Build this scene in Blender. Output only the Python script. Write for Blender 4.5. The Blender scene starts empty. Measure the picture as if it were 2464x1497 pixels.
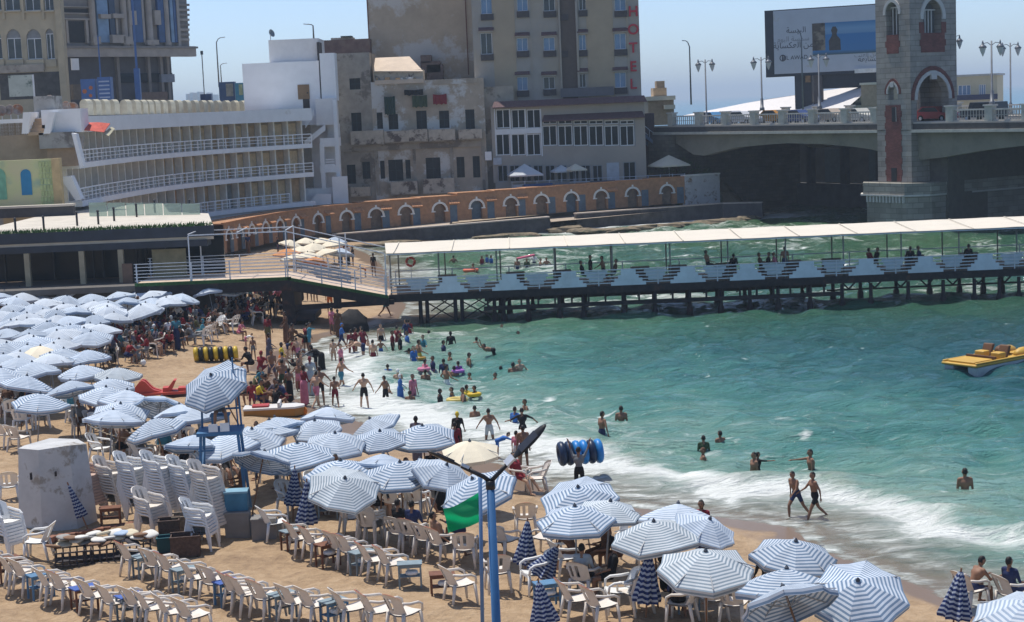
import bpy, math, random
import numpy as np
from mathutils import Vector, Matrix, Euler, noise as mnoise
R = math.radians
rnd = random.Random(7)
S = bpy.context.scene
C = S.collection
#camera
CAM_H = 13.0                      # metres above the sea
F = 4136.6                        # focal length in units of a 2464-wide picture
W2, H2 = 1232.0, 748.5
PITCH, ROLL = R(6.84), R(2.43)
fwd = Vector((0, math.cos(PITCH), -math.sin(PITCH)))
r0 = Vector((1, 0, 0)); u0 = Vector((0, math.sin(PITCH), math.cos(PITCH)))
camX = r0 * math.cos(ROLL) - u0 * math.sin(ROLL)
camY = r0 * math.sin(ROLL) + u0 * math.cos(ROLL)
EYE = Vector((0, 0, CAM_H))
cam = bpy.data.cameras.new('camera'); co = bpy.data.objects.new('camera', cam); C.objects.link(co)
cam.sensor_width = 36; cam.lens = F / 2464 * 36; cam.clip_start = 0.5; cam.clip_end = 30000
m = Matrix((camX, camY, -fwd)).transposed().to_4x4(); m.translation = EYE
co.matrix_world = m; S.camera = co
#sky, sun, exposure
SUN = Vector((-0.22, 0.27, 0.93)).normalized()
w = bpy.data.worlds.new('World'); S.world = w; w.use_nodes = True
nt = w.node_tree; bg = nt.nodes['Background']
sk = nt.nodes.new('ShaderNodeTexSky'); sk.sky_type = 'NISHITA'; sk.sun_disc = False
sk.sun_elevation = math.asin(SUN.z); sk.sun_rotation = math.atan2(SUN.x, SUN.y)
sk.altitude = 10; sk.air_density = 0.6; sk.dust_density = 0.7; sk.ozone_density = 4.0
nt.links.new(sk.outputs[0], bg.inputs[0]); bg.inputs[1].default_value = 0.15
sl = bpy.data.lights.new('sun', 'SUN'); so = bpy.data.objects.new('sun', sl); C.objects.link(so)
sl.energy = 4.0; sl.angle = R(0.55); sl.color = (1.0, 0.955, 0.88)
so.rotation_euler = SUN.to_track_quat('Z', 'Y').to_euler(); so.location = (0, 60, 80)
S.view_settings.view_transform = 'Standard'; S.view_settings.look = 'None'
S.view_settings.exposure = 0.22; S.view_settings.gamma = 1.0; S.view_settings.use_curve_mapping = False
S.cycles.max_bounces = 6; S.cycles.diffuse_bounces = 3; S.cycles.glossy_bounces = 3
S.cycles.transparent_max_bounces = 8; S.cycles.use_denoising = True
S.cycles.use_adaptive_sampling = True
#pixel <-> place
def ray(x, y):
 return camX * ((x - W2) / F) - camY * ((y - H2) / F) + fwd
def P(x, y, z=0.0):
 d = ray(x, y); t = (z - CAM_H) / d.z
 return EYE + d * t
def PD(x, y, D):
 d = ray(x, y); return EYE + d * (D / d.y)
def proj(p):
 v = Vector(p) - EYE; z = v.dot(fwd)
 return (W2 + F * v.dot(camX) / z, H2 - F * v.dot(camY) / z)
#materials
MATS = {}
def nodes_of(name):
 m = bpy.data.materials.new(name); m.use_nodes = True
 return m, m.node_tree, m.node_tree.nodes['Principled BSDF']
def mat(name, col=(0.3, 0.3, 0.3), rough=0.75, var=0.15, scale=2.0, bump=0.0, metal=0.0, spec=0.35, detail=5, tint=None, tcut=(0.5, 0.7), tscale=0.6, trans=0.0, alpha=1.0):
 """plain surface with a noisy base colour; tint adds stains/patches of a second colour"""
 if name in MATS: return MATS[name]
 m, t, b = nodes_of(name); N, L = t.nodes, t.links
 tc = N.new('ShaderNodeTexCoord'); oi = N.new('ShaderNodeObjectInfo')
 ad = N.new('ShaderNodeVectorMath'); ad.operation = 'ADD'
 mu = N.new('ShaderNodeVectorMath'); mu.operation = 'SCALE'; mu.inputs[3].default_value = 37.0
 cx = N.new('ShaderNodeCombineXYZ')
 for i in range(3): L.new(oi.outputs['Random'], cx.inputs[i])
 L.new(cx.outputs[0], mu.inputs[0]); L.new(tc.outputs['Object'], ad.inputs[0]); L.new(mu.outputs[0], ad.inputs[1])
 nz = N.new('ShaderNodeTexNoise'); nz.inputs['Scale'].default_value = scale; nz.inputs['Detail'].default_value = detail
 nz.inputs['Roughness'].default_value = 0.62
 L.new(ad.outputs[0], nz.inputs['Vector'])
 rp = N.new('ShaderNodeValToRGB'); rp.color_ramp.elements[0].position = 0.3; rp.color_ramp.elements[1].position = 0.7
 rp.color_ramp.elements[0].color = [max(0, c * (1 - var)) for c in col] + [1]
 rp.color_ramp.elements[1].color = [min(1, c * (1 + var)) for c in col] + [1]
 L.new(nz.outputs['Fac'], rp.inputs[0]); out = rp.outputs[0]
 if tint:
  n2 = N.new('ShaderNodeTexNoise'); n2.inputs['Scale'].default_value = tscale; n2.inputs['Detail'].default_value = 8
  n2.inputs['Roughness'].default_value = 0.7
  L.new(ad.outputs[0], n2.inputs['Vector'])
  r2 = N.new('ShaderNodeValToRGB'); r2.color_ramp.elements[0].position = tcut[0]; r2.color_ramp.elements[1].position = tcut[1]
  L.new(n2.outputs['Fac'], r2.inputs[0])
  mx = N.new('ShaderNodeMixRGB'); mx.inputs[2].default_value = (*tint, 1)
  L.new(r2.outputs[0], mx.inputs[0]); L.new(out, mx.inputs[1]); out = mx.outputs[0]
 L.new(out, b.inputs['Base Color'])
 b.inputs['Roughness'].default_value = rough; b.inputs['Metallic'].default_value = metal
 b.inputs['Specular IOR Level'].default_value = spec
 if trans: b.inputs['Transmission Weight'].default_value = trans
 if alpha < 1: b.inputs['Alpha'].default_value = alpha
 if bump:
  bp = N.new('ShaderNodeBump'); bp.inputs['Strength'].default_value = bump; bp.inputs['Distance'].default_value = 0.05
  L.new(nz.outputs['Fac'], bp.inputs['Height']); L.new(bp.outputs[0], b.inputs['Normal'])
 MATS[name] = m
 return m
def masonry(name, col, mortar, w=1.2, h=0.4, rough=0.85, var=0.2, tint=None):
 """coursed stone / brick too fine to model at this distance"""
 if name in MATS: return MATS[name]
 m, t, b = nodes_of(name); N, L = t.nodes, t.links
 tc = N.new('ShaderNodeTexCoord'); sp = N.new('ShaderNodeSeparateXYZ'); cb = N.new('ShaderNodeCombineXYZ')
 L.new(tc.outputs['Object'], sp.inputs[0])
 a = N.new('ShaderNodeMath'); a.operation = 'ADD'; L.new(sp.outputs[0], a.inputs[0]); L.new(sp.outputs[1], a.inputs[1])
 L.new(a.outputs[0], cb.inputs[0]); L.new(sp.outputs[2], cb.inputs[1])
 br = N.new('ShaderNodeTexBrick'); br.inputs['Scale'].default_value = 1.0
 br.inputs['Color1'].default_value = [c * (1 - var) for c in col] + [1]; br.inputs['Color2'].default_value = [min(1, c * (1 + var)) for c in col] + [1]
 br.inputs['Mortar'].default_value = (*mortar, 1); br.inputs['Mortar Size'].default_value = 0.025 * h / 0.4
 br.inputs['Brick Width'].default_value = w; br.inputs['Row Height'].default_value = h
 L.new(cb.outputs[0], br.inputs['Vector'])
 nz = N.new('ShaderNodeTexNoise'); nz.inputs['Scale'].default_value = 0.7; nz.inputs['Detail'].default_value = 8
 L.new(tc.outputs['Object'], nz.inputs['Vector'])
 r2 = N.new('ShaderNodeMapRange'); r2.inputs[1].default_value = 0.3; r2.inputs[2].default_value = 0.7; r2.inputs[3].default_value = 0.72; r2.inputs[4].default_value = 1.12
 L.new(nz.outputs['Fac'], r2.inputs[0])
 mx = N.new('ShaderNodeVectorMath'); mx.operation = 'SCALE'; L.new(br.outputs[0], mx.inputs[0]); L.new(r2.outputs[0], mx.inputs[3])
 L.new(mx.outputs[0], b.inputs['Base Color']); b.inputs['Roughness'].default_value = rough; b.inputs['Specular IOR Level'].default_value = 0.25
 bp = N.new('ShaderNodeBump'); bp.inputs['Strength'].default_value = 0.5; bp.inputs['Distance'].default_value = 0.02
 L.new(br.outputs['Fac'], bp.inputs['Height']); bp.invert = True; L.new(bp.outputs[0], b.inputs['Normal'])
 MATS[name] = m; return m
def glass_mat(name, col=(0.05, 0.05, 0.05), rough=0.08, spec=0.35):
 if name in MATS: return MATS[name]
 m, t, b = nodes_of(name); N, L = t.nodes, t.links
 tc = N.new('ShaderNodeTexCoord'); nz = N.new('ShaderNodeTexNoise'); nz.inputs['Scale'].default_value = 1.1; nz.inputs['Detail'].default_value = 3
 oi = N.new('ShaderNodeObjectInfo'); L.new(tc.outputs['Object'], nz.inputs['Vector'])
 rp = N.new('ShaderNodeValToRGB'); rp.color_ramp.elements[0].color = [c * 0.6 for c in col] + [1]; rp.color_ramp.elements[1].color = [min(1, c * 1.5) for c in col] + [1]
 L.new(nz.outputs['Fac'], rp.inputs[0]); L.new(rp.outputs[0], b.inputs['Base Color'])
 b.inputs['Roughness'].default_value = rough; b.inputs["Specular IOR Level"].default_value = spec
 MATS[name] = m; return m
#mesh helpers
class MB:
 def __init__(s): s.v = []; s.f = []; s.m = []; s.uv = None
 def add(s, vs, fs, mi=0):
  o = len(s.v); s.v.extend([tuple(p) for p in vs])
  for f in fs: s.f.append([i + o for i in f]); s.m.append(mi)
  return s
 def box(s, x0, x1, y0, y1, z0, z1, mi=0):
  v = [(x, y, z) for z in (z0, z1) for y in (y0, y1) for x in (x0, x1)]
  return s.add(v, [(0, 2, 3, 1), (4, 5, 7, 6), (0, 1, 5, 4), (2, 6, 7, 3), (0, 4, 6, 2), (1, 3, 7, 5)], mi)
 def obox(s, c, sx, sy, sz, rz=0, mi=0, rx=0, ry=0):
  M = Matrix.Translation(Vector(c)) @ Euler((rx, ry, rz)).to_matrix().to_4x4()
  v = [M @ Vector((x * sx / 2, y * sy / 2, z * sz / 2)) for z in (-1, 1) for y in (-1, 1) for x in (-1, 1)]
  return s.add(v, [(0, 2, 3, 1), (4, 5, 7, 6), (0, 1, 5, 4), (2, 6, 7, 3), (0, 4, 6, 2), (1, 3, 7, 5)], mi)
 def bar(s, a, b, w, h=None, mi=0):
  a = Vector(a); b = Vector(b); d = b - a; L = d.length
  if L < 1e-6: return s
  h = h or w; d.normalize(); up = Vector((0, 0, 1)) if abs(d.z) < 0.95 else Vector((0, 1, 0))
  x = d.cross(up).normalized(); y = x.cross(d).normalized()
  v = [p + x * (i * w / 2) + y * (j * h / 2) for p in (a, b) for j in (-1, 1) for i in (-1, 1)]
  return s.add(v, [(0, 1, 3, 2), (4, 6, 7, 5), (0, 4, 5, 1), (2, 3, 7, 6), (0, 2, 6, 4), (1, 5, 7, 3)], mi)
 def tube(s, pts, rad, n=8, mi=0, cap=True, sq=None):
  pts = [Vector(p) for p in pts]; k = len(pts)
  rad = [rad] * k if isinstance(rad, (int, float)) else rad
  rings = []; prev = None
  for i, p in enumerate(pts):
   d = (pts[min(i + 1, k - 1)] - pts[max(i - 1, 0)]).normalized()
   if prev is None:
    up = Vector((0, 0, 1)) if abs(d.z) < 0.9 else Vector((0, 1, 0))
    x = d.cross(up).normalized()
   else:
    x = (prev - d * prev.dot(d)).normalized()
   prev = x; y = d.cross(x)
   rings.append([p + (x * math.cos(a) + y * math.sin(a)) * rad[i] for a in [2 * math.pi * j / n for j in range(n)]])
  vs = [v for r in rings for v in r]; fs = []
  for i in range(k - 1):
   for j in range(n):
    fs.append((i * n + j, i * n + (j + 1) % n, (i + 1) * n + (j + 1) % n, (i + 1) * n + j))
  if cap:
   fs.append(tuple(range(n))[::-1]); fs.append(tuple(range((k - 1) * n, k * n)))
  return s.add(vs, fs, mi)
 def lathe(s, prof, n=12, c=(0, 0, 0), mi=0):
  c = Vector(c); vs = []; fs = []
  for r, z in prof:
   for j in range(n):
    a = 2 * math.pi * j / n; vs.append(c + Vector((r * math.cos(a), r * math.sin(a), z)))
  for i in range(len(prof) - 1):
   for j in range(n): fs.append((i * n + j, i * n + (j + 1) % n, (i + 1) * n + (j + 1) % n, (i + 1) * n + j))
  fs.append(tuple(range(n))[::-1]); fs.append(tuple(range((len(prof) - 1) * n, len(prof) * n)))
  return s.add(vs, fs, mi)
 def ell(s, c, rx, ry, rz, n=10, k=7, mi=0, M=None):
  c = Vector(c); vs = []; fs = []
  for i in range(k + 1):
   t = math.pi * i / k
   for j in range(n):
    a = 2 * math.pi * j / n
    p = Vector((rx * math.sin(t) * math.cos(a), ry * math.sin(t) * math.sin(a), rz * math.cos(t)))
    if M is not None: p = M @ p
    vs.append(c + p)
  for i in range(k):
   for j in range(n): fs.append((i * n + j, (i + 1) * n + j, (i + 1) * n + (j + 1) % n, i * n + (j + 1) % n))
  return s.add(vs, fs, mi)
 def torus(s, c, R1, r, M=None, n=20, k=8, mi=0):
  c = Vector(c); vs = []; fs = []
  for i in range(n):
   a = 2 * math.pi * i / n
   for j in range(k):
    b = 2 * math.pi * j / k
    p = Vector(((R1 + r * math.cos(b)) * math.cos(a), (R1 + r * math.cos(b)) * math.sin(a), r * math.sin(b)))
    if M is not None: p = M @ p
    vs.append(c + p)
  for i in range(n):
   for j in range(k):
    fs.append((i * k + j, ((i + 1) % n) * k + j, ((i + 1) % n) * k + (j + 1) % k, i * k + (j + 1) % k))
  return s.add(vs, fs, mi)
 def prism(s, poly, z0, z1, mi=0):
  n = len(poly); vs = [(x, y, z0) for x, y in poly] + [(x, y, z1) for x, y in poly]
  fs = [tuple(range(n))[::-1], tuple(range(n, 2 * n))] + [(i, (i + 1) % n, n + (i + 1) % n, n + i) for i in range(n)]
  return s.add(vs, fs, mi)
 def xz(s, poly, y0, y1, mi=0):
  """prism of an x-z outline from y0 (front) to y1"""
  n = len(poly); vs = [(x, y0, z) for x, z in poly] + [(x, y1, z) for x, z in poly]
  fs = [tuple(range(n)), tuple(range(n, 2 * n))[::-1]] + [(i, n + i, n + (i + 1) % n, (i + 1) % n) for i in range(n)]
  return s.add(vs, fs, mi)
 def mesh(s, name, mats, smooth=False):
  me = bpy.data.meshes.new(name); me.from_pydata(s.v, [], s.f)
  for mt in (mats if isinstance(mats, (list, tuple)) else [mats]): me.materials.append(mt)
  if any(s.m): me.polygons.foreach_set('material_index', s.m)
  if smooth: me.polygons.foreach_set('use_smooth', [True] * len(s.f))
  if s.uv is not None:
   uvl = me.uv_layers.new(name='UVMap'); idx = np.zeros(len(me.loops), int); me.loops.foreach_get('vertex_index', idx)
   uvl.data.foreach_set('uv', np.array(s.uv, float)[idx].ravel())
  me.update(); return me
 def build(s, name, mats, parent=None, smooth=False, **kw):
  return ob(name, s.mesh(name, mats, smooth), parent, **kw)
def tag(o, label=None, cat=None, group=None, kind=None):
 if label: o['label'] = label
 if cat: o['category'] = cat
 if group: o['group'] = group
 if kind: o['kind'] = kind
 return o
def ob(name, data, parent=None, loc=None, rz=None, rot=None, scale=None, label=None, cat=None, group=None, kind=None):
 o = bpy.data.objects.new(name, data); C.objects.link(o)
 if parent is not None: o.parent = parent
 if loc is not None: o.location = loc
 if rz is not None: o.rotation_euler = (0, 0, rz)
 if rot is not None: o.rotation_euler = rot
 if scale is not None: o.scale = (scale,) * 3 if isinstance(scale, (int, float)) else scale
 return tag(o, label, cat, group, kind)
def empty(name, loc=(0, 0, 0), rz=0, **kw):
 return ob(name, None, None, loc=loc, rz=rz, **kw)
def copy_tree(o, parent=None):
 c = o.copy(); C.objects.link(c); c.parent = parent
 for ch in KIDS.get(o.name, ()): copy_tree(ch, c)
 return c
KIDS = {}
def freeze(o):
 """remember the children of a prototype (scanning .children on thousands of objects is slow)"""
 KIDS[o.name] = list(o.children)
 for ch in o.children: freeze(ch)
 return o
ORD = ['first', 'second', 'third', 'fourth', 'fifth', 'sixth', 'seventh', 'eighth', 'ninth', 'tenth', 'eleventh', 'twelfth', 'thirteenth', 'fourteenth', 'fifteenth', 'sixteenth', 'seventeenth', 'eighteenth', 'nineteenth', 'twentieth']
#shoreline, sand, sea
SHORE = [(3400, 1830), (2900, 1650), (2600, 1550), (2464, 1500), (2273, 1434), (2213, 1402), (2165, 1389), (2030, 1339), (1971, 1315), (1945, 1287),
         (1908, 1267), (1830, 1255), (1748, 1244), (1600, 1228), (1503, 1216), (1410, 1200), (1325, 1176), (1222, 1118), (1134, 1100),
         (1060, 1076), (960, 1046), (856, 1008), (760, 980), (695, 946), (668, 915), (672, 885), (692, 866), (725, 845), (786, 813), (856, 799),
         (900, 784), (962, 772), (985, 740), (952, 690), (925, 640), (890, 612), (850, 596)]
shore = [P(x, y, 0) for x, y in SHORE]
wall_pts = [P(1330, 556, 0), P(1400, 549, 0), P(1750, 524, 0), P(1850, 519, 0)]
sea_poly = [(p.x, p.y) for p in shore] + [(p.x, p.y) for p in wall_pts] + [(27, 230), (30, 330), (-400, 420), (-400, 3000), (3000, 3000), (3000, -200), (60, -200)]
sea_arr = np.array(sea_poly)
def sea_sd(X, Y):
 """signed distance to the waterline, positive in the water"""
 pts = np.stack([X.ravel(), Y.ravel()], 1); n = len(pts)
 best = np.full(n, 1e9); ins = np.zeros(n, bool); along = np.zeros(n); acc = 0.0
 k = len(sea_arr)
 for i in range(k):
  a = sea_arr[i]; b = sea_arr[(i + 1) % k]; ab = b - a; L2 = (ab ** 2).sum(); L = math.sqrt(L2)
  t = np.clip(((pts - a) @ ab) / L2, 0, 1)
  d = np.hypot(pts[:, 0] - a[0] - t * ab[0], pts[:, 1] - a[1] - t * ab[1])
  better = d < best
  along = np.where(better, acc + t * L, along); best = np.minimum(best, d); acc += L
  cond = (a[1] > pts[:, 1]) != (b[1] > pts[:, 1])
  with np.errstate(divide='ignore', invalid='ignore'):
   xi = (b[0] - a[0]) * (pts[:, 1] - a[1]) / (b[1] - a[1]) + a[0]
  ins ^= cond & (pts[:, 0] < xi)
 sd = np.where(ins, best, -best)
 return sd.reshape(X.shape), along.reshape(X.shape)
def sand_z(sd):
 """height of the beach for signed distance (negative = on land)"""
 s = -sd
 return np.where(s < 0, s * 0.09, np.where(s < 8, s * 0.075, 0.6 + np.minimum((s - 8) * 0.02, 0.35)))
def ground(x, y):
 sd, _ = sea_sd(np.array([float(x)]), np.array([float(y)])); return float(sand_z(sd)[0])
def G(px, py, it=4):
 """the point of the beach that shows at pixel (px, py)"""
 z = 0.5
 for _ in range(it):
  p = P(px, py, z); z = max(ground(p.x, p.y), -0.35)
 return P(px, py, z)
def vnoise(X, Y, s, seed=0):
 """cheap smooth value noise on arrays"""
 rs = np.random.RandomState(seed); T = rs.rand(64, 64)
 x = X / s; y = Y / s; xi = np.floor(x).astype(int); yi = np.floor(y).astype(int)
 fx = x - xi; fy = y - yi; fx = fx * fx * (3 - 2 * fx); fy = fy * fy * (3 - 2 * fy)
 g = lambda a, b: T[a % 64, b % 64]
 return (g(xi, yi) * (1 - fx) + g(xi + 1, yi) * fx) * (1 - fy) + (g(xi, yi + 1) * (1 - fx) + g(xi + 1, yi + 1) * fx) * fy
def grid_mesh(name, xs, ys, Z, attrs, material, **kw):
 nx, ny = len(xs), len(ys); X, Y = np.meshgrid(xs, ys)
 co = np.stack([X, Y, Z], -1).reshape(-1, 3)
 i = np.arange(nx - 1)[None, :] + nx * np.arange(ny - 1)[:, None]
 q = np.stack([i, i + 1, i + nx + 1, i + nx], -1).reshape(-1, 4)
 me = bpy.data.meshes.new(name); me.vertices.add(len(co)); me.vertices.foreach_set('co', co.ravel())
 me.loops.add(q.size); me.loops.foreach_set('vertex_index', q.ravel())
 me.polygons.add(len(q)); me.polygons.foreach_set('loop_start', np.arange(0, q.size, 4)); me.polygons.foreach_set('loop_total', np.full(len(q), 4))
 me.polygons.foreach_set('use_smooth', np.ones(len(q), bool))
 for an, av in attrs.items():
  at = me.attributes.new(an, 'FLOAT', 'POINT'); at.data.foreach_set('value', av.ravel().astype(np.float32))
 me.materials.append(material); me.update(); me.validate()
 return ob(name, me, **kw)
def sand_material():
 m, t, b = nodes_of('beach_sand'); N, L = t.nodes, t.links
 geo = N.new('ShaderNodeNewGeometry'); at = N.new('ShaderNodeAttribute'); at.attribute_name = 'sd'
 n1 = N.new('ShaderNodeTexNoise'); n1.inputs['Scale'].default_value = 0.5; n1.inputs['Detail'].default_value = 9; n1.inputs['Roughness'].default_value = 0.65
 n2 = N.new('ShaderNodeTexNoise'); n2.inputs['Scale'].default_value = 3.2; n2.inputs['Detail'].default_value = 6; n2.inputs['Roughness'].default_value = 0.7
 n3 = N.new('ShaderNodeTexNoise'); n3.inputs['Scale'].default_value = 0.35; n3.inputs['Detail'].default_value = 4
 for n in (n1, n2, n3): L.new(geo.outputs['Position'], n.inputs['Vector'])
 rp = N.new('ShaderNodeValToRGB'); e = rp.color_ramp.elements
 e[0].position = 0.33; e[0].color = (0.27, 0.18, 0.108, 1); e[1].position = 0.68; e[1].color = (0.53, 0.39, 0.25, 1)
 x = e.new(0.5); x.color = (0.42, 0.29, 0.172, 1)
 mn = N.new('ShaderNodeMath'); mn.operation = 'MULTIPLY_ADD'; mn.inputs[1].default_value = 0.55; L.new(n2.outputs['Fac'], mn.inputs[0])
 mh = N.new('ShaderNodeMath'); mh.operation = 'MULTIPLY'; mh.inputs[1].default_value = 0.45; L.new(n1.outputs['Fac'], mh.inputs[0]); L.new(mh.outputs[0], mn.inputs[2])
 L.new(mn.outputs[0], rp.inputs[0])
 wt = N.new('ShaderNodeMath'); wt.operation = 'MULTIPLY_ADD'; wt.inputs[1].default_value = 4.0; L.new(n3.outputs['Fac'], wt.inputs[0]); L.new(at.outputs['Fac'], wt.inputs[2])
 mr = N.new('ShaderNodeMapRange'); mr.inputs[1].default_value = 0.15; mr.inputs[2].default_value = 0.75; mr.clamp = True; L.new(wt.outputs[0], mr.inputs[0])
 mx = N.new('ShaderNodeMixRGB'); mx.inputs[2].default_value = (0.20, 0.135, 0.085, 1); L.new(mr.outputs[0], mx.inputs[0]); L.new(rp.outputs[0], mx.inputs[1])
 L.new(mx.outputs[0], b.inputs['Base Color'])
 r = N.new('ShaderNodeMapRange'); r.inputs[3].default_value = 0.95; r.inputs[4].default_value = 0.32; L.new(mr.outputs[0], r.inputs[0]); L.new(r.outputs[0], b.inputs['Roughness'])
 b.inputs['Specular IOR Level'].default_value = 0.35
 bp = N.new('ShaderNodeBump'); bp.inputs['Distance'].default_value = 0.30
 bs = N.new('ShaderNodeMapRange'); bs.inputs[3].default_value = 0.75; bs.inputs[4].default_value = 0.05; L.new(mr.outputs[0], bs.inputs[0]); L.new(bs.outputs[0], bp.inputs['Strength'])
 L.new(n2.outputs['Fac'], bp.inputs['Height']); L.new(bp.outputs[0], b.inputs['Normal'])
 return m
xs = np.arange(-70, 45.01, 0.3); ys = np.concatenate([np.arange(14, 85, 0.22), np.arange(85, 190, 0.55)])
X, Y = np.meshgrid(xs, ys); SD, AL = sea_sd(X, Y); Z = sand_z(SD)
Z = np.maximum(Z, -2.5)
dry = np.clip((-SD - 2.5) / 3, 0, 1)
Z = Z + dry * ((vnoise(X, Y, 0.75, 1) - 0.5) * 0.15 + (vnoise(X, Y, 1.9, 2) - 0.5) * 0.13 + (vnoise(X, Y, 0.45, 5) - 0.5) * 0.10)
grid_mesh('beach_sand', xs, ys, Z, {'sd': SD}, sand_material(), kind='structure', label='sandy beach curving around the bay', cat='beach')
MB().add([(-1500, -60, -0.6), (14, -60, -0.6), (14, 185, -0.6), (-1500, 185, -0.6)], [(0, 1, 2, 3)]).build('town_ground', mat('town_ground', (0.3, 0.26, 0.2), 0.9, 0.2, 0.2), kind='structure', label='bare ground under the sea front', cat='ground')
def water_material(name, far=False):
 m, t, b = nodes_of(name); N, L = t.nodes, t.links
 geo = N.new('ShaderNodeNewGeometry'); at = N.new('ShaderNodeAttribute'); at.attribute_name = 'sd'
 af = N.new('ShaderNodeAttribute'); af.attribute_name = 'foam'
 ap = N.new('ShaderNodeAttribute'); ap.attribute_name = 'algae'
 n0 = N.new('ShaderNodeTexNoise'); n0.inputs['Scale'].default_value = 0.09; n0.inputs['Detail'].default_value = 5; L.new(geo.outputs['Position'], n0.inputs['Vector'])
 ma = N.new('ShaderNodeMath'); ma.operation = 'MULTIPLY_ADD'; ma.inputs[1].default_value = 16.0; L.new(n0.outputs['Fac'], ma.inputs[0]); L.new(at.outputs['Fac'], ma.inputs[2])
 mp0 = N.new('ShaderNodeMapping'); mp0.inputs['Scale'].default_value = (0.3, 0.9, 1); L.new(geo.outputs['Position'], mp0.inputs[0]); n9 = N.new('ShaderNodeTexNoise'); n9.inputs['Scale'].default_value = 1.0; n9.inputs['Detail'].default_value = 6; L.new(mp0.outputs[0], n9.inputs['Vector'])
 m9 = N.new('ShaderNodeMath'); m9.operation = 'MULTIPLY_ADD'; m9.inputs[1].default_value = 16.0; L.new(n9.outputs['Fac'], m9.inputs[0]); L.new(ma.outputs[0], m9.inputs[2]); ma = N.new('ShaderNodeMath'); ma.operation = 'SUBTRACT'; ma.inputs[1].default_value = 8.0; L.new(m9.outputs[0], ma.inputs[0])
 mr = N.new('ShaderNodeMapRange'); mr.inputs[1].default_value = 8.0; mr.inputs[2].default_value = 44.0; L.new(ma.outputs[0], mr.inputs[0])
 rp = N.new('ShaderNodeValToRGB'); e = rp.color_ramp.elements
 e[0].position = 0.0; e[0].color = (0.36, 0.41, 0.33, 1); e[1].position = 1.0; e[1].color = (0.012, 0.070, 0.085, 1)
 for p, c in ((0.14, (0.21, 0.35, 0.285)), (0.36, (0.075, 0.22, 0.185)), (0.65, (0.020, 0.105, 0.108))):
  x = e.new(p); x.color = (*c, 1)
 L.new(mr.outputs[0], rp.inputs[0])
 ga = N.new('ShaderNodeMixRGB'); ga.inputs[2].default_value = (0.045, 0.115, 0.05, 1); L.new(ap.outputs['Fac'], ga.inputs[0]); L.new(rp.outputs[0], ga.inputs[1])
 mp = N.new('ShaderNodeMapping'); mp.inputs['Scale'].default_value = (0.55, 1.5, 1); L.new(geo.outputs['Position'], mp.inputs[0])
 n1 = N.new('ShaderNodeTexNoise'); n1.inputs['Scale'].default_value = 1.3; n1.inputs['Detail'].default_value = 6; n1.inputs['Roughness'].default_value = 0.62; L.new(mp.outputs[0], n1.inputs['Vector'])
 n2 = N.new('ShaderNodeTexNoise'); n2.inputs['Scale'].default_value = 5.5; n2.inputs['Detail'].default_value = 3; L.new(mp.outputs[0], n2.inputs['Vector'])
 n3 = N.new('ShaderNodeTexNoise'); n3.inputs['Scale'].default_value = 1.1; n3.inputs['Detail'].default_value = 9; n3.inputs['Roughness'].default_value = 0.72; n3.inputs['Distortion'].default_value = 0.7
 mp3 = N.new('ShaderNodeMapping'); mp3.inputs['Scale'].default_value = (0.7, 1.5, 1); L.new(geo.outputs['Position'], mp3.inputs[0]); L.new(mp3.outputs[0], n3.inputs['Vector'])
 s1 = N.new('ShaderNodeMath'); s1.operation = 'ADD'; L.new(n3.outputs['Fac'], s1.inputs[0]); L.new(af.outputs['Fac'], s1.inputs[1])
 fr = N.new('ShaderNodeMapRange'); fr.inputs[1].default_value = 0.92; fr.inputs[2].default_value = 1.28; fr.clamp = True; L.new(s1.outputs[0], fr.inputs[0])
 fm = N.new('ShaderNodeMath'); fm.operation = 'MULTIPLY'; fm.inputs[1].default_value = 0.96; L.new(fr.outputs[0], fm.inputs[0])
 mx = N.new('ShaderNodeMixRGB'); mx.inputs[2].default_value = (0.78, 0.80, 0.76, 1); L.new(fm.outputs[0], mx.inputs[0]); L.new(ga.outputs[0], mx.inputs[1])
 L.new(mx.outputs[0], b.inputs['Base Color'])
 rr = N.new('ShaderNodeMapRange'); rr.inputs[3].default_value = 0.07; rr.inputs[4].default_value = 0.8; L.new(fm.outputs[0], rr.inputs[0]); L.new(rr.outputs[0], b.inputs['Roughness'])
 b.inputs['IOR'].default_value = 1.33; b.inputs['Specular IOR Level'].default_value = 0.5
 al = N.new('ShaderNodeMapRange'); al.inputs[1].default_value = -0.2; al.inputs[2].default_value = 4.5; al.inputs[3].default_value = 0.12; al.inputs[4].default_value = 1.0; al.clamp = True; L.new(at.outputs['Fac'], al.inputs[0])
 mxa = N.new('ShaderNodeMath'); mxa.operation = 'MAXIMUM'; L.new(al.outputs[0], mxa.inputs[0]); L.new(fm.outputs[0], mxa.inputs[1]); L.new(mxa.outputs[0], b.inputs['Alpha'])
 hs = N.new('ShaderNodeMath'); hs.operation = 'MULTIPLY_ADD'; hs.inputs[1].default_value = 0.35; L.new(n2.outputs['Fac'], hs.inputs[0]); L.new(n1.outputs['Fac'], hs.inputs[2])
 hf = N.new('ShaderNodeMath'); hf.operation = 'MULTIPLY_ADD'; hf.inputs[1].default_value = 0.6; L.new(n3.outputs['Fac'], hf.inputs[0]); L.new(hs.outputs[0], hf.inputs[2])
 bp = N.new('ShaderNodeBump'); bp.inputs['Strength'].default_value = 1.0; bp.inputs['Distance'].default_value = 0.34; L.new(hf.outputs[0], bp.inputs['Height']); L.new(bp.outputs[0], b.inputs['Normal'])
 return m
WM = water_material('sea_water')
xs = np.arange(-42, 75.01, 0.34); ys = np.concatenate([np.arange(24, 75, 0.2), np.arange(75, 125, 0.3), np.arange(125, 232, 0.6)])
X, Y = np.meshgrid(xs, ys); SD, AL = sea_sd(X, Y)
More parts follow.
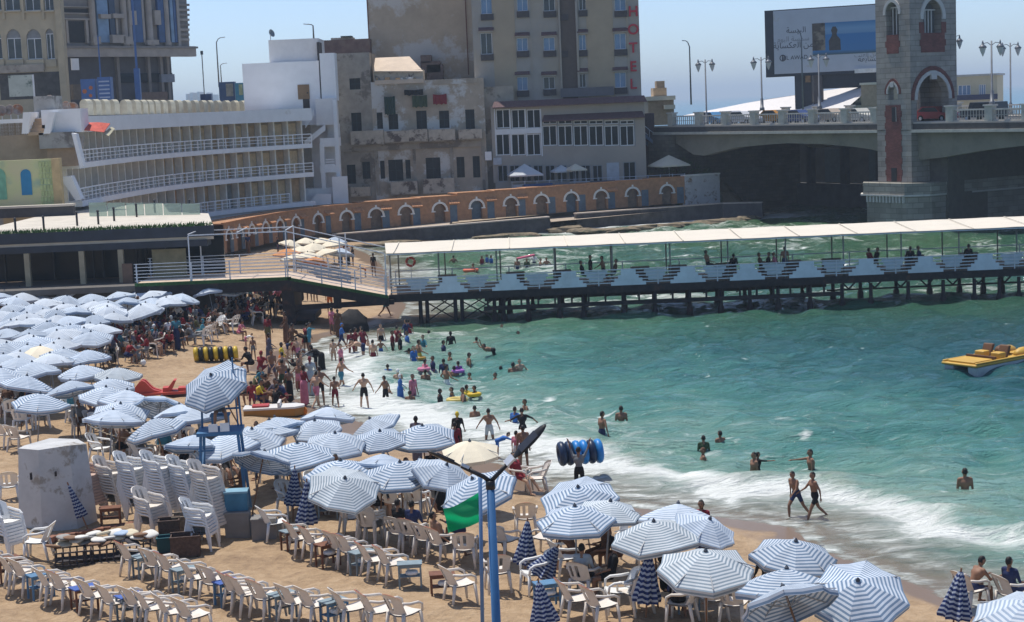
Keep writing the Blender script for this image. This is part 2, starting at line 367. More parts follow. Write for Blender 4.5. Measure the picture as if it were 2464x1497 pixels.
def ridge(d, c, wl, wr): return np.where(d < c, np.exp(-((d - c) / wl) ** 2), np.exp(-((d - c) / wr) ** 2))
near = np.clip((112 - Y) / 45, 0, 1)                      # surf is strong on the near shore
wob = (vnoise(AL, AL * 0 + 3, 7, 11) - 0.5) * 3.2 + (vnoise(AL, AL * 0 + 9, 2.3, 12) - 0.5) * 1.4
amp1 = 0.35 + 0.65 * vnoise(AL, AL * 0 + 5, 9, 13)
right = np.clip((X + 2) / 12, 0, 1)
breaker = ridge(SD, 4.6 + wob, 0.8, 1.5) * near * (0.35 + 0.65 * right) * amp1
swell = ridge(SD, 11 + wob * 1.3, 1.6, 2.6) * near * 0.55 + ridge(SD, 19 + wob * 1.6, 2.0, 3.0) * near * 0.35
Z = breaker * 0.42 + swell * 0.22
amp = np.clip(SD / 5, 0, 1)
Z += amp * ((vnoise(X, Y * 1.7, 3.4, 21) - 0.5) * 0.46 + (vnoise(X, Y * 1.5, 1.5, 22) - 0.5) * 0.42 + (vnoise(X, Y * 1.3, 0.75, 23) - 0.5) * 0.17)
Z = np.where(SD < 0, 0.02 + SD * 0.012, Z)
foam = np.full(X.shape, 0.18)
foam += 0.40 * np.clip(1 - np.abs(SD - 1.4) / 3.2, 0, 1) * (0.55 + 0.45 * near)      # swash
foam += 0.66 * ridge(SD, 3.6 + wob, 1.1, 0.8) * (0.15 + 0.85 * near * (0.5 + 0.5 * right)) * amp1
foam += 0.15 * ridge(SD, 7.5 + wob, 4, 5) * (0.30 + 0.70 * near)
foam += 0.25 * ridge(SD, 3.5 + wob, 3, 4.5) * (1 - right) * (Y < 100)
foam += 0.16 * ridge(SD, 13 + wob, 3, 6) * (vnoise(X, Y, 6, 31))
foam += 0.10 * vnoise(X, Y, 5, 33) * np.clip(SD / 10, 0, 1) * vnoise(X, Y * 2, 1.3, 34)
foam += 0.42 * np.clip((vnoise(X, Y, 0.5, 35) - 0.90) / .1, 0, 1) * np.clip(SD / 8, 0, 1) * (vnoise(X, Y, 7, 36) > .45)  # scattered white flecks, painted to act as sun sparkle on the water
foam += 0.30 * np.clip((Y - 105) / 4, 0, 1) * vnoise(X, Y * 1.6, 3, 37)
foam = np.where((SD > -0.2) & (SD < 0.45), np.maximum(foam, 0.62), foam)              # lacy front edge
wallp = np.array([(p.x, p.y) for p in wall_pts])
dw = np.min(np.hypot(X[..., None] - np.interp(np.linspace(0, 3, 40), range(4), wallp[:, 0]), Y[..., None] - np.interp(np.linspace(0, 3, 40), range(4), wallp[:, 1])), -1)
foam += 0.55 * np.exp(-(dw / 3.5) ** 2)
algae = np.clip((Y - 97) / 14, 0, 1) * np.clip(1 - (X - 4) / 40, 0.25, 1) * 0.85 + 0.6 * np.clip((Y - 84) / 16, 0, 1)
algae = np.clip(algae, 0, 0.9) * (0.6 + 0.6 * vnoise(X, Y, 9, 41))
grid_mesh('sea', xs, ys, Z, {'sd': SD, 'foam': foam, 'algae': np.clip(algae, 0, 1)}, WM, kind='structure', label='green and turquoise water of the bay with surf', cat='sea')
far = MB(); far.add([(-9000, 231.5, -0.25), (74.5, 231.5, -0.25), (74.5, -400, -0.25), (12000, -400, -0.25), (12000, 14000, -0.25), (-9000, 14000, -0.25)], [(0, 1, 2, 3, 4, 5)])
fm_, ft, fb = nodes_of('open_sea')
nz = ft.nodes.new('ShaderNodeTexNoise'); nz.inputs['Scale'].default_value = 0.02; nz.inputs['Detail'].default_value = 8
g_ = ft.nodes.new('ShaderNodeNewGeometry'); ft.links.new(g_.outputs['Position'], nz.inputs['Vector'])
rp_ = ft.nodes.new('ShaderNodeValToRGB'); rp_.color_ramp.elements[0].color = (0.05, 0.15, 0.22, 1); rp_.color_ramp.elements[1].color = (0.10, 0.24, 0.31, 1)
ft.links.new(nz.outputs['Fac'], rp_.inputs[0]); ft.links.new(rp_.outputs[0], fb.inputs['Base Color']); fb.inputs['Roughness'].default_value = 0.35
far.build('open_sea', fm_, kind='structure', label='open sea reaching the horizon', cat='sea')
#pier with canopy
M_dark = mat('pier_tarred_steel', (0.022, 0.020, 0.022), 0.7, 0.4, 3, 0.3, tint=(0.09, 0.035, 0.02), tcut=(0.55, 0.75), tscale=1.5)
M_panel = mat('pier_blue_white_paint', (0.62, 0.69, 0.73), 0.6, 0.1, 1.5, tint=(0.44, 0.47, 0.46), tcut=(0.55, 0.8))
M_rail = mat('galvanised_rail', (0.55, 0.58, 0.62), 0.45, 0.12, 4, metal=0.2)
M_canopy = mat('canopy_fabric', (0.64, 0.585, 0.49), 0.85, 0.04, 0.8, 0.05, tint=(0.52, 0.46, 0.37), tcut=(0.62, 0.85), tscale=0.25)
M_plank = mat('weathered_plank', (0.27, 0.20, 0.14), 0.85, 0.3, 5, 0.2)
M_turf = mat('artificial_turf', (0.035, 0.10, 0.03), 0.95, 0.5, 9, 0.6)
PY0, PY1 = 103.5, 108.6
PX0, PX1 = -7.4, 47.0
pier = empty('pier', (PX0, PY0, 0), label='long pier on dark piles with a pale stepped railing', cat='pier')
def pl(x, y=0, z=0): return (x - PX0, y - PY0, z)
def part(mb, name, mats, parent, off=(0, 0, 0), smooth=False):
 mb.v = [(a - off[0], b - off[1], c - off[2]) for a, b, c in mb.v]
 return mb.build(name, mats, parent, smooth)
PO = (PX0, PY0, 0)
DZ = 1.85
for k in range(8):                                    # deck boards run along the pier
 y = PY0 + 0.1 + k * 0.62
 part(MB().box(PX0, PX1, y, y + 0.58, DZ - 0.06, DZ), 'plank', M_plank, pier, PO)
part(MB().box(PX0, PX1, PY0 - 0.06, PY0 + 0.22, 1.42, DZ + 0.02), 'girder', M_dark, pier, PO)
part(MB().box(PX0, PX1, PY1 - 0.22, PY1 + 0.06, 1.42, DZ + 0.02), 'girder', M_dark, pier, PO)
for k in range(19):
 x = PX0 + 0.6 + k * 2.9
 part(MB().box(x, x + 0.16, PY0 + 0.22, PY1 - 0.22, 1.40, DZ - 0.06), 'cross_beam', M_dark, pier, PO)
part(MB().box(-1.7, 20.0, PY0 - 0.05, PY0 + 0.18, 0.68, 0.92), 'lower_beam', M_dark, pier, PO)
part(MB().box(-1.7, 20.0, PY1 - 0.18, PY1 + 0.05, 0.68, 0.92), 'lower_beam', M_dark, pier, PO)
pile = MB().tube([(0, 0, -1.5), (0, 0, 0.0), (0, 0, 0.25), (0, 0, 0.45), (0, 0, 1.35)], [0.19, 0.2, 0.2, 0.12, 0.11], 8)
pile_me = pile.mesh('pile', M_dark, True)
slim_me = MB().tube([(0, 0, -1.5), (0, 0, 1.35)], 0.12, 8).mesh('pile', M_dark, True)
for px in (1012, 1028, 1096, 1112):
 for yy in (PY0 + 0.1, PY1 - 0.2): ob('pile', slim_me, pier, loc=pl(PD(px, 740, yy).x, yy))
for i, px in enumerate((1190, 1212, 1271, 1346, 1404, 1502, 1576, 1660, 1735, 1805, 1873, 1950, 2027, 2096, 2186, 2270, 2345, 2405, 2452, 2520, 2600, 2680)):
 ob('pile', pile_me, pier, loc=pl(PD(px, 740, PY0 + 0.15).x, PY0 + 0.15))
 ob('pile', pile_me, pier, loc=pl(PD(px, 740, PY0 + 0.15).x + 0.35, PY1 - 0.15))
for a, b in ((1028, 1096), (1112, 1186)):             # crossed braces at the shore end
 xa = PD(a, 740, PY0).x; xb = PD(b, 740, PY0).x
 for yy in (PY0 + 0.05, PY1 - 0.1):
  part(MB().bar((xa, yy, 0.2), (xb, yy + 0.02, 1.3), 0.07), 'brace', M_dark, pier, PO)
  part(MB().bar((xa, yy + 0.09, 1.3), (xb, yy + 0.11, 0.2), 0.07), 'brace', M_dark, pier, PO)
for k in range(21):                                   # short posts and braces between the two beams
 x = -1.5 + k * 1.02
 part(MB().box(x, x + 0.11, PY0, PY0 + 0.12, 0.92, 1.42), 'stud', M_dark, pier, PO)
 part(MB().box(x + 0.3, x + 0.4, PY1 - 0.12, PY1, 0.92, 1.42), 'stud', M_dark, pier, PO)
 if k % 2: part(MB().bar((x + 0.1, PY0 + 2, 0.95), (x + 1.1, PY0 + 3.2, 1.38), 0.06), 'brace', M_dark, pier, PO)
for k in range(9):                                    # deeper trestles at the seaward end
 x = 20.6 + k * 1.65
 part(MB().bar((x, PY1 - 0.3, 1.3), (x + 0.8, PY1 - 0.3, 0.5), 0.09), 'brace', M_dark, pier, PO)
 part(MB().bar((x + 1.6, PY1 - 0.25, 1.3), (x + 0.8, PY1 - 0.25, 0.5), 0.09), 'brace', M_dark, pier, PO)
part(MB().box(20, PX1, PY1 - 0.35, PY1 - 0.25, 0.42, 0.52), 'lower_beam', M_dark, pier, PO)
SP = [(x * 1.25, z) for x, z in [(-0.85, 0), (0.85, 0), (0.85, 0.22), (0.68, 0.22), (0.68, 0.42), (0.5, 0.42), (0.5, 0.64), (0.36, 0.64), (0.36, 0.98), (-0.36, 0.98), (-0.36, 0.64), (-0.5, 0.64), (-0.5, 0.42), (-0.68, 0.42), (-0.68, 0.22), (-0.85, 0.22)]]
sp_me = MB().xz(SP, -0.05, 0.05).mesh('stepped_panel', M_panel)
HP = [(x * .8, z) for x, z in [(-0.55, 0.25), (0.55, 0.25), (0.55, 0.48), (0.72, 0.48), (0.72, 0.7), (0.86, 0.7), (0.86, 0.9), (-0.86, 0.9), (-0.86, 0.7), (-0.72, 0.7), (-0.72, 0.48), (-0.55, 0.48)]]
hp_me = MB().xz(HP, -0.03, 0.03).mesh('hanging_panel', mat('pier_grey_blue_paint', (0.48, 0.55, 0.60), 0.6, 0.12, 2))
rail_me = MB().box(0, 3.6, -0.025, 0.025, -0.03, 0.03).mesh('rail', M_rail)
post_me = MB().box(-0.035, 0.035, -0.03, 0.03, 0, 1.0).mesh('rail_post', M_rail)
x = PD(1083, 690, PY0).x - 3.6
k = 0
while x < PX1 - 1:
 if x > PX0 + 0.2: ob('stepped_panel', sp_me, pier, loc=pl(x, PY0 - 0.02, DZ + 0.02))
 if x > PX0: ob('hanging_panel', hp_me, pier, loc=pl(x + 1.65, PY0 + 0.07, DZ + 0.02))
 for z in (0.18, 0.38, 0.58, 0.78, 0.98):
  ob('rail', rail_me, pier, loc=pl(max(x, PX0), PY0 + 0.01, DZ + z))
 ob('rail_post', post_me, pier, loc=pl(x + 1.8 if x > PX0 - 1 else PX0 + 0.1, PY0 + 0.02, DZ))
 for z in (0.5, 0.98): ob('rail', rail_me, pier, loc=pl(max(x, PX0), PY1 - 0.05, DZ + z))
 ob('rail_post', post_me, pier, loc=pl(max(x, PX0), PY1 - 0.06, DZ))
 x += 3.6; k += 1
can = empty('pier_canopy', (PX0, PY0, DZ), label='long cream fabric sunshade roof over the pier', cat='canopy')
xs_ = np.arange(PX0 - 0.5, PX1, 0.875); mbc = MB(); rows = 9
def cz(i, j):
 t = j / (rows - 1); sag = 0.07 * math.sin(math.pi * ((i % 4) / 4.0)); return 4.42 + 0.19 * t - sag * (0.6 + 0.4 * math.sin(t * 3.1)) * (0.5 if j in (0, rows - 1) else 1)
for lay, dz in ((0, 0.0), (1, -0.03)):
 base = len(mbc.v)
 for i, xx in enumerate(xs_):
  for j in range(rows):
   yy = PY0 - 0.15 + (PY1 - PY0 + 0.7) * j / (rows - 1)
   mbc.v.append((xx + (0.45 * (1 - j / (rows - 1)) if i == 0 else 0), yy, cz(i, j) + dz))
 for i in range(len(xs_) - 1):
  for j in range(rows - 1):
   a = base + i * rows + j; f = (a, a + rows, a + rows + 1, a + 1); mbc.f.append(f if lay == 0 else f[::-1]); mbc.m.append(0)
part(mbc, 'canopy_sheet', M_canopy, can, (PX0, PY0, DZ), True)
for k in range(15):
 x = PX0 + .4 + k * 3.5; part(MB().bar((x, PY0 - .14, 4.44), (x, PY1 + .5, 4.63), .05, .03), 'seam_batten', M_canopy, can, (PX0, PY0, DZ))
part(MB().box(PX0, PX1, PY0 - 0.14, PY0 - 0.10, 4.30, 4.37), 'edge_pipe', M_rail, can, (PX0, PY0, DZ))
part(MB().box(PX0, PX1, PY1 + 0.46, PY1 + 0.50, 4.49, 4.55), 'edge_pipe', M_rail, can, (PX0, PY0, DZ))
cp_me = MB().tube([(0, 0, 0), (0, 0, 2.56)], 0.045, 6).mesh('canopy_post', mat('brown_post', (0.20, 0.19, 0.17), 0.6, 0.2, 3), True)
for k in range(16):
 x = PD(1056, 650, PY0).x - 3.5 + k * 3.5
 if x < PX0: x = PX0 + 0.15
 ob('canopy_post', cp_me, can, loc=(x - PX0, 0.12, 0)); ob('canopy_post', cp_me, can, loc=(x + 0.2 - PX0, PY1 - PY0 - 0.2, 0))
lb = empty('lifebuoy', PD(988, 630, 105.0), label='red and white lifebuoy hung on a pole at the shore end of the pier', cat='lifebuoy')
Mx = Euler((R(80), 0, R(8))).to_matrix()
MB().torus((0, 0, 0), 0.25, 0.075, Mx, 24, 8).build('ring', mat('lifebuoy_red', (0.42, 0.05, 0.03), 0.5, 0.1), lb, True)
mbw = MB()
for k in range(4):
 a = k * math.pi / 2 + 0.4
 mbw.torus(Mx @ Vector((0.25 * math.cos(a), 0.25 * math.sin(a), 0)), 0.075, 0.014, Mx @ Euler((R(90), 0, a)).to_matrix(), 10, 5)
mbw.build('band', mat('lifebuoy_white', (0.75, 0.72, 0.68), 0.5, 0.08), lb, True)
MB().tube([(0, 0.06, -0.32), (0, 0.06, -1.65 + 0.2)], 0.02, 6).build('pole', M_rail, lb)
#walkway and ramp to the pier
WZ = 3.22; WX0, WX1 = -22.6, -13.4; WY0, WY1 = 103.0, 107.2
WO = (WX0, WY0, 0)
wk = empty('pier_walkway', WO, label='raised footbridge with grey rails and a ramp down to the pier', cat='footbridge')
M_wpost = mat('walkway_white_frame', (0.62, 0.64, 0.66), 0.5, 0.1, 3)
part(MB().box(WX0, WX1, WY0, WY1, WZ - 0.1, WZ), 'deck', mat('walkway_deck', (0.55, 0.43, 0.33), 0.85, 0.15, 3), wk, WO)
part(MB().box(WX0, WX1 + 0.2, WY0 - 0.04, WY0 + 0.22, WZ - 0.75, WZ - 0.14), 'girder', M_dark, wk, WO)
part(MB().box(WX0, WX1 + 0.2, WY0 - 0.08, WY0 + 0.12, WZ - 0.13, WZ + 0.06), 'turf_edge', M_turf, wk, WO)
part(MB().box(WX0, WX1, WY1 - 0.2, WY1 + 0.04, WZ - 0.65, WZ - 0.12), 'girder', M_dark, wk, WO)
def ramp_z(x): return WZ + (DZ - WZ) * (x - WX1) / (PX0 - WX1)
rq = [(WX1, WZ), (PX0, DZ), (PX0, DZ - 0.12), (WX1, WZ - 0.12)]
part(MB().xz(rq, WY0 + 0.1, WY1), 'ramp', mat('walkway_deck', (0.6, 0.5, 0.4)), wk, WO)
part(MB().xz([(WX1, WZ - 0.14), (PX0, DZ - 0.14), (PX0, DZ - 0.6), (WX1, WZ - 0.75)], WY0 - 0.02, WY0 + 0.2), 'ramp_girder', M_dark, wk, WO)
part(MB().xz([(WX1, WZ + 0.04), (PX0, DZ + 0.05), (PX0, DZ - 0.13), (WX1, WZ - 0.13)], WY0 - 0.08, WY0 + 0.1), 'turf_edge', M_turf, wk, WO)
for yy in (WY0 + 0.06, WY1 - 0.06):
 for k in range(6):
  z = 0.2 + k * 0.2
  part(MB().bar((WX0, yy, WZ + z), (WX1, yy, WZ + z), 0.035), 'rail', M_rail, wk, WO)
  part(MB().bar((WX1 + 0.05, yy, WZ + z), (PX0, yy, DZ + z), 0.035), 'rail', M_rail, wk, WO)
 for x in (-22.5, -19.2, -16.9, -13.55): part(MB().box(x, x + 0.07, yy - 0.03, yy + 0.03, WZ, WZ + 1.22), 'rail_post', M_rail, wk, WO)
 for x in (-11.4, -9.4, -7.6): part(MB().box(x, x + 0.07, yy - 0.03, yy + 0.03, ramp_z(x), ramp_z(x) + 1.2), 'rail_post', M_rail, wk, WO)
for k in range(4): part(MB().bar((-12.9 + k * 0.4, WY0 - 0.0, ramp_z(-12.9 + k * .4) + 1.0 - k * 0.2), (-9.6, WY0 - 0.0, ramp_z(-9.6) + 1.0 - k * 0.2), 0.05, 0.11), 'slat', mat('ramp_slat', (0.33, 0.37, 0.42), 0.6, 0.15, 3), wk, WO)
for x, zt in ((-19.25, 6.0), (-13.4, 6.0), (-10.2, 5.5), (-7.5, 4.4)):
 for yy in (WY0 + 0.14, WY1 - 0.12):
  zb = WZ if x <= WX1 + 0.1 else ramp_z(x)
  part(MB().box(x - 0.035, x + 0.035, yy - 0.035, yy + 0.035, zb, zt), 'frame_post', M_wpost, wk, WO)
for yy in (WY0 + 0.14, WY1 - 0.12):
 part(MB().bar((-19.25, yy, 6.02), (-13.4, yy, 6.02), 0.065), 'frame_beam', M_wpost, wk, WO)
 part(MB().bar((-13.4, yy, 6.02), (-7.5, yy, 4.44), 0.055), 'frame_beam', M_wpost, wk, WO)
for x in (-19.25, -16.3, -13.4): part(MB().bar((x, WY0 + 0.14, 6.08), (x, WY1 - 0.12, 6.08), 0.05), 'frame_beam', M_wpost, wk, WO)
part(MB().box(-13.85, -13.1, WY0 + 0.25, WY1 - 0.3, -0.2, WZ - 0.12), 'support_wall', M_dark, wk, WO)
part(MB().box(-13.75, -11.9, WY0 + 0.3, WY1 - 0.4, 0.55, 0.95), 'support_ledge', M_dark, wk, WO)
part(MB().box(-10.75, -10.3, WY0 + 0.25, WY0 + 0.6, 1.2, ramp_z(-10.5) - 0.2), 'support_post', M_dark, wk, WO)
part(MB().xz([(-13.1, 1.2), (PX0 + 0.3, 1.32), (PX0 + 0.3, 1.62), (-13.1, 1.5)], WY0 + 0.24, WY0 + 0.6), 'lower_beam', M_dark, wk, WO)
for s in (0, 1): part(MB().bar((-13.0 + s * 0.25, WY0 + 0.4 + s, 0.05), (-12.0 + s * 0.1, WY0 + 0.4 + s, 0.6), 0.09), 'brace', M_dark, wk, WO)
#facade tools
class Facade:
 """vertical plane through two plan points; local x along it, local y inwards (away from the viewer), z up"""
 def __init__(s, A, B):
  s.A = Vector((A[0], A[1], 0)); d = Vector((B[0] - A[0], B[1] - A[1], 0)); s.W = d.length; s.d = d.normalized()
  s.n = Vector((-s.d.y, s.d.x, 0)); s.rz = math.atan2(s.d.y, s.d.x)
 def uv(s, px, py, dep=0.0):
  r = ray(px, py); A = s.A + s.n * dep
  t = (A - EYE).dot(s.n) / r.dot(s.n); p = EYE + r * t
  return (p - A).dot(s.d), p.z
 def rect(s, x0, y0, x1, y1, dep=0.0):
  u0, v1 = s.uv(x0, y0, dep); u1, v0 = s.uv(x1, y1, dep); ua, _ = s.uv(x0, y1, dep); ub, _ = s.uv(x1, y0, dep)
  return ((u0 + ua) / 2, (u1 + ub) / 2, v0, v1)
 def root(s, name, **kw): return empty(name, s.A, s.rz, **kw)
def holed_wall(mb, u0, u1, v0, v1, holes, y0=0.0, dep=0.22, mi=0):
 us = sorted({u0, u1, *[h[0] for h in holes], *[h[1] for h in holes]}); vs = sorted({v0, v1, *[h[2] for h in holes], *[h[3] for h in holes]})
 us = [u for u in us if u0 - 1e-6 <= u <= u1 + 1e-6]; vs = [v for v in vs if v0 - 1e-6 <= v <= v1 + 1e-6]
 for a, b in zip(us, us[1:]):
  run = None
  for c, d in zip(vs, vs[1:]):
   mu, mv = (a + b) / 2, (c + d) / 2
   solid = not any(h[0] < mu < h[1] and h[2] < mv < h[3] for h in holes)
   if solid: run = (run[0], d) if run else (c, d)
   if (not solid) and run: mb.add([(a, y0, run[0]), (b, y0, run[0]), (b, y0, run[1]), (a, y0, run[1])], [(0, 1, 2, 3)], mi); run = None
  if run: mb.add([(a, y0, run[0]), (b, y0, run[0]), (b, y0, run[1]), (a, y0, run[1])], [(0, 1, 2, 3)], mi)
 for a, b, c, d in holes:
  y1 = y0 + dep
  mb.add([(a, y0, c), (b, y0, c), (b, y0, d), (a, y0, d), (a, y1, c), (b, y1, c), (b, y1, d), (a, y1, d)], [(0, 4, 5, 1), (1, 5, 6, 2), (2, 6, 7, 3), (3, 7, 4, 0)], mi)
 return mb
def shell(mb, u0, u1, y0, y1, v0, v1, mi=0):
 """sides, back, roof and floor of a block whose front is a holed wall at y0"""
 v = [(u0, y0, v0), (u1, y0, v0), (u1, y1, v0), (u0, y1, v0), (u0, y0, v1), (u1, y0, v1), (u1, y1, v1), (u0, y1, v1)]
 return mb.add(v, [(3, 7, 4, 0), (1, 5, 6, 2), (2, 6, 7, 3), (4, 5, 6, 7)][0:4], mi)
def window(root, a, b, c, d, y, frame, pane, nx=2, ny=1, t=0.07, name='window', sill=None):
 mb = MB()
 mb.box(a, b, y - 0.03, y + 0.04, d - t, d); mb.box(a, b, y - 0.03, y + 0.04, c, c + t)
 mb.box(a, a + t, y - 0.03, y + 0.04, c + t, d - t); mb.box(b - t, b, y - 0.03, y + 0.04, c + t, d - t)
 for i in range(1, nx):
  u = a + (b - a) * i / nx; mb.box(u - t / 2, u + t / 2, y - 0.025, y + 0.035, c + t, d - t)
 for j in range(1, ny):
  v = c + (d - c) * j / ny; mb.box(a + t, b - t, y - 0.02, y + 0.03, v - t / 2, v + t / 2)
 wdw = mb.build(name, frame, root)
 for i in range(nx):
  ua = a + (b - a) * i / nx; ub = a + (b - a) * (i + 1) / nx
  MB().add([(ua, y + 0.012, c), (ub, y + 0.012, c), (ub, y + 0.012, d), (ua, y + 0.012, d)], [(0, 1, 2, 3)]).build('pane', pane, wdw)
 if sill: MB().box(a - 0.1, b + 0.1, y - 0.32, y - 0.02, c - 0.1, c - 0.01).build('sill', sill, wdw)
 return wdw
#terrace on the left with dark canopy
T_D = 106.0
TF = Facade((-34.0, T_D), (-18.2, T_D))
M_fascia = mat('terrace_dark_fascia', (0.028, 0.036, 0.05), 0.55, 0.25, 1.2)
M_cream = mat('cream_paving', (0.55, 0.50, 0.42), 0.85, 0.12, 1.0)
M_col = mat('beige_column', (0.36, 0.30, 0.20), 0.8, 0.15, 2)
M_dglass = glass_mat('dark_glass', (0.010, 0.016, 0.020), 0.15, 0.15)
tr = TF.root('cafe_terrace', label='beach cafe with a dark flat roof fringed with grass and beige columns', cat='cafe')
Wt = TF.W
MB().prism([(0, 0), (Wt, 0), (Wt - 2.5, 13), (Wt - 6, 17), (Wt - 9, 30), (0, 30)], 5.55, 6.42).build('roof', M_cream, tr)
MB().box(-0.1, Wt + 0.05, -0.25, -0.003, 5.75, 6.4).build('fascia', M_fascia, tr)
MB().box(-0.1, Wt - 0.4, -0.12, 1.2, 5.15, 5.545).build('lower_fascia', M_fascia, tr)
MB().box(0, Wt + 0.3, -2.6, 3.4, 2.75, 3.1).build('floor', mat('cafe_floor', (.12, .11, .1)), tr)
MB().box(0, Wt + 0.2, -2.2, -2.0, -0.6, 2.74).build('retaining_wall', mat('terrace_base', (0.05, 0.045, 0.04), 0.9, 0.3), tr)
MB().box(0, Wt, 3.5, 3.7, 3.1, 5.5).build('glass_wall', M_dglass, tr)
for px in (66, 198, 292):
 u, _ = TF.uv(px, 640); MB().box(u - 0.16, u + 0.16, -0.1, 0.22, 3.1, 5.14).build('column', M_col, tr)
for px in (12, 130, 225, 248, 330, 352, 400):
 u, _ = TF.uv(px, 640, 3.4); MB().box(u - 0.05, u + 0.05, 3.38, 3.48, 3.1, 5.5).build('mullion', mat('mullion_dark', (0.03, 0.03, 0.03), 0.5), tr)
u, _ = TF.uv(400, 620); MB().box(u - 1.0, u + 1.1, 0.6, 0.75, 3.1, 5.0).build('shutter', mat('khaki_shutter', (0.22, 0.2, 0.12), 0.8, 0.2, 2), tr)
u, _ = TF.uv(310, 650); MB().box(u - 0.25, u + 0.35, -0.7, -0.5, 3.1, 4.3).build('sign_board', mat('brown_board', (0.16, 0.10, 0.07), 0.7, 0.2), tr)
grass_fr = MB()
for k in range(1500):
 x = rnd.uniform(0, Wt - 0.1); y = rnd.uniform(-0.28, 1.1) if k % 3 else rnd.uniform(-0.3, 0); h = rnd.uniform(0.1, 0.3); a = rnd.uniform(0, 6.3); l = rnd.uniform(-0.12, 0.12)
 grass_fr.add([(x - 0.05 * math.cos(a), y - 0.05 * math.sin(a), 6.4), (x + 0.05 * math.cos(a), y + 0.05 * math.sin(a), 6.4), (x + l, y + l, 6.4 + h)], [(0, 1, 2)])
g1 = grass_fr.build('grass_fringe', mat('roof_grass', (0.05, 0.12, 0.03), 0.9, 0.5, 6), tr); g1['kind'] = 'stuff'
bol = MB().tube([(0, 0, 0), (0, 0, 0.8)], 0.07, 8).add([], []); bol_me = bol.mesh('post', mat('bollard_black', (0.03, 0.03, 0.035), 0.5), True)
for i, (px, py) in enumerate(((38, 560), (106, 555), (186, 543), (237, 540), (275, 532), (329, 522), (373, 512), (457, 512))):
 p = P(px, py, 6.43)
 b = empty('roof_bollard', p, label=f'short black lamp bollard on the cafe roof, {ORD[i]} from the yellow painted wall', cat='bollard', group='bollards along the cafe roof')
 ob('post', bol_me, b)
 MB().lathe([(0.085, 0.8), (0.09, 0.88), (0.05, 0.93), (0.01, 0.95)], 8).build('cap', mat('bollard_cap', (0.5, 0.46, 0.4) if i in (4, 6) else (0.04, 0.04, 0.045), 0.5), b)
gl = empty('glass_screen', PD(180, 540, 118), label='pale green glass wind screen on the cafe roof', cat='glass screen')
m_, t_, b_ = nodes_of('screen_glass'); N_ = t_.nodes; L_ = t_.links
tr_ = N_.new('ShaderNodeBsdfTransparent'); tr_.inputs[0].default_value = (0.80, 0.88, 0.84, 1); df_ = N_.new('ShaderNodeBsdfPrincipled'); df_.inputs['Base Color'].default_value = (0.45, 0.55, 0.48, 1); df_.inputs['Roughness'].default_value = 0.25
mx_ = N_.new('ShaderNodeMixShader'); nz_ = N_.new('ShaderNodeTexNoise'); nz_.inputs['Scale'].default_value = 0.4; mr_ = N_.new('ShaderNodeMapRange'); mr_.inputs[3].default_value = 0.25; mr_.inputs[4].default_value = 0.7
L_.new(nz_.outputs['Fac'], mr_.inputs[0]); L_.new(mr_.outputs[0], mx_.inputs[0]); L_.new(tr_.outputs[0], mx_.inputs[1]); L_.new(df_.outputs[0], mx_.inputs[2]); L_.new(mx_.outputs[0], N_['Material Output'].inputs[0])
go = Vector(gl.location)
for k in range(6):
 xa, xb = 178 + k * 45.5, 178 + (k + 1) * 45.5 - 2; D0, D1 = 121 - k * 0.6, 121 - (k + 1) * 0.6
 a0 = PD(xa, 0, D0); b0 = PD(xb, 0, D1);
 zt0 = PD(xa, 489 + k * 0.5, D0).z; zb = 6.45
 q = MB(); q.v = [(a0.x, D0, zb), (b0.x, D1, zb), (b0.x, D1, zt0), (a0.x, D0, zt0), (a0.x, D0 + 0.02, zb), (b0.x, D1 + 0.02, zb), (b0.x, D1 + 0.02, zt0), (a0.x, D0 + 0.02, zt0)]
 q.f = [(0, 1, 2, 3), (7, 6, 5, 4), (3, 2, 6, 7), (0, 4, 5, 1), (0, 3, 7, 4), (1, 5, 6, 2)]; q.m = [0] * 6
 part(q, 'pane', m_, gl, go)
part(MB().box(-46, PD(176, 500, 124).x, 124, 124.5, 6.42, 7.1), 'low_wall', mat('low_wall_shade', (.06, .06, .065), .8, .2), None); ob('coping', MB().box(-46, PD(177, 500, 124).x, 123.9, 124.7, 7.101, 7.25).mesh('coping', M_cream), bpy.data.objects['low_wall'])  # shade on the front painted as a dark wall under the pale coping
lw = bpy.data.objects['low_wall']; tag(lw, 'low cream parapet with shaded front at the back of the cafe roof', 'wall')
pwf = Facade((-46.5, 126), (PD(143, 440, 126).x, 126))
pw = pwf.root('painted_wall', label='yellow and green painted wall with a blue arched niche', cat='wall')
m_, t_, b_ = nodes_of('painted_yellow_green'); N_, L_ = t_.nodes, t_.links
tc_ = N_.new('ShaderNodeTexCoord'); n_ = N_.new('ShaderNodeTexNoise'); n_.inputs['Scale'].default_value = 0.5; n_.inputs['Detail'].default_value = 7; L_.new(tc_.outputs['Object'], n_.inputs['Vector'])
r_ = N_.new('ShaderNodeValToRGB'); e_ = r_.color_ramp.elements; e_[0].position = 0.35; e_[0].color = (0.34, 0.46, 0.32, 1); e_[1].position = 0.62; e_[1].color = (0.58, 0.56, 0.33, 1); x_ = e_.new(0.48); x_.color = (0.55, 0.58, 0.30, 1)
L_.new(n_.outputs['Fac'], r_.inputs[0]); L_.new(r_.outputs[0], b_.inputs['Base Color']); b_.inputs['Roughness'].default_value = 0.85
zt = pwf.uv(80, 384)[1]; a, b, c, d = pwf.rect(51, 408, 76, 469)
MB().box(0, pwf.W, 0.002, 0.5, 6.42, zt).build('wall', m_, pw)
